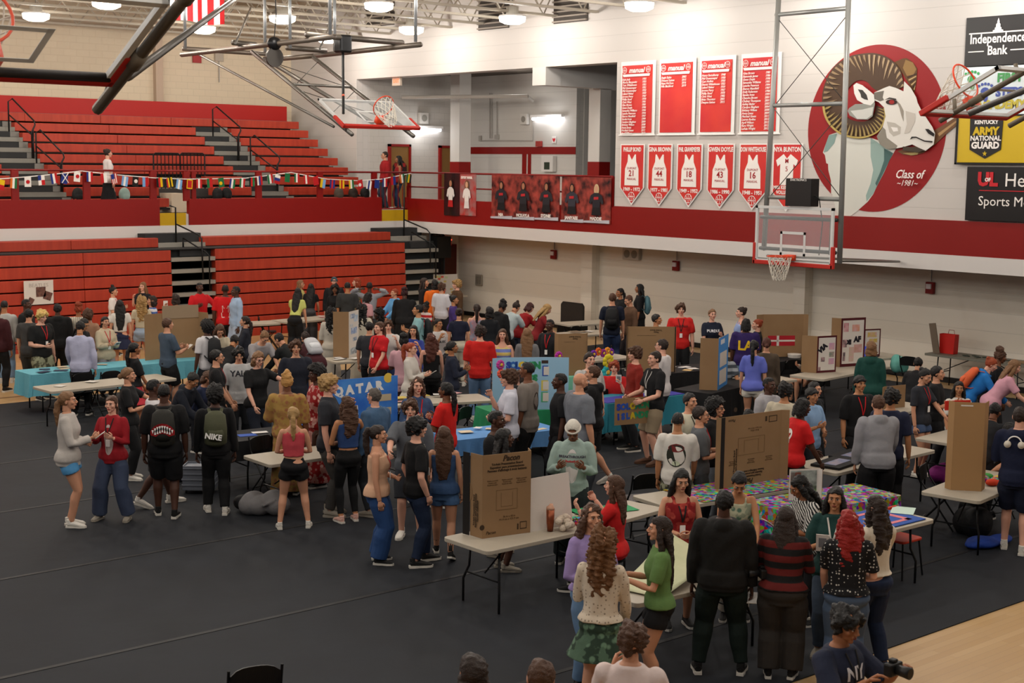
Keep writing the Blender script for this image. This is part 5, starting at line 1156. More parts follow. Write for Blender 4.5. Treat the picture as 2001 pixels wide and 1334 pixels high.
p('a7', 'person with curly auburn hair in a cream striped knit top, back turned', 153, 594, 1.68, 180, 'M', 'puff', 'r', 'loose', '#c7bda6', 'shorts', '#3b4250', 'k', pat='vstripe', pat2='#8d8a86')
p('a8', 'person with a brown afro behind the cream striped top', 172, 606, 1.6, 160, 'M', 'afro', 'm', 'tee', '#8d6a54', 'pants', '#26262a', 'k')
p('a9', 'person in a lavender dress shirt and black belted trousers, back turned', 157, 629, 1.74, 170, 'T', 'short', 'k', 'jacket', '#a7a9c2', 'pants', '#141416', 'k', arms=('down', 'low'), nod=20)
p('a10', 'person with black hair and glasses in a dark top behind the lavender shirt', 167, 625, 1.64, 50, 'T', 'long', 'k', 'tee', '#17171a', 'pants', '#17171a', 'k', glasses=True, nod=25)
p('a11', 'person in a cream hooded sweatshirt with a red lanyard holding passports', 205, 620, 1.6, 30, 'L', 'lowpony', 'k', 'hoodie', '#b5a78e', 'pants', '#7c7c80', 'k', arms='phone', lany='r')
p('a12', 'person with waist-long black hair, white t-shirt and navy skirt, back turned', 234, 586, 1.66, 180, 'L', 'vlong', 'k', 'croptee', '#cfcac2', 'skirt', '#1a1f38', 'w')
p('a13', 'person with a black curly updo in a white top before the red bleachers', 221, 560, 1.66, 70, 'L', 'topbun', 'k', 'tee', '#d0cbc6', 'pants', '#20242c', 'k', lany='r', arms='hold')
p('a14', 'person with long straight hair in a black top drinking from a pink cup', 279, 551, 1.68, -30, 'P', 'long', 'l', 'tee', '#15151a', 'pants', '#1c1c20', 'k', arms=('face', 'down'))
p('a15', 'person with long wavy dark-blonde hair, cropped cream top and pale denim shorts', 276, 580, 1.66, 180, 'L', 'curlylong', 'y', 'croptee', '#b9ad94', 'mini', '#8d9cae', 'w')
p('a16', 'person in a white and blue varsity sweater and long white trousers facing left', 297, 578, 1.66, -80, 'L', 'bob', 'b', 'long', '#c9c9cf', 'wide', '#c9c3b5', 'w', pat='hstripe', pat2='#3c5a9a')
p('a17', 'person with short dark hair holding up white booklets behind the tall cardboard board', 343, 574, 1.66, 180, 'L', 'bob', 'b', 'tee', '#1a1a1d', 'pants', '#1a1a1d', 'k', arms=('down', 'up'))
p('a18', 'person in a bright red jacket with white sleeves facing the camera by the aisle steps', 390, 552, 1.78, 20, 'D', 'fade', 'k', 'jacket', '#b5141b', 'pants', '#9c1218', 'k', arms=('hold', 'out'))
p('a19', 'person in a red t-shirt with a white hand drawing on the back', 440, 556, 1.8, 180, 'D', 'fade', 'k', 'tee', '#c01418', 'pants', '#131315', 'k', arms=('hold', 'down'), w=1.15, decal=[(1, 's', tab, 0, .66, '#e6d8cf')])
p('a20', 'person in a pale blue shirt facing left beside the red t-shirt', 461, 559, 1.76, -70, 'D', 'fade', 'k', 'jacket', '#93a9c4', 'pants', '#9aa9be', 'w')
p('a21', 'person in a slate blue t-shirt and black shorts holding papers at the blue tables', 327, 623, 1.76, 120, 'L', 'short', 'm', 'tee', '#3c4a5a', 'shorts', '#121214', 'k', arms=('phone', 'phone'), lany='r')
p('a22', 'person with a black afro, white t-shirt and black backpack, back turned', 404, 629, 1.72, -140, 'D', 'afro', 'k', 'tee', '#c9c6c8', 'pants', '#1b1d22', 'k', arms=('reach', 'down'), pack=('black backpack on a white t-shirt near the tall cardboard board', '#17181b'))
p('a23', 'person with long brown hair in a cream cardigan bending over a table', 431, 638, 1.66, 10, 'L', 'long', 'm', 'jacket', '#b8ad96', 'pants', '#2c2c30', 'k', lean=25, nod=20, arms='table')
p('a24', 'person in a dark navy jacket with a brown ponytail facing left', 479, 619, 1.6, -100, 'L', 'lowpony', 'b', 'jacket', '#20222c', 'pants', '#1d1f26', 'k', arms='low')
p('a25', 'person with black hair in a black off-shoulder top and coral skirt', 262, 671, 1.62, 110, 'M', 'lowpony', 'k', 'tee', '#131315', 'skirt', '#b5323c', 'k', arms='low', hem=.55)
p('a26', 'person with hair in a bun, all in black with white sneakers, holding papers', 250, 720, 1.66, 80, 'L', 'lowbun', 'l', 'tee', '#121214', 'pants', '#111113', 'w', arms=('phone', 'reach'), w=1.1)
p('a27', 'person in a black t-shirt with glasses and a red lanyard, side on', 423, 685, 1.72, 90, 'L', 'short', 'k', 'tee', '#151517', 'pants', '#17181c', 'k', arms=('low', 'low'), glasses=True, lany='r')
p('a28', 'person with curly dark hair in a pale grey t-shirt with college lettering', 467, 682, 1.68, 5, 'L', 'mop', 'k', 'loose', '#a9a9a9', 'pants', '#16181d', 'k', nod=15, decal=[(-1, 't', 'YALE', .13, .755, '#22232b')])
p('a29', 'person in a black coat leaning over a table behind the grey college shirt', 462, 658, 1.7, 150, 'T', 'short', 'k', 'jacket', '#101012', 'pants', '#101012', 'k', lean=55, arms='table')
p('a30', 'person with dark hair, white t-shirt and grey shorts, mostly behind the shark backpack', 300, 743, 1.74, 100, 'D', 'fade', 'k', 'tee', '#c2bfc2', 'shorts', '#3c3d42', 'w', legs='walk', sock='w')
p('a31', 'person in black wearing the backpack with a printed shark mouth', 320, 752, 1.78, 175, 'D', 'fade', 'k', 'loose', '#101012', 'shorts', '#0f0f11', 'k', legs='step', w=1.12, sock='k', pack=('dark backpack with a printed red and white shark mouth', '#25241f', 'shark'))
p('a32', 'person with black hair in a navy hoodie bending over near the rolling crate', 384, 733, 1.74, 60, 'T', 'short', 'k', 'hoodie', '#121722', 'pants', '#14161c', 'k', lean=25, nod=20, arms='table', sit=True)
p('a33', 'person with brown hair in a blue top, head bowed behind the green backpack', 413, 730, 1.66, 60, 'L', 'bob', 'm', 'long', '#27304c', 'pants', '#20242c', 'k', lean=20, nod=20, sit=True)
p('a34', 'person in a black striped tracksuit and white shoes wearing the olive backpack', 420, 757, 1.72, 180, 'D', 'afro', 'k', 'long', '#0f0f11', 'pants', '#101012', 'w', legs='step', arms=('down', 'down'), pack=('olive green backpack with white lettering on a black tracksuit', '#474935', 'text'))
p('a35', 'person with short brown hair and glasses in black, reaching to the gold headwrap', 506, 690, 1.7, 30, 'P', 'bob', 'l', 'tee', '#101012', 'pants', '#151a26', 'k', arms=('low', 'point'), nod=15, glasses=True, w=1.1)
p('a36', 'person with shaggy brown hair in a plain navy t-shirt facing the camera', 578, 667, 1.76, 5, 'L', 'mop', 'm', 'loose', '#1b1e2a', 'pants', '#1a1c22', 'k')
p('a37', 'person in a maroon hoodie bent over, wearing a white backpack', 594, 652, 1.74, 200, 'L', 'short', 'b', 'hoodie', '#3b141b', 'jeans', '#2a3f62', 'k', lean=60, arms='table', pack=('white and grey backpack on a bent-over maroon hoodie', '#a9abb0', 'plain', '#c9ccd0'))
p('a38', 'person in a black jacket bent over left of the maroon hoodie', 540, 655, 1.72, -130, 'L', 'short', 'k', 'jacket', '#101314', 'pants', '#17191d', 'k', lean=55, arms='table')
p('a39', 'person with light brown hair bowing over a small white banner', 521, 652, 1.7, 30, 'L', 'short', 'l', 'tee', '#8e8a8c', 'pants', '#202228', 'k', lean=35, nod=20, arms='table')
p('a40', 'person in a pale lime top and black trousers leaning on a table, back turned', 583, 563, 1.66, 160, 'L', 'vlong', 'k', 'croptee', '#b9bf6a', 'wide', '#101114', 'k', lean=22, arms=('down', 'table'))
p('a41', 'person with long black hair, black t-shirt and grey trousers leaning forward', 608, 554, 1.62, 165, 'L', 'vlong', 'k', 'croptee', '#101012', 'wide', '#3d3c3f', 'k', lean=15, arms=('low', 'down'))
p('a42', 'person with long blonde hair and glasses facing right before the bleachers', 587, 547, 1.68, 70, 'L', 'long', 'l', 'tee', '#b9b06a', 'pants', '#232529', 'k', glasses=True)
p('a43', 'person in a teal cap and black hoodie facing the camera by the bleachers', 653, 541, 1.74, 0, 'P', 'beanie', '#27404a', 'hoodie', '#111216', 'pants', '#15161a', 'k')
p('a44', 'person with long curly black hair in black, looking at the camera side', 655, 557, 1.62, -10, 'B', 'curlylong', 'k', 'long', '#101012', 'pants', '#101012', 'k')
p('a45', 'person in a charcoal t-shirt with short black hair, back turned', 679, 551, 1.74, 180, 'T', 'fade', 'k', 'loose', '#2f3030', 'pants', '#1a1c20', 'k', lany='k')
p('a46', 'person with a red bob in an olive top facing left', 697, 543, 1.68, -80, 'P', 'bob', 'r', 'tee', '#5c5c48', 'pants', '#3a3a38', 'k')
p('a47', 'person in a light grey sweatshirt with both hands behind the head', 722, 551, 1.72, 175, 'D', 'fade', 'k', 'long', '#8b8c92', 'pants', '#3a4048', 'k', arms=('behind', 'behind'))
p('a48', 'person with dark braids in a pink top below the raised elbows', 721, 572, 1.62, 120, 'D', 'locs', 'k', 'tee', '#b98a90', 'pants', '#26262a', 'k', lean=15)
p('a49', 'person with voluminous curly black hair in a long white dress, back turned', 706, 597, 1.68, 170, 'M', 'curlylong', 'k', 'ldress', '#bdb5a4', None, None, 'k', w=1.15)
p('a50', 'person with curly black hair in white, left of the picture tri-fold board', 647, 604, 1.66, 175, 'M', 'curlylong', 'k', 'ldress', '#b7b0a4', None, None, 'k')
p('a51', 'person with curly dark hair in a dark jacket and white top facing left', 740, 606, 1.56, -70, 'D', 'curlylong', 'k', 'jacket', '#12181a', 'pants', '#17191d', 'k')
p('a52', 'person in a light blue hoodie by the red bleacher end, facing left', 771, 564, 1.6, -60, 'L', 'short', 'r', 'hoodie', '#5d97c9', 'pants', '#23262c', 'k', arms='table')
p('a53', 'person with dark red curls in a long black coat leaning away', 790, 565, 1.66, 185, 'D', 'puff', '#2e0c10', 'coat', '#0d0d0f', 'pants', '#101012', 'k', lean=18, w=1.25)
p('a54', 'person in a pale teal shirt wearing a dark backpack, facing left', 817, 596, 1.74, -90, 'T', 'short', 'k', 'tee', '#7fa7ab', 'pants', '#20242c', 'k', pack=('dark navy backpack on the pale teal shirt', '#14181c'), arms='hold')
p('a55', 'small child with dark hair in a red and white striped shirt', 832, 593, 1.25, -40, 'D', 'puff', 'k', 'tee', '#b01c22', 'pants', '#23252c', 'k', pat='hstripe', pat2='#cdbfbb')
p('a56', 'person with long dark hair in a black hoodie facing right near the pastel board', 829, 543, 1.74, 80, 'L', 'long', 'b', 'hoodie', '#151416', 'pants', '#131315', 'k', fem=False)
p('a57', 'person in a bright orange hoodie with black hair, back turned', 850, 547, 1.68, 185, 'T', 'bob', 'k', 'hoodie', '#d2631a', 'pants', '#5c5d60', 'k', fem=False)
p('a58', 'person in a white t-shirt with a blue collar, brown hair, back turned', 863, 553, 1.68, 150, 'L', 'mop', 'm', 'loose', '#bfbfc6', 'shorts', '#1a1d26', 'k', fem=False)
p('a59', 'person in a long brown coat facing left beside the pastel board', 893, 547, 1.74, -70, 'P', 'mop', 'y', 'coat', '#4a3420', 'pants', '#17171a', 'k')
p('a60', 'person in a purple t-shirt with black hair, side on', 887, 578, 1.62, 80, 'T', 'bun', 'k', 'loose', '#3b2a66', 'pants', '#1a1a20', 'k', arms='low')
p('a61', 'adult in a red polo shirt and black trousers beside the picture board', 741, 630, 1.7, -50, 'P', 'lowpony', 'm', 'polo', '#b3141b', 'pants', '#101012', 'k', arms=('down', 'low'), lany='k', w=1.12)
p('a62', 'person in a dark grey t-shirt half hidden behind the red polo shirt', 722, 630, 1.68, 160, 'L', 'short', 'k', 'tee', '#2d2e33', 'pants', '#17181c', 'k')
p('a63', 'person in a white t-shirt raising food to the mouth, facing the camera', 759, 628, 1.62, 0, 'P', 'mop', 'm', 'tee', '#c6c1bd', 'pants', '#2b3c66', 'k', arms=('face', 'face'))
p('a64', 'person with long black hair cupping both hands round the mouth', 808, 637, 1.64, -10, 'L', 'long', 'k', 'tee', '#2d3c86', 'shorts', '#3b4c72', 'w', arms=('face', 'face'))
p('a65', 'person seated in a white t-shirt resting the chin on one hand', 856, 624, 1.74, 45, 'T', 'short', 'k', 'loose', '#c9c5c3', 'shorts', '#26282e', 'k', arms=('face', 'low'), decal=[(-1, 't', 'MUSIC', .07, .72, '#22232b')], sit=True)
p('a66', 'person with long auburn hair in a black camisole, back turned', 843, 653, 1.66, 175, 'P', 'wavy', '#4a2114', 'cami', '#101012', 'pants', '#121214', 'k', arms=('low', 'down'))
p('a67', 'person with reddish hair and glasses in a white blouse holding white booklets', 803, 671, 1.66, 70, 'P', 'pony', 'r', 'jacket', '#bdb7b0', 'skirt', '#b9b4ac', 'w', arms='phone', glasses=True)
p('a68', 'person with a black afro puff in a pale pink shirt and pink shorts', 789, 657, 1.66, 170, 'D', 'puff', 'k', 'tee', '#b98f98', 'mini', '#c9a2ab', 'w', arms='hold')
p('a69', 'person in a navy sweatshirt with a dark low bun, facing right', 883, 668, 1.66, 100, 'M', 'lowbun', 'k', 'long', '#161c2e', 'jeans', '#1f2a3e', 'k', arms='hold', w=1.08)
p('a70', 'person with wavy brown hair, denim shirt and red lanyard facing the camera', 815, 740, 1.66, 15, 'P', 'wavy', 'm', 'jacket', '#34486a', 'pants', '#2a2c32', 'k', arms='hold', lany='r')
p('a71', 'person in a red t-shirt with a black ponytail near the sky blue cloth', 872, 749, 1.72, -120, 'B', 'lowpony', 'k', 'tee', '#c41a16', 'pants', '#17181c', 'k', arms='hold', fem=False)
p('a72', 'person in a navy and white striped-shoulder top and cream trousers, back turned', 897, 603, 1.66, 180, 'L', 'bun', 'b', 'croptee', '#171a2e', 'pants', '#b7ae9c', 'w', pat=None)
p('a73', 'person with a long dark ponytail and bare shoulders in a floral tank top', 932, 595, 1.68, 180, 'P', 'pony', 'b', 'tank', '#8a8a9c', 'jeans', '#7d8ea6', 'w', pat='floral', pat2='#b97a80')
p('a74', 'person with straight black hair in a black jacket, back turned, second in the queue', 957, 601, 1.64, 180, 'L', 'bob', 'k', 'jacket', '#14161b', 'jeans', '#1c2536', 'k')
p('a75', 'person with curly black hair in a black hoodie bending to the right', 985, 592, 1.68, 140, 'B', 'puff', 'k', 'hoodie', '#121214', 'jeans', '#2a3550', 'k', lean=22, nod=15, fem=False)
p('a76', 'person with a top bun in a pale mint t-shirt bending over the back table', 1012, 593, 1.66, 140, 'L', 'topbun', 'b', 'loose', '#a9b6b9', 'shorts', '#15161a', 'k', lean=30, nod=15, arms='table')
p('a77', 'person with dark red hair in a red t-shirt bending over the back table', 1040, 595, 1.64, 130, 'P', 'bob', '#3a1512', 'tee', '#8f161b', 'jeans', '#30384a', 'k', lean=28, nod=20, arms='table')
p('a78', 'person with long highlighted blonde hair in a dark red top, side on', 1074, 597, 1.62, 100, 'L', 'long', 'y', 'tee', '#7a1c20', 'pants', '#26262b', 'k', lean=20, nod=20, arms='table')
p('a79', 'person in a black blazer with a lanyard facing left behind the flower-decked board', 1075, 625, 1.72, -30, 'D', 'fade', 'k', 'jacket', '#131317', 'pants', '#131317', 'k', lany='r')
p('a80', 'person with very long light brown hair in a grey sweatshirt, back turned', 1030, 643, 1.68, 180, 'L', 'vlong', 'l', 'long', '#6d6c6e', 'pants', '#26272c', 'k')
p('a81', 'person in a yellow and blue striped tank top facing the camera', 982, 644, 1.66, 0, 'P', 'long', 'm', 'tank', '#c9b56a', 'pants', '#3c4a6a', 'k', arms='front', pat='hstripe', pat2='#6f7fc0')
p('a82', 'person in a bright red t-shirt and light blue jeans, back turned', 938, 638, 1.76, 180, 'P', 'mop', 'b', 'loose', '#b91a15', 'jeans', '#5f7a9c', 'w', w=1.08)
p('a83', 'person with curly brown hair in a white polo shirt facing left, hand at the mouth', 995, 725, 1.8, -85, 'P', 'mop', 'm', 'polo', '#c2c3d0', 'shorts', '#15161a', 'k', arms=('face', 'front'))
p('a84', 'person in a taupe t-shirt with a printed back and black shorts, facing left', 1031, 709, 1.86, -110, 'B', 'fade', 'k', 'loose', '#7b736c', 'shorts', '#121214', 'w', decal=[(1, 's', blob(.09, .13), 0, .7, '#3a302c')])
p('a85', 'person with dark hair peeking out between the white polo and the taupe t-shirt', 1015, 724, 1.66, -60, 'P', 'long', 'b', 'tee', '#1c1d20', 'pants', '#1c1d20', 'k')
p('a86', 'person with black hair in a plain black t-shirt facing left', 1095, 731, 1.76, -80, 'D', 'fade', 'k', 'tee', '#121215', 'pants', '#15161a', 'k')
p('a87', 'bald bearded person in a grey t-shirt and grey jeans', 1134, 730, 1.78, 120, 'L', 'bald', 'k', 'loose', '#6c7078', 'jeans', '#2c3036', 'k', w=1.22, beard='k', arms=('down', 'down'))
p('a88', 'person in a black hoodie and black shorts mid-stride, facing left', 1159, 716, 1.78, -100, 'L', 'short', 'm', 'hoodie', '#0f0f11', 'shorts', '#101012', 'w', legs='walk', arms=('pocket', 'front'), lany='r')
p('a89', 'person with pinned-up brown hair in a pale grey t-shirt facing right', 1152, 690, 1.74, 30, 'P', 'lowbun', 'b', 'loose', '#a9a8a6', 'pants', '#2b2d33', 'k', w=1.15)
p('a90', 'red-haired person in a red t-shirt holding up a small white card', 1201, 708, 1.74, -10, 'P', 'mop', 'r', 'tee', '#b31a1c', 'shorts', '#26282e', 'k', arms=('table', 'face'), sit=True)
p('a91', 'person in a rust red quarter-zip sweater facing left', 1241, 680, 1.72, -70, 'P', 'mop', 'm', 'long', '#7d1f16', 'pants', '#1d1e22', 'k')
p('a92', 'person in a black polo with brown straps carrying the cardboard country sign', 1280, 688, 1.8, -60, 'P', 'short', 'b', 'polo', '#121215', 'shorts', '#8d7d66', 'b', arms=('sign', 'sign'), lany='w')
p('a93', 'person in a white t-shirt with dark hair and glasses facing left', 1294, 664, 1.76, -110, 'P', 'short', 'b', 'loose', '#c4bfbf', 'shorts', '#30333a', 'w', glasses=True)
p('a94', 'person with brown hair in a navy t-shirt and jeans wearing a black backpack', 1197, 574, 1.8, 180, 'L', 'short', 'm', 'tee', '#121829', 'jeans', '#1f2d4a', 'k', pack=('black backpack on a navy t-shirt near the wall tables', '#0f0f12'))
p('a95', 'person with a dark ponytail in black left of the tall teal backpack', 1212, 564, 1.72, -60, 'M', 'lowpony', 'k', 'tee', '#121214', 'pants', '#141418', 'k')
p('a96', 'person in a brown and white jacket bowing their head, facing left', 1226, 579, 1.72, -60, 'L', 'short', 'm', 'jacket', '#5b4332', 'pants', '#2c2528', 'k', nod=20)
p('a97', 'person with long black hair in a long black dress wearing a teal backpack', 1250, 556, 1.72, -90, 'M', 'long', 'k', 'ldress', '#0f0f11', None, None, 'k', pack=('teal backpack on a long black dress by the lower wall', '#4c6f78'))
p('a98', 'person with black hair in an orange-red top half hidden by the brown board', 1283, 615, 1.66, 80, 'T', 'short', 'k', 'tee', '#b3361c', 'pants', '#1d1e22', 'k')
p('a99', 'person in a red t-shirt with a printed chest and lanyard facing the camera', 1331, 595, 1.8, 5, 'P', 'mop', 'm', 'tee', '#c0201c', 'pants', '#121316', 'k', lany='k', w=1.05, decal=[(-1, 't', 'LOUISVILLE', .055, .745, '#201418')])
p('a100', 'person with tied-back fair hair in a navy t-shirt facing the camera', 1392, 605, 1.72, 20, 'P', 'lowbun', 'l', 'tee', '#171d2e', 'pants', '#24262c', 'k', arms=('low', 'hold'), decal=[(-1, 't', 'PURDUE', .075, .74, '#d6d6da')])
p('a101', 'person with a dark bun in a light blue top facing left, beside the purple shirt', 1449, 601, 1.74, -80, 'P', 'bun', 'b', 'tank', '#8fa3cf', 'pants', '#24262c', 'k')
p('a102', 'person in a purple t-shirt with yellow letters and a black updo', 1458, 624, 1.7, 180, 'D', 'locs', 'k', 'loose', '#2a1a52', 'jeans', '#6f88a3', 'k', w=1.15, decal=[(1, 't', 'LA', .26, .69, '#d9b21c')])
p('a103', 'person with strawberry-blond hair in a black jacket facing left', 1480, 625, 1.66, -80, 'P', 'bun', 'r', 'jacket', '#121214', 'pants', '#151518', 'k')
p('a104', 'person with a long dark ponytail, periwinkle t-shirt and white shorts', 1474, 666, 1.68, 170, 'L', 'lowpony', 'k', 'tee', '#5f69bd', 'mini', '#c9c2b6', 'w')
p('a105', 'person in an olive-brown sweater with reddish hair, back turned', 1498, 661, 1.68, 185, 'L', 'lowbun', '#4a2418', 'long', '#4c4034', 'pants', '#3a3328', 'k', w=1.1)
p('a106', 'person in a grey hoodie with a black fade looking right', 1503, 739, 1.7, 50, 'D', 'fade', 'k', 'hoodie', '#9b999d', 'pants', '#1a1b20', 'k')
p('a107', 'person in a green hoodie with brown hair, back turned, before the white tri-fold', 1703, 669, 1.72, 175, 'P', 'bob', 'l', 'hoodie', '#123f38', 'pants', '#a89898', 'k', w=1.1)
p('a108', 'person with a clawed-up dark bun, dark grey shirt and denim shorts', 1812, 723, 1.68, 60, 'L', 'bun', 'k', 'tee', '#26282f', 'mini', '#3b4c6a', 'w', arms=('down', 'table'), lany='r', nod=20)
p('a109', 'person with black hair just behind the clawed-up bun, facing right', 1832, 717, 1.7, 80, 'L', 'short', 'k', 'tee', '#131316', 'pants', '#131316', 'k', arms='phone')
p('a110', 'person with an orange bun in a blue hoodie wearing the orange backpack', 1943, 702, 1.66, 100, 'P', 'bun', '#8d3a16', 'hoodie', '#1c6bb3', 'pants', '#1a1c22', 'k', lean=35, arms='table', pack=('orange patterned backpack on a blue hoodie', '#c4552c'))
p('a111', 'person with curly brown hair in black behind the orange bun', 1958, 686, 1.7, 110, 'B', 'puff', 'm', 'tee', '#121214', 'pants', '#121214', 'k', lean=20)
p('a112', 'person with long light brown hair in a pink t-shirt and black trousers', 1988, 706, 1.66, 100, 'P', 'long', 'l', 'tee', '#c3909f', 'pants', '#131316', 'k', lean=32, arms='table', w=1.2)
p('a113', 'person with long black hair, white t-shirt and red lanyard seated facing the camera', 1874, 747, 1.66, 10, 'T', 'long', 'k', 'tee', '#c9c2b9', 'mini', '#2c3a58', 'w', lany='r', arms=('low', 'table'), sit=True)
p('a114', 'person in an all-black outfit with a long red lanyard and wrist bands', 1680, 736, 1.78, 30, 'T', 'fringe', 'k', 'loose', '#0f0f11', 'pants', '#101013', 'k', lany='r')
p('a115', 'person in a heather grey hoodie and black shorts leaning on the puzzle table', 1716, 774, 1.76, -160, 'L', 'short', 'm', 'hoodie', '#85858a', 'shorts', '#0f0f12', 'w', arms=('low', 'down'), legs='wide', lean=8, w=1.12)
p('a116', 'person with curly black hair in a navy printed t-shirt behind the grey hoodie', 1742, 762, 1.68, 175, 'T', 'mop', 'k', 'tee', '#1c2138', 'pants', '#131316', 'k', decal=[(1, 's', blob(.08, .08), 0, .72, '#b0673c')])
p('a117', 'person in navy with white headphones, shorts and white sneakers at the right edge', 1994, 797, 1.8, 175, 'P', 'short', 'b', 'hoodie', '#111831', 'shorts', '#10162a', 'w', sock='w', legs='step', arms=('back', 'hold'))
p('a118', 'person in an orange-red top bent over behind the tall brown board', 1962, 833, 1.72, -110, 'L', 'short', 'k', 'tee', '#d13a16', 'pants', '#1d1e22', 'k', lean=70, arms='table', w=1.2)
p('a119', 'person with dark hair behind the tall brown board at the right', 1948, 790, 1.7, 150, 'B', 'short', 'k', 'tee', '#15161a', 'pants', '#15161a', 'k', lean=30)
p('a120', 'person with curly black hair, cream shirt and red lanyard, back turned', 1534, 750, 1.72, 160, 'T', 'mop', 'k', 'loose', '#b5ac98', 'pants', '#1b1c20', 'k')
p('a121', 'person in a red t-shirt over grey sleeves with a white skull on the back', 1571, 781, 1.74, 120, 'D', 'locs', 'k', 'tee', '#c01719', 'pants', '#101012', 'k', lean=12, arms=('low', 'table'), w=1.1, fem=True, decal=[(1, 's', skull, 0, .70, '#e2dcd8'), (1, 's', eyes2, 0, .705, '#7d1014')])
p('a122', 'person in a light blue shirt with a wristwatch facing right', 1586, 760, 1.72, 50, 'T', 'fringe', 'k', 'polo', '#7f9fc4', 'pants', '#1b1d24', 'k', arms=('hold', 'front'))
p('a123', 'person with dark hair looking over the light blue shirt', 1592, 748, 1.76, 60, 'L', 'short', 'k', 'tee', '#1a1c20', 'pants', '#1a1c20', 'k')
p('a124', 'person with a curly black afro and glasses in a black hoodie and pale jeans', 1399, 783, 1.68, 70, 'L', 'afro', 'k', 'hoodie', '#0e0e10', 'jeans', '#6c7178', 'k', glasses=True, arms='phone')
p('a125', 'person in a grey t-shirt with glasses and a red lanyard facing right', 1369, 796, 1.7, 90, 'L', 'short', 'b', 'loose', '#54575b', 'pants', '#3c3e42', 'k', glasses=True, lany='r', arms='phone')
p('a126', 'person with black hair in a cream shirt looking right above the grey t-shirt', 1348, 770, 1.72, 50, 'L', 'short', 'k', 'loose', '#c2bda8', 'pants', '#26282d', 'k', lany='k')
p('a127', 'person in a white t-shirt with a dark printed scene on the back and camouflage trousers', 1325, 808, 1.74, 175, 'T', 'fade', 'k', 'loose', '#cbc7c0', 'baggy', '#3b3a2c', 'k', arms=('low', 'down'), bpat='camo', decal=[(1, 's', blob(.12, .145), 0, .69, '#262a22'), (1, 's', blob(.1, .05), 0, .745, '#6a1f20'), (1, 's', blob(.05, .03), 0, .63, '#b9c2a8')])
p('a128', 'person in a white beanie and mint zip jacket looking down at their hands', 1119, 827, 1.72, -5, 'B', 'beanie', '#cfcabf', 'jacket', '#8fa39b', 'baggy', '#1d2626', 'k', arms='hold', nod=32, decal=[(-1, 's', blob(.075, .2), 0, .68, '#cdc9c6'), (-1, 't', 'BREAKTHROUGH', .04, .745, '#3a2a3e'), (-1, 't', 'Basketball', .04, .715, '#b5232a')])
p('a129', 'person with long brown hair in a red t-shirt seated at the near table, facing left', 1202, 931, 1.66, -110, 'P', 'long', 'm', 'tee', '#bb1b1b', 'shorts', '#111114', 'k', arms=('up', 'up'), sit=True)
p('a130', 'person with long black hair in a red floral dress looking down', 1333, 921, 1.7, 15, 'L', 'vlong', 'k', 'dress', '#7d1216', None, None, 'k', lany='k', arms=('front', 'front'), nod=15, pat='floral', pat2='#b54a3e', hem=.3)
p('a131', 'person with long brown hair in a lavender sweater and blue jeans', 1155, 989, 1.68, 30, 'L', 'wavy', 'm', 'cropl', '#8f7cae', 'jeans', '#5c7898', 'k', arms=('front', 'front'))
p('a132', 'person in a green t-shirt and black running shorts facing left', 1291, 1012, 1.64, -85, 'L', 'vlong', 'b', 'tee', '#5b7a44', 'mini', '#131316', 'k', arms=('phone', 'phone'), hem=.52)
p('a133', 'person with long curly blonde hair, crochet top and green patterned skirt', 1177, 1038, 1.68, 170, 'L', 'curlylong', '#6a4526', 'cropl', '#c9bba8', 'skirt', '#26382c', 'w', arms=('low', 'phone'), pat='dots', pat2='#8d7f70', bpat='floral')
p('a134', 'person with short curly brown hair in a white t-shirt at the bottom edge', 1234, 1220, 1.68, 170, 'L', 'mop', 'm', 'tee', '#cdbcb8', 'shorts', '#26282e', 'w', arms=('low', 'face'), lany='r')
p('a135', 'dark-haired person whose head just shows at the bottom edge, left of two', 925, 1280, 1.68, 180, 'L', 'bob', 'b', 'tee', '#26262a', 'pants', '#26262a', 'k')
p('a136', 'brown-haired person whose head just shows at the bottom edge, right of two', 1057, 1287, 1.7, 180, 'P', 'short', 'm', 'tee', '#26262a', 'pants', '#26262a', 'k')
p('a137', 'person in a black hoodie, very dark green trousers and black and white sneakers', 1416, 960, 1.74, 180, 'D', 'short', 'k', 'hoodie', '#121110', 'pants', '#0c1a16', 'k', w=1.22, legs='wide')
p('a138', 'person in a red and black striped sweater and baggy charcoal trousers, back turned', 1537, 992, 1.6, 175, 'L', 'long', 'b', 'long', '#0d0d0e', 'wide', '#2b2724', 'k', w=1.3, pat='hstripe', pat2='#571310', lean=8, hem=.53, arms='hold')
p('a139', 'person with a hair bow and patterned sleeveless top bowing over the table', 1446, 931, 1.62, 5, 'T', 'lowpony', 'k', 'tank', '#a6a68c', 'pants', '#c9c2b2', 'k', nod=30, lean=12, arms='table', pat='floral', pat2='#4f6a5a')
p('a140', 'person with wavy black hair in a black and white striped blouse facing left', 1553, 936, 1.58, -60, 'M', 'wavy', 'k', 'loose', '#c9c7c2', 'pants', '#141418', 'k', lean=15, nod=20, arms='phone', pat='zebra', pat2='#17171a')
p('a141', 'person with fringed black hair in a dark green top holding up a passport', 1633, 954, 1.66, -5, 'T', 'long', 'k', 'loose', '#123532', 'jeans', '#3a4656', 'g', arms=('hold', 'down'), lany='w')
p('a142', 'person with bright red hair in a black dotted top and blue jeans', 1661, 997, 1.64, 185, 'P', 'wavy', 'R', 'tee', '#0f0f12', 'jeans', '#43536a', 'g', arms=('front', 'low'), pat='dots', pat2='#b9b6b0', w=1.18, hem=.54)
p('a143', 'person with brown hair in a ruffled white top and dark jeans holding a book', 1715, 969, 1.68, -140, 'P', 'wavy', 'b', 'tee', '#cfc4b2', 'jeans', '#16233d', 'n', arms=('face', 'down'), legs='step', hem=.56)
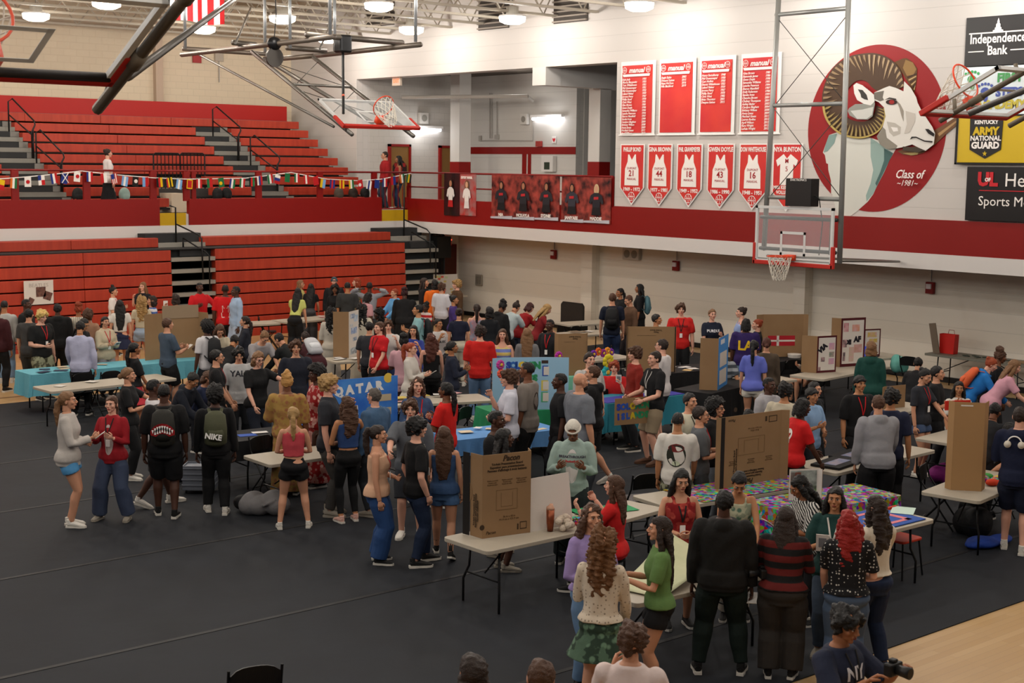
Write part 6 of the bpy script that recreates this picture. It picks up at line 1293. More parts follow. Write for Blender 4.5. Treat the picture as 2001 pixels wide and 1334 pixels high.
p('a144', 'person in a navy lettered t-shirt taking pictures with a black camera', 1660, 1191, 1.7, 55, 'M', 'mop', 'k', 'loose', '#1c2236', 'pants', '#1a1c22', 'k', arms=('camera', 'camera'), lany='k', nod=15, decal=[(-1, 't', 'NY', .13, .745, '#c9c9cf')])
p('a145', 'person with a dark cap of hair behind the large brown tri-fold board', 1463, 801, 1.7, 180, 'T', 'short', 'k', 'tee', '#15161a', 'pants', '#15161a', 'k', sit=True)
p('a146', 'adult in a gold patterned caftan and gold headwrap, back turned', 561, 733, 1.72, 175, 'B', 'wrap', '#b98a4e', 'ldress', '#9a7a40', None, None, 'k', arms=('down', 'front'), pat='floral', pat2='#8d5a3c', w=1.15)
p('a147', 'person with a backward headband, coral tank top and black shorts, back turned', 573, 797, 1.58, 180, 'L', 'lowpony', 'y', 'crop', '#b9434c', 'mini', '#0f0f12', 'w', arms=('front', 'front'), legs='wide')
p('a148', 'person with curly sandy hair in a dark grey shirt and grey trousers facing right', 642, 736, 1.78, 80, 'P', 'mop', 'y', 'polo', '#26282e', 'pants', '#3a3836', 'g', arms=('down', 'face'))
p('a149', 'person with an afro, hoop earrings and a red patterned dress facing left', 617, 717, 1.7, -70, 'D', 'afro', 'k', 'ldress', '#8a1618', None, None, 'k', pat='floral', pat2='#c9a39a', nod=5)
p('a150', 'person with long wavy brown hair, blue crop top and black leggings, back turned', 680, 777, 1.66, -160, 'T', 'wavy', 'm', 'crop', '#27406e', 'legging', '#0d0d0f', 'p', arms=('up', 'front'))
p('a151', 'older person with grey hair and glasses in a denim jacket facing left', 732, 760, 1.74, -130, 'P', 'short', 'g', 'jacket', '#3f5a78', 'jeans', '#26292e', 'g', glasses=True, w=1.15)
p('a152', 'person with a long dark ponytail, peach tank top and wide blue jeans', 738, 833, 1.64, 85, 'L', 'pony', 'b', 'tank', '#c99f82', 'wide', '#22406e', 'k', arms=('down', 'front'), lany='r', hem=.5, w=1.1)
p('a153', 'person with black hair, plain black t-shirt and dark jeans facing right', 814, 820, 1.74, 110, 'P', 'mop', 'k', 'tee', '#0f0f11', 'jeans', '#16233b', 'k', arms=('pocket', 'pocket'), lany='w', legs='step')
p('a154', 'person with curly brown hair in a grey t-shirt facing the camera behind the black shirt', 803, 784, 1.74, -5, 'P', 'mop', 'm', 'loose', '#55585e', 'shorts', '#24262c', 'w', arms=('reach', 'down'))
p('a155', 'person with very long brown hair in denim overall shorts walking away', 868, 835, 1.65, 175, 'L', 'vlong', 'm', 'tank', '#2b4468', 'mini', '#4a6a94', 'k', legs='walk', sock='k')
p('a156', 'person in a black t-shirt with a short fade behind the near brown board', 970, 804, 1.76, 70, 'D', 'fade', 'k', 'tee', '#0f0f12', 'shorts', '#15151a', 'g', sock='w')
p('a157', 'person with long dark hair just above the near brown board, facing right', 985, 840, 1.66, 100, 'D', 'long', 'k', 'tee', '#101013', 'shorts', '#26282d', 'g', sock='w')
p('a158', 'person in a cream sweatshirt and blue shorts with a long ponytail, standing apart', 131, 767, 1.75, 80, 'L', 'lowpony', 'l', 'loose', '#b3aca6', 'mini', '#4f8fc0', 'w', arms=('phone', 'front'), sleeve=.97, sock=None, legs='close')
p('a159', 'person in an open red jacket and blue-grey sweatpants, standing apart', 218, 775, 1.64, -25, 'P', 'lowpony', 'm', 'jacket', '#8f151f', 'wide', '#39435a', 'g', arms=('hold', 'hold'), lany='k', legs='wide', decal=[(-1, 's', blob(.06, .2), 0, .66, '#b5a5a0')])
p('a160', 'person in a white blouse and long black skirt on the balcony walkway', 211, 289, 1.7, 110, 'P', 'bun', 'b', 'tee', '#cfcac8', 'lskirt', '#0f0f12', 'k', zadd=FB, w=.9, arms=('down', 'down'), at=tuple(ony(211, 320, 35.85))[:2])
p('a161', 'person in a red zip jacket and glasses at the balcony gate', 752, 305, 1.76, -70, 'L', 'short', 'b', 'jacket', '#8d1318', 'pants', '#2d3442', 'k', zadd=FB, glasses=True, at=tuple(ony(752, 320, 35.95))[:2])
p('a162', 'person with long black hair in a red top and jeans at the balcony gate', 779, 313, 1.64, -80, 'M', 'long', 'k', 'tank', '#8d1a1c', 'jeans', '#22304a', 'k', zadd=FB, at=tuple(ony(779, 320, 35.85))[:2])
p('a163', 'person in a striped top sitting behind the blue tri-fold board', 1424, 700, 1.7, 20, 'T', 'short', 'k', 'tee', '#3a4048', 'pants', '#1c1d22', 'k', arms='table', pat='hstripe', pat2='#8d9298', sit=True, at=(20.3, 17.7))
p('a164', 'person in a speckled oatmeal sweater behind the scalloped tri-fold board', 1588, 668, 1.66, -60, 'L', 'short', 'b', 'long', '#a3968a', 'lskirt', '#a3968a', 'k', arms=('hold', 'low'), pat='dots', pat2='#6c5f58', sit=True)
p('a165', 'person sitting low in a grey top by the side of the mint clothes heap', 1795, 700, 1.66, 170, 'L', 'short', 'k', 'jacket', '#17171a', 'pants', '#17171a', 'k', lean=20, sit=True)
flush()
# ---------------------------------------------------------------- tables, boards, chairs, things on tables
ttop = mat('#a89f90', .5, bump=.1, bscale=60); tedge = mat('#9a9182', .5); kraft = mat('#8e7050', .8, pat='noise', c2='#866848', scale=2); ink = mat('#3a2b1c', .8); foam = mat('#cfc8c0', .6)
def fz(x, y): return .016 if (7.95 < y < 27 and x < 26.9) else 0.0
def rrect(x0, y0, x1, y1, r=.06, n=4):
    P = []
    for cx, cy, a0 in ((x1-r, y1-r, 0), (x0+r, y1-r, 90), (x0+r, y0+r, 180), (x1-r, y0+r, 270)):
        for k in range(n+1): a = R(a0+90*k/n); P.append((cx+r*math.cos(a), cy+r*math.sin(a)))
    return P
TAB = {}
def table(key, label, A, B, L=1.83, Wd=.76, group=None, cloth=None, topm=None, h=.74):
    A, B = Vector((A[0], A[1])), Vector((B[0], B[1])); d = (B-A).normalized(); n = Vector((-d.y, d.x))
    if n.dot(A) < 0: n = -n
    c = A+d*L/2+n*Wd/2; rz = math.atan2(d.y, d.x); z0 = fz(c.x, c.y)
    t = thing('folding_table', label, 'table', (c.x, c.y, z0), rz, group); hh = h-z0; TAB[key] = (t, c, rz, L, Wd)
    sgn = 1
    MB().slab([(x, y, hh-.045) for x, y in rrect(-L/2, -Wd/2, L/2, Wd/2)], (0, 0, .045)).build('tabletop', topm or ttop, t, bevel=.006)
    for s in (-1, 1):
        x = s*(L/2-.28)
        for q in (-1, 1):
            MB().tube([(x, q*.24, hh-.05), (x+s*.01, q*.25, hh*.55), (x+s*.05, q*.3, hh*.35), (x+s*.05, q*.3, 0)], .014, 7).build('leg', blackm, t, smooth=True)
        MB().tube([(x+s*.03, -.28, hh*.45), (x+s*.03, .28, hh*.45)], .011, 6).build('leg_brace', blackm, t); MB().tube([(x, 0, hh*.5), (s*.25, 0, hh-.05)], .01, 6).build('leg_brace', blackm, t)
    if cloth:
        lab, col, drop, kw = cloth; b = MB(); nx, ny = 60, 26; o = 0; m = mat(col, .8, **kw); e = .012
        P = rrect(-L/2-e, -Wd/2-e, L/2+e, Wd/2+e, .05, 5); N = len(P); rs = []
        for j in range(7):
            f = j/6; ring = []
            for i, (x, y) in enumerate(P):
                k = 1+.0*f; wv = .03*f*math.sin(i*2.1+x*9)+.03*f*math.sin(x*14+y*9)
                l = math.hypot(x, y); ring.append((x*(1+wv/l+.03*f), y*(1+wv/l+.06*f), hh+.004-drop*f))
            rs.append(ring)
        # subdivide long edges for folds
        R2 = []
        for ring in rs:
            q = []
            for i in range(N):
                a, c2_ = Vector(ring[i]), Vector(ring[(i+1) % N]); n2 = max(1, int((c2_-a).length/.07))
                q += [a.lerp(c2_, k/n2) for k in range(n2)]
            R2.append(q)
        n0 = len(R2[0]); R3 = []
        for j, q in enumerate(R2):
            q = [R2[0][i].copy() for i in range(n0)]; f = j/6; out = []
            for i, p_ in enumerate(q):
                l = math.hypot(p_.x, p_.y); wv = .028*f*math.sin(i*.9)+.018*f*math.sin(i*2.3+1)+.03*f
                out.append((p_.x*(1+wv/l), p_.y*(1+wv/l), hh+.004-drop*f-(.02*f*math.sin(i*.35))))
            R3.append(out)
        b.v = [v for r in R3 for v in r]; b.f = [tuple(range(n0))]; b.mi = [0]
        for j in range(6):
            for i in range(n0): b.f.append((j*n0+i, (j+1)*n0+i, (j+1)*n0+(i+1) % n0, j*n0+(i+1) % n0)); b.mi.append(0)
        co_ = b.build('tablecloth', m, smooth=False); co_.location = (c.x, c.y, z0+.003); co_.rotation_euler.z = rz; tag(co_, lab, 'tablecloth')
    return t
def tp(key, u, v, z=.745):
    t, c, rz, L, Wd = TAB[key]; return Vector((c.x+math.cos(rz)*u-math.sin(rz)*v, c.y+math.sin(rz)*u+math.cos(rz)*v, z))
G = 'beige folding tables'
table('t1', 'table under the pale blue cloth at the back left', (10.15, 25.55), (13.6, 25.62), 1.83, cloth=('pale blue plastic cloth draped over the back left table, left half', '#5fa3b3', .42, {}))
table('t1b', 'second table under the pale blue cloth beside the tall cardboard board', (12.0, 25.59), (13.9, 25.63), 1.83, cloth=('pale blue plastic cloth on the table beside the tall cardboard board', '#5fa3b3', .36, {}))
table('t2', 'long bare beige table in front of the pale blue cloth, back left', (9.68, 23.53), (12.1, 23.65), 2.44)
table('t3', 'table under a black and white cloth behind the olive backpack', (9.95, 17.72), (11.5, 17.62), 1.83, cloth=('black cloth with white runner on the table behind the olive backpack', '#17171a', .3, {}))
table('t4', 'bare beige table in front of the coral tank top', (9.55, 16.1), (11.4, 16.05), 2.44)
table('t5', 'beige table carrying the tri-fold board with blue pictures', (15.62, 23.74), (16.43, 23.63), 1.83)
table('t6', 'small beige table end by the bleachers, left of the leaning pair', (17.2, 30.6), (18.2, 30.4), 1.2)
table('t7', 'beige table against the bleachers behind the leaning pair', (18.6, 30.4), (20.4, 30.6), 1.83)
table('t8', 'beige table scattered with paper slips in the middle of the crowd', (13.5, 18.95), (15.21, 18.35), 1.83)
table('t9', 'table under a sky blue cloth with small items', (12.53, 15.93), (14.2, 15.7), 1.83, cloth=('sky blue cloth with craft items near the red t-shirt', '#5b8fc9', .25, {}))
table('t10', 'beige table carrying the near brown board, left of the two in the row', (9.12, 11.06), (10.9, 11.07), 1.83)
table('t10b', 'beige table with green and red sheets at the end of the near row', (10.97, 11.12), (11.64, 11.2), 1.0, .6)
table('t11', 'beige table with a curled map poster in the foreground', (9.07, 8.86), (9.9, 8.80), 1.83)
table('t12', 'table under the multicolour fabric before the big brown board', (12.01, 11.2), (14.59, 10.9), 2.44)
table('t12b', 'second table of the multicolour display with the photo board', (12.9, 10.15), (14.5, 9.95), 1.83, cloth=('multicolour patterned cloth hanging in front of the big brown board', '#aa2222', .5, dict(pat='multi', scale=22)))
table('t13', 'beige table with two black puzzle frames', (15.13, 11.2), (17.6, 11.3), 2.44)
table('t14', 'beige table with wooden board games by the tall brown box board', (18.17, 11.27), (20.07, 11.45), 1.83)
table('t15', 'beige table below the tall brown box board at the right', (15.23, 9.17), (16.02, 9.3), 1.83)
table('t16', 'beige table with a blue and pink game board at the right', (12.2, 9.02), (14.04, 8.99), 1.83)
table('t17', 'long grey table against the lower wall at the right', (26.75, 15.2), (26.75, 17.9), 2.44, topm=mat('#6f6d62', .5))
table('t18', 'beige table carrying the white scalloped tri-fold boards', (21.79, 16.52), (24.3, 16.8), 2.6)
table('t19', 'table under a black cloth with papers beneath the red shirt', (19.7, 18.75), (21.3, 18.6), 1.83, cloth=('black cloth with pale papers below the person in the red printed t-shirt', '#141416', .6, {}))
table('t19b', 'table under a black cloth carrying the blue tri-fold board', (18.72, 16.6), (20.3, 16.9), 1.83, cloth=('black cloth under the blue tri-fold board', '#131315', .68, {}))
table('t20', 'table under a purple runner and teal cloth in the centre right', (16.5, 16.9), (18.3, 16.82), 1.83, cloth=('teal cloth with a purple runner in front of the red-haired person', '#2c7f93', .5, {}))
table('t21', 'beige table by the grey rolling screen near the lower wall', (24.0, 26.0), (25.2, 25.8), 1.5)
table('t22', 'beige table with scattered papers near the backpack group', (22.5, 24.3), (24.3, 24.1), 1.83)
table('t23', 'small beige table half hidden behind the olive-brown sweater', (20.4, 16.95), (21.3, 16.8), 1.0)
table('t24', 'beige table behind the queue of bent-over students', (20.3, 25.5), (22.3, 25.4), 1.83)
table('t26', 'table under a green cloth carrying the island board', (14.4, 17.3), (15.6, 17.0), 1.5, cloth=('green plastic cloth under the island board with paper flowers', '#1f7f52', .55, {}))
table('t27', 'beige table with a mint tablecloth behind the brown box board', (17.75, 19.6), (19.0, 19.3), 1.3, cloth=('mint cloth behind the brown box board in the centre', '#6fb39a', .3, {}))
table('t29', 'small table below the pastel note board by the back stairs', (25.7, 34.0), (27.0, 33.75), 1.3)
table('t30', 'beige table end with a laptop, right of the scalloped boards', (24.75, 17.7), (25.9, 17.55), 1.3)
table('t31', 'beige table under the small cut cardboard behind the navy printed t-shirt', (19.3, 13.5), (20.6, 13.4), 1.5)
g_ = onz(1172, 692, .8); table('t32', 'small table under the purple and orange paper flowers', (g_.x-.6, g_.y-.35), (g_.x+.6, g_.y-.45), 1.2)
table('t28', 'black-covered table in front of the cardboard board with a small flag', (22.6, 18.6), (24.2, 18.4), 1.83, cloth=('black cloth in front of the board with the small red and white flag', '#131315', .6, {}))
# purple runner
def flat(name, lab, cat, pts, z, m, th=.003, group=None, emit=False):
    P = [Vector((q[0], q[1], z)) for q in pts]; c = sum(P, Vector())/len(P)
    o = MB().slab([q-c for q in P], (0, 0, th)).build(name, m); o.location = c; return tag(o, lab, cat, group)
def sheet(key, u, v, w, h, rot, lab, col, cat='paper', name='paper_sheet', th=.003, dz=0, group=None, m=None):
    c = tp(key, u, v, .746+dz); o = MB().box((-w/2, -h/2, 0), (w/2, h/2, th)).build(name, m or mat(col, .7)); o.location = c; o.rotation_euler.z = TAB[key][2]+R(rot); return tag(o, lab, cat, group)
# folding chairs
def make_chair():
    t = thing('folding_chair', 'x', 'chair'); m = mat('#121213', .4)
    b = MB().slab([(x, y, .44) for x, y in rrect(-.2, -.2, .2, .2, .05)], (0, 0, .025)); b.build('seat', m, t, bevel=.008)
    b = MB(); nn = 8
    for k in range(nn):
        a0 = -.2+.4*k/nn; a1 = -.2+.4*(k+1)/nn; f = lambda a: .24-.05*math.cos(a*6)
        b.add([(a0, f(a0), .62), (a1, f(a1), .62), (a1, f(a1)+.02, .82-.05*(a1/.2)**4), (a0, f(a0)+.02, .82-.05*(a0/.2)**4), (a0, f(a0)+.012, .62), (a1, f(a1)+.012, .62), (a1, f(a1)+.034, .82-.05*(a1/.2)**4), (a0, f(a0)+.034, .82-.05*(a0/.2)**4)], [(0, 1, 2, 3), (7, 6, 5, 4), (3, 2, 6, 7), (0, 4, 5, 1)])
    b.build('backrest', m, t)
    for s in (-1, 1):
        MB().tube([(s*.21, .25, .82), (s*.21, .2, .62), (s*.21, -.24, 0)], .012, 6).build('front_leg', blackm, t); MB().tube([(s*.19, -.14, .45), (s*.19, .26, 0)], .012, 6).build('rear_leg', blackm, t)
    for y, z in ((-.2, .09), (.22, .09)): MB().tube([(-.2, y, z), (.2, y, z)], .009, 6).build('stretcher', blackm, t)
    return t
proto = make_chair(); used = [False]
def chair(x, y, rz, lab):
    o = proto if not used[0] else copy_tree(proto); used[0] = True
    o.location = (x, y, fz(x, y)); o.rotation_euler.z = R(rz); o['label'] = lab; o['group'] = 'black folding chairs'
for x, y, rz, l in ((11.25, 24.85, 185, 'black folding chair tucked at the pale blue cloth, right one'), (10.75, 24.9, 180, 'black folding chair at the pale blue cloth beside the lavender shirt'), (10.3, 17.3, 10, 'black folding chair at the black and white cloth'),
                     (13.1, 18.3, 200, 'black folding chair beside the paper slips table'), (14.0, 17.9, 200, 'black folding chair between the slips table and the sky blue cloth'), (11.6, 9.75, 170, 'glossy black chair beside the curled map poster'),
                     (16.3, 10.4, 20, 'black folding chair in front of the puzzle table'), (17.4, 10.3, 160, 'black folding chair by the magenta bag'), (24.9, 17.8, 90, 'black folding chair with the mint jacket, by the scalloped boards'), (25.6, 17.1, 100, 'black folding chair right of the mint jacket'),
                     (22.2, 25.2, 180, 'black folding chair by the back papers table'), (23.4, 25.4, 190, 'black folding chair behind the back papers table'), (12.9, 12.6, 160, 'black folding chair behind the multicolour fabric'), (13.9, 24.9, 150, 'black folding chair under the tall cardboard board end'),
                     (18.5, 31.2, 60, 'black folding chair by the bleachers'), (17.1, 17.9, 190, 'black folding chair behind the teal cloth'), (19.5, 10.9, 120, 'black folding chair by the board games'), (23.0, 18.4, 170, 'black folding chair behind the scalloped boards')): chair(x, y, rz, l)
q = onz(483, 1285, .83); chair(q.x, q.y, 165, 'black folding chair back at the bottom edge, left of centre')
# tri-fold boards
def tri(lab, A, B, h, wl, wr, al, ar, mf, mb_=None, z=.745, name='presentation_board', cat='display board', cap_=None, fn=None):
    """A, B: ends of the centre panel; wings of length wl, wr turn by al, ar degrees towards the viewer"""
    A, B = Vector((A[0], A[1])), Vector((B[0], B[1])); d = (B-A).normalized(); n = Vector((-d.y, d.x))
    if n.dot(A) > 0: n = -n      # n looks to the camera
    c = (A+B)/2; t = thing(name, lab, cat, (c.x, c.y, z)); w = (B-A).length
    def panel(P, Q, nm, mat_f):
        u = (Q-P).normalized(); k = Vector((-u.y, u.x)); k = -k if k.dot(n) < 0 and abs(k.dot(n)) > .01 else k
        b = MB(); P3 = Vector((P.x-c.x, P.y-c.y, 0)); Q3 = Vector((Q.x-c.x, Q.y-c.y, 0)); K = Vector((k.x, k.y, 0))
        b.slab([P3, Q3, Q3+Vector((0, 0, h)), P3+Vector((0, 0, h))], -K*.006); b.cur = 1
        b.slab([P3+K*.0005, Q3+K*.0005, Q3+K*.0005+Vector((0, 0, h)), P3+K*.0005+Vector((0, 0, h))], K*.001)
        return b.build(nm, [mb_ or kraft, mat_f], t)
    panel(A, B, 'centre_panel', mf)
    rt = lambda v, a: Vector((v.x*math.cos(a)-v.y*math.sin(a), v.x*math.sin(a)+v.y*math.cos(a)))
    if wl:
        e = rt(-d, R(al)) if rt(-d, R(al)).dot(n) >= rt(-d, -R(al)).dot(n) else rt(-d, -R(al))
        if al < 0: e = 2*(-d)*(-d).dot(e)-e
        panel(A, A+e*wl, 'side_panel', mf if cap_ is None else cap_)
    if wr:
        e = rt(d, R(ar)) if rt(d, R(ar)).dot(n) >= rt(d, -R(ar)).dot(n) else rt(d, -R(ar))
        if ar < 0: e = 2*d*d.dot(e)-e
        panel(B, B+e*wr, 'side_panel', mf if cap_ is None else cap_)
    rot = Matrix(((d.x, 0, n.x), (d.y, 0, n.y), (0, 1, 0)))
    def put(s, size, m, u, v, off=0, nm='lettering', r=0, **k):
        eu = (rot @ Matrix.Rotation(R(r), 3, 'Z')).to_euler(); p_ = d*(u*w)+n*.004; o = text(s, size, m, None, (p_.x, p_.y, v*h), eu, name=nm, ext=.001, off=off, **k); o.parent = t; return o
    def rect(u0, u1, v0, v1, m, nm='stuck_paper', dz=.003, poly=None):
        T = rot.to_4x4(); 
        pts = poly or [(u0*w, v0*h), (u1*w, v0*h), (u1*w, v1*h), (u0*w, v1*h)]
        return MB().slab([rot @ Vector((a, b_, dz)) for a, b_ in pts], rot @ Vector((0, 0, .001))).build(nm, m, t)
    if fn: fn(put, rect)
    return t
def pack_print(put, rect, flip=False, name='Pacon'):
    r = 180 if flip else 0; f = (lambda v: 1-v) if flip else (lambda v: v)
    put(name, .085, ink, .08 if not flip else -.05, f(.94), .003, r=r, shear=.3)
    put('Tri-fold Presentation Board\nExpositor para presentaciones\nPanneau d\'affichage à trois battants', .034, ink, 0, f(.84), .001, r=r)
    for u in (-.3, 0, .3): put('Pliable y portátil\nSe para solo\nFondo de color', .02, mat('#5f472d', .8), u, f(.66), r=r, line=1.1)
    for (a, b_, c_, e) in ((-.22, .22, .32, .325), (-.22, .22, .56, .565), (-.22, -.215, .32, .56), (.215, .22, .32, .56), (-.12, .12, .36, .364), (-.12, -.116, .36, .53), (.116, .12, .36, .53)): rect(a, b_, f(e), f(c_), mat('#6a5032', .8), 'printed_line')
    put('36 in x 48 in\n91.4 cm x 121.9 cm', .03, mat('#5f472d', .8), .05, f(.22), r=r)
    for (a, b_, c_, e) in ((.28, .42, .06, .07), (.28, .42, .14, .15), (.28, .29, .06, .15), (.41, .42, .06, .15), (.22, .25, .06, .13)): rect(a, b_, f(e), f(c_), ink, 'printed_mark')
    rect(0, 0, 0, 0, ink, 'printed_mark', poly=[(-.3+.03*math.cos(R(a)), (f(.11))*1.1+.03*math.sin(R(a))) for a in range(0, 360, 30)]); put(name, .05, ink, -.33, f(.06), r=r, shear=.3)
tri('tall plain cardboard board with a folded header, back left', (12.97, 26.15), (13.8, 26.0), .92, .3, .25, 20, 60, kraft, fn=lambda put, rect: rect(-.38, .5, .88, 1.16, mat('#8f7a62', .8), 'header_flap', .01))
def pics(put, rect):
    rect(-.45, .45, .02, .98, foam, 'backing_paper', .002)
    for a, b_, c_, e, col in ((-.35, .1, .84, .94, '#3a5f8f'), (.0, .4, .76, .9, '#7f9fc0'), (-.3, .3, .5, .64, '#2c5fa3'), (-.1, .3, .34, .42, '#20406a'), (-.35, .3, .06, .2, '#55585c'), (-.4, -.1, .66, .72, '#b0aca8')): rect(a, b_, c_, e, mat(col, .6, pat='noise', c2='#c9d0d6', scale=14), 'photo', .005)
tri('white tri-fold board with blue travel pictures and a brown side', (16.19, 24.14), (16.62, 24.42), .94, .32, 0, -75, 0, foam, cap_=kraft, fn=pics)
def qa(put, rect):
    put('Q A T A R', .17, mat('#dcdcdc', .6), -.06, .84, .012, r=3)
    rect(0, 0, 0, 0, mat('#d9b84a', .5), 'coin_emblem', poly=[(.42+.07*math.cos(R(a)), .93+.07*math.sin(R(a))) for a in range(0, 360, 24)])
    for a, b_, c_, e in ((.28, .52, .63, .73), (.34, .55, .42, .53), (-.6, -.46, .5, .6), (-.6, -.46, .3, .4), (.34, .5, .2, .3)): rect(a, b_, c_, e, mat('#b7a98c', .7), 'stuck_paper')
tri('bright blue country board titled with white letters and a gold coin', (10.79, 16.5), (11.71, 16.4), .96, .1, .1, 40, 20, mat('#1c56b8', .6, pat='noise', c2='#4d8fd6', scale=2.5), fn=qa)
tri('small pink poster board on the table by the bleachers', (20.0, 30.3), (20.35, 30.25), .58, .1, 0, 30, 0, mat('#b5506a', .7), fn=lambda put, rect: [rect(-.3, .45, .08, .55, foam), rect(-.3, .3, .62, .8, mat('#d7a3ad', .7))])
def pastel(put, rect):
    rs = random.Random(4)
    for k in range(26): u, v = rs.uniform(-.45, .4), rs.uniform(.05, .9); rect(u, u+.1, v, v+.1, mat(rs.choice(['#c9584a', '#7fb3a3', '#c9b36a', '#d08a84', '#b9c7a0']), .7), 'sticky_note', .003+.0003*k)
    rect(.15, .42, .65, .9, foam, 'stuck_paper', .015); rect(.15, .42, .3, .55, foam, 'stuck_paper', .015)
tri('white board covered in pastel notes beside the back stairs', (26.05, 34.45), (26.94, 34.25), .61, .2, 0, 30, 0, foam, z=.745, fn=pastel)
lbl = mat('#8fb6d0', .7); blu = mat('#2a4fa3', .6)
def sol(put, rect):
    rect(-.48, .30, .02, .97, lbl, 'backing_paper', .002); rect(.34, .98, .02, .97, lbl, 'backing_paper', .002)
    for s, u, c in (('S', -.38, '#2c3f9c'), ('O', -.27, '#2c5fa8'), ('L', -.17, '#2a4fa3'), ('O', -.06, '#d9b83a'), ('M', .06, '#3a9a8a'), ('O', .18, '#3f9a6a'), ('N', .28, '#2f8a5a')): put(s, .15, mat(c, .6), u, .84, .012)
    for s, u, c in (('I', -.34, '#2c3f9c'), ('S', -.26, '#2c5fa8'), ('L', -.17, '#2a4fa3'), ('A', -.06, '#d9b83a'), ('N', .05, '#3a9a8a'), ('D', .15, '#3f9a6a'), ('S', .24, '#2f8a5a')): put(s, .14, mat(c, .6), u, .6, .012)
    rect(.4, .8, .64, .84, blu, 'paper_frame', .004); rect(.43, .77, .66, .82, foam, 'stuck_paper', .006); rect(.38, .72, .88, .94, mat('#3a2a24', .6), 'photo', .004)
    for v, c in ((.36, '#c9b95a'), (.14, '#4fa37a')): rect(.38, .86, v, v+.2, mat(c, .6), 'paper_frame', .004); rect(.42, .82, v+.02, v+.18, foam, 'stuck_paper', .006)
    rect(-.46, -.3, .3, .45, blu, 'paper_frame', .004); rect(-.2, .1, .2, .45, mat('#c9d2c0', .6), 'stuck_paper', .004)
tri('blue island country board with paper flowers on its corners', (14.72, 17.5), (15.32, 17.12), .86, .22, .36, 30, 8, lbl, fn=sol)
def flower(lab, p, cols, r=.09):
    t = thing('paper_flower', lab, 'paper flower', p)
    for k, (dx, dz, c) in enumerate(cols):
        b = MB()
        for j in range(9):
            a = R(40*j); b.ell((dx+r*.55*math.cos(a), -.02, dz+r*.55*math.sin(a)), (r*.34, .03, r*.34), nu=8, nv=5)
        b.build('petals', mat(c, .8), t, smooth=True)
        MB().ell((dx, -.05, dz), (r*.3, .02, r*.3), nu=8, nv=5).build('flower_centre', mat('#c9a03a', .8), t, smooth=True)
p0 = onz(976, 712, 1.5); flower('pink and red paper flowers on the left corner of the island board', onz(976, 722, 1.5), [(0, .08, '#b03a8a'), (0.02, -.06, '#d0553f')])
flower('coral, magenta and cream paper flowers on the right corner of the island board', onz(1088, 706, 1.52), [(-.06, 0, '#d8694a'), (.02, .09, '#a02a90'), (.08, -.02, '#d9cdb0')])
flower('row of purple and orange paper flowers on the table behind the grey t-shirt', onz(1172, 690, .84), [(-.2, 0, '#6a2a9a'), (-.06, .04, '#c95a1f'), (.08, 0, '#8a2a80'), (.2, .03, '#d98a2a'), (.3, 0, '#6a2a9a')], .1)
flower('large yellow and teal paper lotus behind the centre table', onz(1187, 712, 1.1), [(0, .06, '#c9b82a'), (-.02, -.14, '#2aa0a8'), (.06, -.3, '#2f8f6a')], .16)
def boxp(put, rect): put('Pacon\nTri-fold Board', .04, ink, .1, .9, .001, r=180); rect(-.3, .1, .8, .805, ink, 'printed_line'); rect(-.42, -.41, .1, .5, ink, 'printed_line')
tri('brown cardboard box board right of the flower-decked board', (17.97, 19.76), (18.46, 19.52), .8, .1, .12, -60, -60, kraft, z=.745, fn=boxp)
tri('wide brown board with black edges in front of the orange-red top', (19.44, 19.4), (20.17, 18.84), .88, .04, .04, 70, 70, kraft, z=.745, cap_=mat('#1b1613', .7), fn=boxp)
def blue_b(put, rect):
    for v in (.08, .42): rect(-.35, .35, v, v+.28, foam, 'stuck_paper')
    rect(-.3, .1, .86, .95, mat('#c9cfd6', .7), 'photo')
tri('tri-fold board with a light blue face and brown side on black cloth', (19.11, 16.79), (19.84, 17.2), .93, .32, 0, -80, 0, mat('#3f86c9', .7), cap_=kraft, fn=blue_b)
tri('brown board bearing a small red flag with a white cross', (23.3, 19.25), (24.05, 18.8), .9, .2, .1, 25, 20, kraft, z=.745, fn=lambda put, rect: [rect(-.38, .3, .26, .50, mat('#a51a26', .7), 'paper_flag'), rect(-.38, .3, .36, .40, foam, 'flag_cross', .006), rect(-.16, -.1, .26, .50, foam, 'flag_cross', .006)])
mar = mat('#4a0e16', .7)
def scallop(words, pics_):
    def f(put, rect):
        rect(-.5, .5, 0, 1, mar, 'border', .001); n = 14; P = []
        Wd_ = None
        rect(-.43, .43, .06, .95, foam, 'backing_paper', .003)
        for s, sz, u, v, r in words: put(s, sz, mat('#1a1620', .7), u, v, .012, r=r)
        for a, b_, c_, e, col in pics_: rect(a, b_, c_, e, mat(col, .7, pat='noise', c2='#c9a0a0', scale=12), 'photo', .005)
    return f
tri('left scalloped white board with pink pictures and a brown side', (22.33, 17.1), (22.78, 16.98), .72, .3, 0, -50, 0, mar, cap_=kraft, fn=scallop([('VIA', .14, -.22, .66, 40)], [(.1, .38, .62, .8, '#b98ab3'), (.12, .38, .42, .56, '#5f7a68'), (.1, .38, .22, .38, '#b58ab0'), (-.3, -.1, .3, .42, '#4a4a50'), (-.42, -.3, .06, .16, '#3a3a40')]))
tri('tallest scalloped white board lettered in black, middle of the three', (23.4, 17.35), (24.0, 17.2), .98, .2, 0, -60, 0, mar, cap_=kraft, fn=scallop([('DE', .12, -.2, .5, 0), ('AF', .15, .18, .55, 0)], [(-.4, -.2, .72, .9, '#a3405a'), (-.05, .25, .72, .86, '#c98a6a'), (-.42, -.25, .4, .56, '#55484c'), (.05, .38, .28, .45, '#b58a7a'), (-.15, .05, .1, .4, '#b9ab93'), (-.4, -.3, .12, .3, '#4f4a50')]))
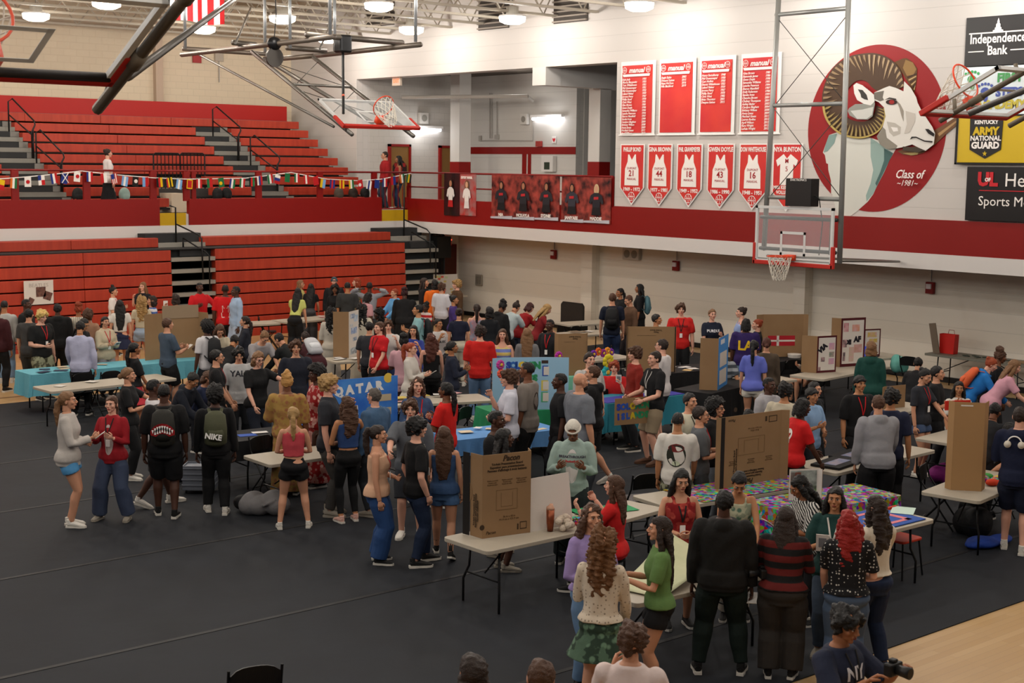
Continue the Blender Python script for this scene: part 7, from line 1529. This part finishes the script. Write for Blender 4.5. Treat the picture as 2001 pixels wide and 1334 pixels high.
tri('right scalloped white board with yellow cards behind the green hoodie', (25.15, 18.05), (25.55, 17.92), .58, 0, 0, 0, 0, mar, fn=scallop([], [(-.3, .25, .7, .88, '#c9b32a'), (-.2, .3, .5, .64, '#c9b32a')]))
def big_b(put, rect):
    pack_print(put, rect, True); rect(-.5, -.44, 0, 1, mat('#191513', .7), 'edge_strip', .004)
    put('Tri-fold Presentation Board\nExpositor para presentaciones', .035, ink, -.26, .3, .001, r=90)
tri('big brown board standing upside down on the multicolour cloth', (13.17, 11.49), (14.24, 11.42), .9, .06, .1, -50, 40, kraft, fn=big_b)
o = MB().tube([(0, 0, 0), (0, .004, 0)], .14, 20).build('cut_tab', kraft, bpy.context.scene.objects.get('x')); bpy.data.objects.remove(o)
def near_b(put, rect): pack_print(put, rect); put('Tri-fold Presentation Board\nExpositor para presentaciones\nPanneau d\'affichage', .03, ink, -.62, .25, .001, r=90)
def near_s(put, rect): pass
nb = tri('near brown board printed with its product text, on the foreground table', (9.39, 11.48), (9.97, 11.37), .9, .2, .16, -78, -70, kraft, fn=pack_print)
o = MB().slab([(-.006, .1, 0), (-.016, .2, 0), (-.016, .2, .9), (-.006, .1, .9)], (.004, 0, 0)).build('edge_strip', mat('#16120f', .7), nb); o.location = (9.39-nb.location.x-.012, 11.58-nb.location.y, 0)
o = MB().slab([(0, .12*math.cos(R(a))*.7, .47+.12*math.sin(R(a))) for a in range(0, 360, 20)], (-.004, 0, 0)).build('cut_tab', kraft, nb); o.location = (9.395-nb.location.x-.012, 11.73-nb.location.y, 0)
for z_, s_ in ((.24, 'Tri-fold Presentation Board'),):
    o = text(s_+'\nExpositor para presentaciones\nPanneau d\'affichage', .03, ink, None, (9.385-nb.location.x-.008, 11.58-nb.location.y, z_+.05), (Matrix(((0, 0, -1), (-1, 0, 0), (0, 1, 0))) @ Matrix.Rotation(R(90), 3, 'Z')).to_euler(), ext=.001, off=.001); o.parent = nb
d_ = Vector((10.53-9.97, 11.29-11.36)).normalized()
t = thing('foam_board', 'blank white poster board leaning between the brown board and the tumbler', 'poster board', (10.27, 11.36, .745), math.atan2(d_.y, d_.x)); o = MB().box((-.29, 0, 0), (.29, .006, .58)).build('sheet', foam, t); o.rotation_euler.x = -.12; o.rotation_euler.y = R(-2)
tri('tall narrow brown box board with a red inside at the right', (15.47, 9.72), (15.7, 9.44), 1.11, .12, .2, -60, -70, mat('#9a774f', .8), fn=lambda put, rect: rect(-.3, .1, .955, .97, foam, 'tape'))
b = flat('red_card', 'red card showing inside the top of the tall narrow box board', 'card', [(15.62, 9.95), (15.95, 9.8), (15.95, 9.81), (15.62, 9.96)], 1.7, mat('#c22a1c', .7), .12)
tri('small cut of cardboard standing behind the navy printed t-shirt', (19.85, 13.8), (20.33, 13.72), .38, .1, 0, 30, 0, kraft)
tri('photo board with a mountain and house picture on the multicolour cloth', (13.4, 10.6), (13.72, 10.42), .38, 0, .06, 0, 60, foam, fn=lambda put, rect: [rect(-.45, .45, .35, .95, mat('#5a5f58', .6, pat='noise', c2='#a8b0a8', scale=9), 'photo'), rect(-.45, .45, .25, .45, mat('#5f7a48', .7), 'photo'), rect(-.45, -.1, .6, .9, mat('#b0452c', .7), 'photo')])
# carried sign
loc, ang, aj, h_, dist, root, TP_ = SPOT['a92']
A, B = ony(1241, 816, 16.0), ony(1329, 806, 15.6); zc = (ony(1241, 848, 16.0).z, ony(1241, 784, 16.0).z); zz = min(zc); hh = abs(zc[1]-zc[0])
hd = [Matrix.Rotation(ang, 3, 'Z') @ (j[2]+j[4]*.1)+loc for j in aj]; mid = (hd[0]+hd[1])/2
d2 = Vector((1, -.25)).normalized(); A = Vector((mid.x, mid.y))-d2*.28-Vector((.25, .3))*.25; B = A+d2*.66
def isl(put, rect):
    for row, v in (('SOLOMON', .66), ('ISLANDS', .3)):
        cl = ['#2c3f9c', '#2c4fa8', '#2a4fa3', '#c9b02a', '#2f8a6a', '#2f8a5a', '#2f8a5a']
        for i, ch in enumerate(row): put(ch, .13, mat(cl[i], .6), -.4+i*.13, v+.03*i/7, .01, r=4)
tri('carried cardboard sign spelling an island country in coloured letters', A, B, .42, 0, 0, 0, 0, kraft, z=mid.z-.36, name='cardboard_sign', cat='sign', fn=isl)
# taped poster on the bleachers
a, c = ony(46, 549, 33.84), ony(105, 593, 33.84)
t = thing('taped_poster', 'white hand-lettered poster taped to the red bleachers, far left', 'poster', ((a.x+c.x)/2, 33.84, c.z)); w, h2 = (c.x-a.x)/2, a.z-c.z
MB().box((-w, -.004, 0), (w, 0, h2)).build('sheet', foam, t); o = text('BEATLES', .13, mat('#a9a19a', .7), None, (0, -.006, h2-.12), (R(90), 0, 0)); o.parent = t
for x, z, s, r in ((.05, h2*.52, .12, 0), (-w*.55, .1, .07, 30), (w*.6, .2, .1, 20)): o = MB().box((-s, -.008, -s), (s, -.005, s)).build('photo', mat('#3a2422', .6, pat='noise', c2='#7a5448', scale=15), t); o.location = (x, 0, z); o.rotation_euler.y = R(r)
# ---- small things on the tables
rs = random.Random(11)
k = 0
where = {'t1': 'pale blue cloth', 't2': 'long bare table', 't5': 'picture board table', 't8': 'paper slips table', 't9': 'sky blue cloth', 't3': 'black and white cloth', 't22': 'backpack group table', 't19': 'black cloth below the red printed t-shirt', 't11': 'foreground map table', 't14': 'board games table', 't24': 'table behind the bent-over queue', 't4': 'coral tank top table', 't10': 'near brown board table', 't7': 'bleacher-side table', 't20': 'teal cloth'}
for key, n, cols in (('t1', 6, ['#c9c4bc', '#20304a', '#b5a58e']), ('t2', 3, ['#c9c4bc']), ('t5', 5, ['#d0ccc8', '#2a2c36', '#c98a90']), ('t8', 16, ['#d4d0cc', '#b9a24a', '#7a6fa3', '#b98a8a']), ('t9', 9, ['#d4d0cc', '#c9b9a0']), ('t3', 5, ['#d4d0cc', '#2a4fa3']), ('t22', 7, ['#d4d0cc', '#7a6a58']),
                     ('t19', 6, ['#b7bccb', '#c9a873', '#d4d0cc']), ('t11', 4, ['#d4d0cc', '#5f7fc9', '#c9c0d0']), ('t14', 2, ['#d4d0cc']), ('t24', 6, ['#d4d0cc', '#c9b9a0']), ('t7', 3, ['#d4d0cc', '#c98a8a']), ('t20', 5, ['#7a4ab0', '#c9b03a', '#d4d0cc'])):
    L, Wd = TAB[key][3], TAB[key][4]
    for i in range(n):
        u, v = rs.uniform(-L/2+.2, L/2-.2), rs.uniform(-Wd/2+.12, Wd/2-.15); w, h = rs.uniform(.12, .28), rs.uniform(.1, .2)
        sheet(key, u, v, w, h, rs.uniform(-40, 40), 'loose paper lying among others on the '+where[key], rs.choice(cols), dz=.004+.0035*i, group='loose papers on the '+where[key])
flat('runner', 'purple cloth runner along the front of the teal cloth', 'cloth', [tp('t20', -.9, -.36), tp('t20', .9, -.36), tp('t20', .9, .1), tp('t20', -.9, .1)], .752, mat('#2a2a8a', .8), .006)
flat('patterned_cloth', 'multicolour zigzag fabric spread before the big brown board', 'cloth', [tp('t12', -.72, -.38), tp('t12', 1.22, -.38), tp('t12', 1.22, .38), tp('t12', -.72, .38)], .748, mat('#aa2222', .8, pat='multi', scale=22), .004)
sheet('t10b', -.1, .15, .75, .35, -20, 'bright green card sheet on the end table', '#1f8a55', name='card_sheet', th=.004); sheet('t10b', -.42, -.05, .3, .3, 10, 'dark red card sheet beside the green one', '#a01a24', name='card_sheet', th=.004, dz=.005)
sheet('t9', .6, .25, .5, .2, 0, 'green card at the right end of the sky blue cloth', '#3f9a7a', dz=.045); sheet('t9', .6, .38, .5, .12, 0, 'red tray behind the sky blue cloth', '#b3241a', name='tray', th=.06, dz=.045)
sheet('t3', .1, -.2, .5, .32, 5, 'white runner cloth with a yellow stripe on the black cloth', '#cfcac4', name='runner', th=.005, dz=.03); sheet('t3', .1, -.2, .3, .04, 8, 'yellow stripe of the runner', '#c99a2a', name='ribbon', th=.004, dz=.037, cat='ribbon'); sheet('t3', .5, -.1, .3, .3, 40, 'dark blue corner cloth on the black and white table', '#1c2f7a', name='cloth_corner', dz=.03, cat='cloth')
# gameboard and puzzles
o = sheet('t16', .05, 0, 1.5, .66, 0, 'blue game board with a pink border on the right table', '#1f4a9a', name='game_board', cat='game', th=.01); 
for bx_ in ((-.6, -.25, .6, -.19), (-.6, .19, .6, .25), (-.6, -.25, -.52, .25), (.52, -.25, .6, .25)): MB().box((bx_[0], bx_[1], .011), (bx_[2], bx_[3], .014)).build('pink_border', mat('#c9707a', .6), o)
for x in (-.3, .25): MB().box((x, .0, .012), (x+.25, .05, .02)).build('card_slot', foam, o)
sheet('t16', .9, .05, .36, .26, 30, 'pale mint paper hanging over the right end of the game table', '#b9cfc4', dz=.014); sheet('t16', -.75, -.1, .3, .2, 20, 'white paper left of the game board', '#d4d0cc', dz=.02)
for u, l in ((-.75, 'black puzzle frame in front of the red skull t-shirt'), (-.1, 'black puzzle frame under the grey hoodie\'s hand')):
    o = sheet('t13', u, -.05 if u < -.5 else .12, .66, .42, 8, l, '#101012', name='puzzle_frame', cat='puzzle', th=.03); MB().box((-.22, -.1, .031), (.24, .08, .034)).build('puzzle_picture', mat('#9a8a94', .5, pat='noise', c2='#5f6f90', scale=12), o)
for u, l in ((-.3, 'wooden slotted game board in front of the clawed-up bun'), (.25, 'wooden game board by the seated black-haired person')):
    o = sheet('t14', u, -.12, .5, .26, 6, l, '#a98355', name='game_tray', cat='game', th=.025)
    for i in range(5): MB().tube([(-.2+.1*i, -.05, .026), (-.2+.1*i, -.05, .035)], .02, 8).build('game_piece', mat('#3a2a1c', .6), o)
for i, c in enumerate(['#c93a1a', '#2a7a4a', '#c9a32a', '#8a1a5a', '#d8d2c8', '#c9561a', '#3a8a3a']):
    u, v = .05+.14*(i % 4), -.15+.2*(i//4); p = tp('t15', u, v, .75); b = MB(); b.ell((0, 0, .03), (.11, .08, .045), nu=10, nv=6); o = b.build('craft_bundle', mat(c, .8, pat='multi' if i % 2 else None, scale=30), smooth=True); o.location = p; o.rotation_euler.z = i
    tag(o, ['orange', 'green', 'yellow', 'purple', 'white', 'rust', 'leaf green'][i]+' craft bundle heaped on the box board table', 'craft item', 'craft bundles on the box board table')
for i in range(12):
    u = -.5+.1*i; sheet('t17', -.1+u*.9, .1*math.sin(i*2), .12, .07, i*37, 'small dark tile laid out on the grey wall table', '#3a4038', name='game_tile', cat='tile', th=.012, group='dark tiles on the grey wall table')
sheet('t17', -.85, 0, .4, .4, 10, 'tan paper at the right end of the grey wall table', '#9a7f5f')
# gift bag, leaning cardboard
p = tp('t17', .85, 0)
t = thing('gift_bag', 'bright red paper gift bag on the grey wall table', 'bag', p, TAB['t17'][2]); MB().add([(-.17, -.09, 0), (.17, -.09, 0), (.17, .09, 0), (-.17, .09, 0), (-.19, -.08, .42), (.19, -.08, .42), (.19, .08, .42), (-.19, .08, .42)], [(0, 1, 5, 4), (1, 2, 6, 5), (2, 3, 7, 6), (3, 0, 4, 7), (0, 3, 2, 1)]).build('bag_body', mat('#b81a12', .5), t); MB().tube([(-.08, -.08, .42), (-.06, -.08, .5), (.06, -.08, .5), (.08, -.08, .42)], .006, 5).build('handle', mat('#8a120c', .5), t)
t = thing('leaning_board', 'narrow grey-brown board leaning behind the red gift bag', 'board', tp('t17', 1.0, .2)); o = MB().box((-.06, -.02, 0), (.1, 0, .66)).build('panel', mat('#6a5c4e', .7), t); o.rotation_euler = (-.1, .15, TAB['t17'][2])
sheet('t17', 1.05, -.1, .3, .22, 0, 'thin black case at the left end of the grey wall table', '#1c1b1a', name='flat_case', cat='case', th=.025)
# tumbler, snacks and cotton on the near table
p = onz(1075, 1037, .745); t = thing('tumbler', 'tall copper tumbler with a pink lid on the near table', 'tumbler', p); MB().tube([(0, 0, 0), (0, 0, .1), (0, 0, .24)], [.032, .042, .046], 16).build('cup', mat('#8a4a30', .3, .6), t, smooth=True); MB().tube([(0, 0, .24), (0, 0, .262), (.01, 0, .285), (.01, 0, .3)], [.047, .045, .022, .02], 14).build('lid', mat('#c99a80', .5), t, smooth=True)
for i, c in enumerate(['#a3202a', '#c22a24', '#8a1620']): sheet('t10', .62+.05*i, -.17+.03*i, .16, .11, 15*i-20, 'red snack packet piled beside the copper tumbler', c, name='snack_packet', cat='packet', th=.02, dz=.02*i, group='red snack packets by the tumbler')
b = MB()
for i in range(16): b.ell((rs.uniform(-.09, .09), rs.uniform(-.06, .06), rs.uniform(.03, .14)), (.045, .045, .04), nu=8, nv=6)
o = b.build('yarn_bundle', mat('#cdbfae', .9, bump=.8, bscale=60), smooth=True); o.location = onz(1104, 1036, .745); tag(o, 'fluffy cream yarn bundle right of the copper tumbler', 'yarn bundle')
b = MB()
for i in range(12): b.ell((rs.uniform(-.12, .12), rs.uniform(-.06, .06), rs.uniform(.02, .07)), (.05, .03, .02), nu=8, nv=5)
o = b.build('ribbon_heap', mat('#a02a4a', .5, pat='multi', scale=30)); o.location = onz(1135, 1020, .745); tag(o, 'heap of shiny ribbons beside the cream yarn', 'ribbons')
# curled map poster on the foreground table
A_ = [onz(1217, 1147, .76), onz(1245, 1141, .76)]; nu_, nv_ = 10, 14; b = MB()
for j in range(nv_+1):
    f = j/nv_
    for i in range(nu_+1):
        u = i/nu_; x = 9.22+.98*f+.12*u; y = 9.35-.55*u+.22*f; z = .76+.34*f*f*(1-.6*u)+.04*math.sin(3*f)*u; b.v.append((x, y, z))
for j in range(nv_):
    for i in range(nu_): a = j*(nu_+1)+i; b.f.append((a, a+1, a+nu_+2, a+nu_+1)); b.mi.append(0)
o = b.build('map_poster', mat('#c4c2a0', .6, pat='noise', c2='#a9b08a', scale=3), smooth=True); sm = o.modifiers.new('s', 'SOLIDIFY'); sm.thickness = .003; tag(o, 'large curled pale map poster on the foreground table', 'poster')
sheet('t11', .25, .05, .42, .34, 5, 'brightly painted picture with green and orange on the foreground table', '#3a9a5a', name='painting', cat='painting', dz=.03, m=mat('#3a9a5a', .6, pat='multi', scale=9)); sheet('t11', .3, -.22, .4, .2, 5, 'blue and white printed sheet in front of the painted picture', '#8fa3d0', dz=.03)
sheet('t11', .72, -.28, .2, .14, 30, 'folded pale sheet at the hand of the black hoodie', '#9a8f8a', dz=.03)
# floor things
def heap(name, lab, cat, px, py, r, col, n=6, seed=0, **kw):
    g = onz(px, py, 0); q = random.Random(seed); b = MB()
    for i in range(n): b.ell((q.uniform(-r[0], r[0])*.6, q.uniform(-r[1], r[1])*.6, q.uniform(.25, .65)*r[2]), (r[0]*.62, r[1]*.6, r[2]*.48), nu=12, nv=8)
    if name == 'backpack': b.tube([(-r[0]*.5, -r[1]*.7, r[2]*.5), (0, -r[1]*.95, r[2]*.75), (r[0]*.5, -r[1]*.7, r[2]*.5)], .022, 6)
    o = rem(b, name, mat(col, .7, bump=.4, bscale=12, **kw), .016, None, 5, None); o.location = (g.x, g.y, fz(g.x, g.y)); return tag(o, lab, cat)
heap('backpack', 'light grey backpack lying on the dark floor under the coral tank top table', 'backpack', 520, 1005, (.3, .24, .3), '#6f6d6e', seed=1); heap('duffel_bag', 'black bag behind the grey backpack on the floor', 'bag', 492, 1000, (.2, .2, .22), '#111113', seed=2)
heap('drawstring_bag', 'crumpled blue bag on the floor at the right edge', 'bag', 1940, 1068, (.36, .22, .12), '#1c3c8f', seed=3); heap('backpack', 'black backpack on the floor under the box board table', 'backpack', 1900, 1040, (.34, .3, .42), '#101012', seed=4)
heap('foil_bag', 'shiny magenta foil bag by the board games table', 'bag', 1840, 945, (.26, .2, .26), '#7a1c6a', seed=5); heap('duffel_bag', 'dark bag on the floor behind the red floral dress', 'bag', 1385, 1040, (.3, .25, .2), '#26262a', seed=6)
heap('sand_bag', 'teal and tan bags on the floor under the picture board table', 'bag', 700, 770, (.35, .2, .3), '#6a6048', seed=8)
g = onz(1757, 722, .5); heap('jacket_pile', 'mint green jacket heaped on a chair by the scalloped boards', 'jacket', 1757, 722, (.2, .2, .3), '#5fa095', seed=7).location = (g.x, g.y, .5)
t = thing('rolling_crate', 'grey plastic rolling crate with an upright handle on the left', 'crate', onz(392, 962, 0), R(-40)); t.location.z = .016
b = MB(); b.box((-.22, -.17, .05), (.22, .17, .06)); 
for s in (((-.22, -.17), (.22, -.16)), ((-.22, .16), (.22, .17)), ((-.22, -.17), (-.21, .17)), ((.21, -.17), (.22, .17))): b.box((*s[0], .05), (*s[1], .4))
b.build('crate_body', mat('#6d727c', .5), t)
for z in (.12, .2, .28, .36): MB().box((-.23, -.18, z), (.23, .18, z+.015)).build('rib', mat('#7d828c', .5), t)
MB().tube([(-.1, .19, .1), (-.1, .19, .95), (.1, .19, .95), (.1, .19, .1)], .012, 6).build('handle', steel, t)
for x in (-.18, .18): MB().tube([(x, -.14, .04), (x+.02, -.14, .04)], .035, 10).build('wheel', black, t)
o = MB().box((-.17, -.13, 0), (.17, .13, .62)).build('suitcase', mat('#1d1d26', .6), bevel=.04); g = onz(352, 950, 0); o.location = (g.x, g.y+.3, .016); tag(o, 'dark upright suitcase between the shark backpack and the crate', 'suitcase')
g = onz(1757, 1050, .45); t = thing('plastic_chair', 'orange plastic chair seat pushed under the game table', 'chair', (g.x, g.y, .016)); MB().slab([(x, y, .42) for x, y in rrect(-.2, -.2, .2, .2, .06)], (0, 0, .03)).build('seat', mat('#c2341a', .5), t, bevel=.01); MB().box((-.19, .17, .5), (.19, .2, .76)).build('backrest', mat('#c2341a', .5), t, bevel=.02)
for sx in (-1, 1):
    for sy_ in (-1, 1): MB().tube([(sx*.16, sy_*.16, .42), (sx*.2, sy_*.2, 0)], .012, 6).build('leg', blackm, t)
a, c = onx(1096, 588, 26.6), onx(1139, 640, 26.6)
t = thing('rolling_screen', 'dark grey rounded screen standing by the lower wall', 'screen', (26.6, (a.y+c.y)/2, 0)); w = (a.y-c.y)/2; MB().slab([(0, y, z) for y, z in [(-w, .35), (w, .35), (w, a.z-.08), (w-.08, a.z), (-w+.08, a.z), (-w, a.z-.08)]], (.05, 0, 0)).build('panel', mat('#23211f', .6), t)
for s in (-1, 1): MB().box((-.2, s*w*.8-.02, 0), (.25, s*w*.8+.02, .35)).build('foot', blackm, t)
for i, (px, py, c, l) in enumerate(((1090, 655, '#3f9fc9', 'blue cup on the mint cloth, left one'), (1100, 653, '#7fc0d0', 'pale blue cup on the mint cloth, right one'))):
    g = tp('t27', -.35+.14*i, -.1, .757); t = thing('cup', l, 'cup', g); MB().tube([(0, 0, 0), (0, 0, .14)], [.04, .05], 12).build('cup_body', mat(c, .4), t, smooth=True); MB().tube([(0, 0, .14), (0, 0, .15)], [.053, .053], 12).build('lid', whitep, t)
g = onz(1552, 698, .75); t = thing('food_container', 'round white food container beside the small flag board', 'container', g); MB().tube([(0, 0, 0), (0, 0, .06)], [.13, .14], 18).build('tub', foam, t); MB().tube([(0, 0, .06), (0, 0, .075)], [.145, .14], 18).build('lid', foam, t)
t = thing('laptop', 'open laptop with a blue screen behind the green hoodie', 'laptop', tp('t30', -.2, -.1, .75), .2); MB().box((-.17, -.12, 0), (.17, .12, .015)).build('keyboard_base', mat('#26262a', .5), t); o = MB().box((-.17, 0, 0), (.17, .01, .22)).build('screen', mat('#1c3c9a', .4, emit=.6), t); o.location = (-.15, .1, .015); o.rotation_euler.z = .9
sheet('t5', -.35, -.2, .3, .2, 10, 'white leaflet fan in front of the picture board', '#d0ccc8', dz=.03)
# ---- things in hands
def held(key, side, lab, w=.1, h=.14, col='#cfcac4', name='booklet', cat='booklet', th=.008, rx=60, off=(0, 0, 0)):
    loc, ang, aj, hh, dist, root, TP_ = SPOT[key]; j = aj[side]; p_ = j[2]+j[4]*.12+Vector(off); q = loc+Matrix.Rotation(ang, 3, 'Z') @ p_
    t = thing(name, lab, cat, q, ang); o = MB().box((-w/2, -th/2, -h/2), (w/2, th/2, h/2)).build('cover', mat(col, .6), t); o.rotation_euler.x = R(rx)
    if col == '#cfcac4': o2 = MB().box((-w*.3, -th/2-.002, -h*.25), (w*.3, -th/2-.0005, h*.3)).build('printed_crest', mat('#77787c', .6), t); o2.rotation_euler.x = R(rx)
    return t
for k_, s, l in (('a141', 0, 'white printed booklet held up by the person in dark green'), ('a140', 0, 'white printed booklet held by the striped blouse'), ('a11', 1, 'white booklets held by the cream sweatshirt'), ('a17', 1, 'white booklet raised above the tall cardboard board'), ('a21', 0, 'white papers held by the slate blue t-shirt'),
                 ('a67', 1, 'white booklets held by the white blouse'), ('a132', 1, 'grey-edged booklet held by the green t-shirt'), ('a150', 0, 'white card raised by the wavy-haired person in the blue top'), ('a90', 1, 'small white card at the mouth of the red-haired person'), ('a133', 1, 'white booklet held by the crochet top'),
                 ('a100', 0, 'white papers held by the navy t-shirt at the back'), ('a26', 0, 'white paper held by the person in black with a bun'), ('a137', 0, 'pale paper in the left hand of the black hoodie'), ('a158', 0, 'white card in the hands of the cream sweatshirt')):
    held(k_, s, l, w=.12 if k_ in ('a141', 'a140') else .1, h=.17 if k_ in ('a141', 'a140') else .13, rx=10 if k_ in ('a141', 'a17', 'a150', 'a90') else 55)
t = held('a143', 1, 'dark novel with pale pages carried at the side by the ruffled top', .13, .2, '#2a1d18', 'book', 'book', .03, 0); MB().box((-.06, -.012, -.1), (.068, .012, .09)).build('pages', mat('#c9bda0', .8), t)
loc, ang, aj, hh, dist, root, TP_ = SPOT['a144']; hd = [loc+Matrix.Rotation(ang, 3, 'Z') @ (j[2]+j[4]*.12) for j in aj]; m_ = (hd[0]+hd[1])/2
def dslr(lab, p_, a_):
    t = thing('camera', lab, 'camera', p_, a_); MB().box((-.07, -.03, -.045), (.07, .035, .045)).build('camera_body', mat('#131313', .5), t, bevel=.012); MB().box((-.025, -.02, .045), (.025, .03, .068)).build('viewfinder', mat('#131313', .5), t, bevel=.008); MB().tube([(0, -.03, 0), (0, -.09, 0), (0, -.13, 0)], [.035, .038, .042], 16).build('lens_barrel', mat('#191919', .4), t, smooth=True); MB().tube([(0, -.131, 0), (0, -.132, 0)], .034, 16).build('front_glass', mat('#0a0d14', .1), t)
    return t
dslr('black camera held up at the bottom right', m_, ang)
loc, ang, aj, hh, dist, root, TP_ = SPOT['a137']; dslr('black camera hanging between the black hoodie and the striped sweater', loc+Matrix.Rotation(ang, 3, 'Z') @ Vector((-.36, .0, .98)), ang+1.9)
loc, ang, aj, hh, dist, root, TP_ = SPOT['a117']
t = thing('headphones', 'white over-ear headphones on the back of the navy sweatshirt', 'headphones', loc+Matrix.Rotation(ang, 3, 'Z') @ Vector((.03, .15, 1.40)), ang); MB().tube([(.08*math.cos(R(a)), .02, .08*math.sin(R(a))) for a in range(0, 181, 15)], .009, 6).build('headband', whitep, t, smooth=True)
for s in (-1, 1): MB().tube([(s*.08, 0, -.02), (s*.08, .04, -.02)], .042, 14).build('ear_cup', mat('#cfc7b8', .5), t, smooth=True)
# bags on the balcony stand
for i, (px, py, c, l) in enumerate(((425, 379, '#111112', 'black bag on the upper stand by the portal'), (443, 378, '#0e0e0f', 'round black bag on the upper stand beside a pale bundle'), (152, 380, '#141414', 'black bag on the upper stand left of the white blouse'), (243, 372, '#8fa8a0', 'pale mint backpack on the upper stand by the white blouse'), (662, 376, '#4a4238', 'olive backpack on the upper stand near the gate'), (713, 376, '#131313', 'black tote on the upper stand nearest the gate'), (690, 378, '#2a2018', 'dark patterned bag between the olive backpack and the tote'))):
    y_, zt_ = rows[8]; q = ony(px, py, y_+.1); b = MB(); b.ell((0, 0, .1), (.16, .12, .2), nu=14, nv=10); b.ell((0, -.06, .05), (.12, .08, .12), nu=12, nv=8)
    o = rem(b, 'bag', mat(c, .7, bump=.3, bscale=12), .015, None, 2, None); o.location = (q.x, y_+.1, zt_); tag(o, l, 'bag')
flush()
# ---------------------------------------------------------------- lettering becomes plain mesh
bpy.context.view_layer.update(); dg = bpy.context.evaluated_depsgraph_get()
fonts = [o for o in bpy.data.objects if o.type == 'FONT']; ms = [bpy.data.meshes.new_from_object(o.evaluated_get(dg)) for o in fonts]
for o, me in zip(fonts, ms):
    n = bpy.data.objects.new('lettering', me); COL.objects.link(n); n.parent = o.parent; n.matrix_local = o.matrix_local
for o in fonts: bpy.data.objects.remove(o)
print('persons', len(SPOT), 'objects', len(bpy.data.objects))
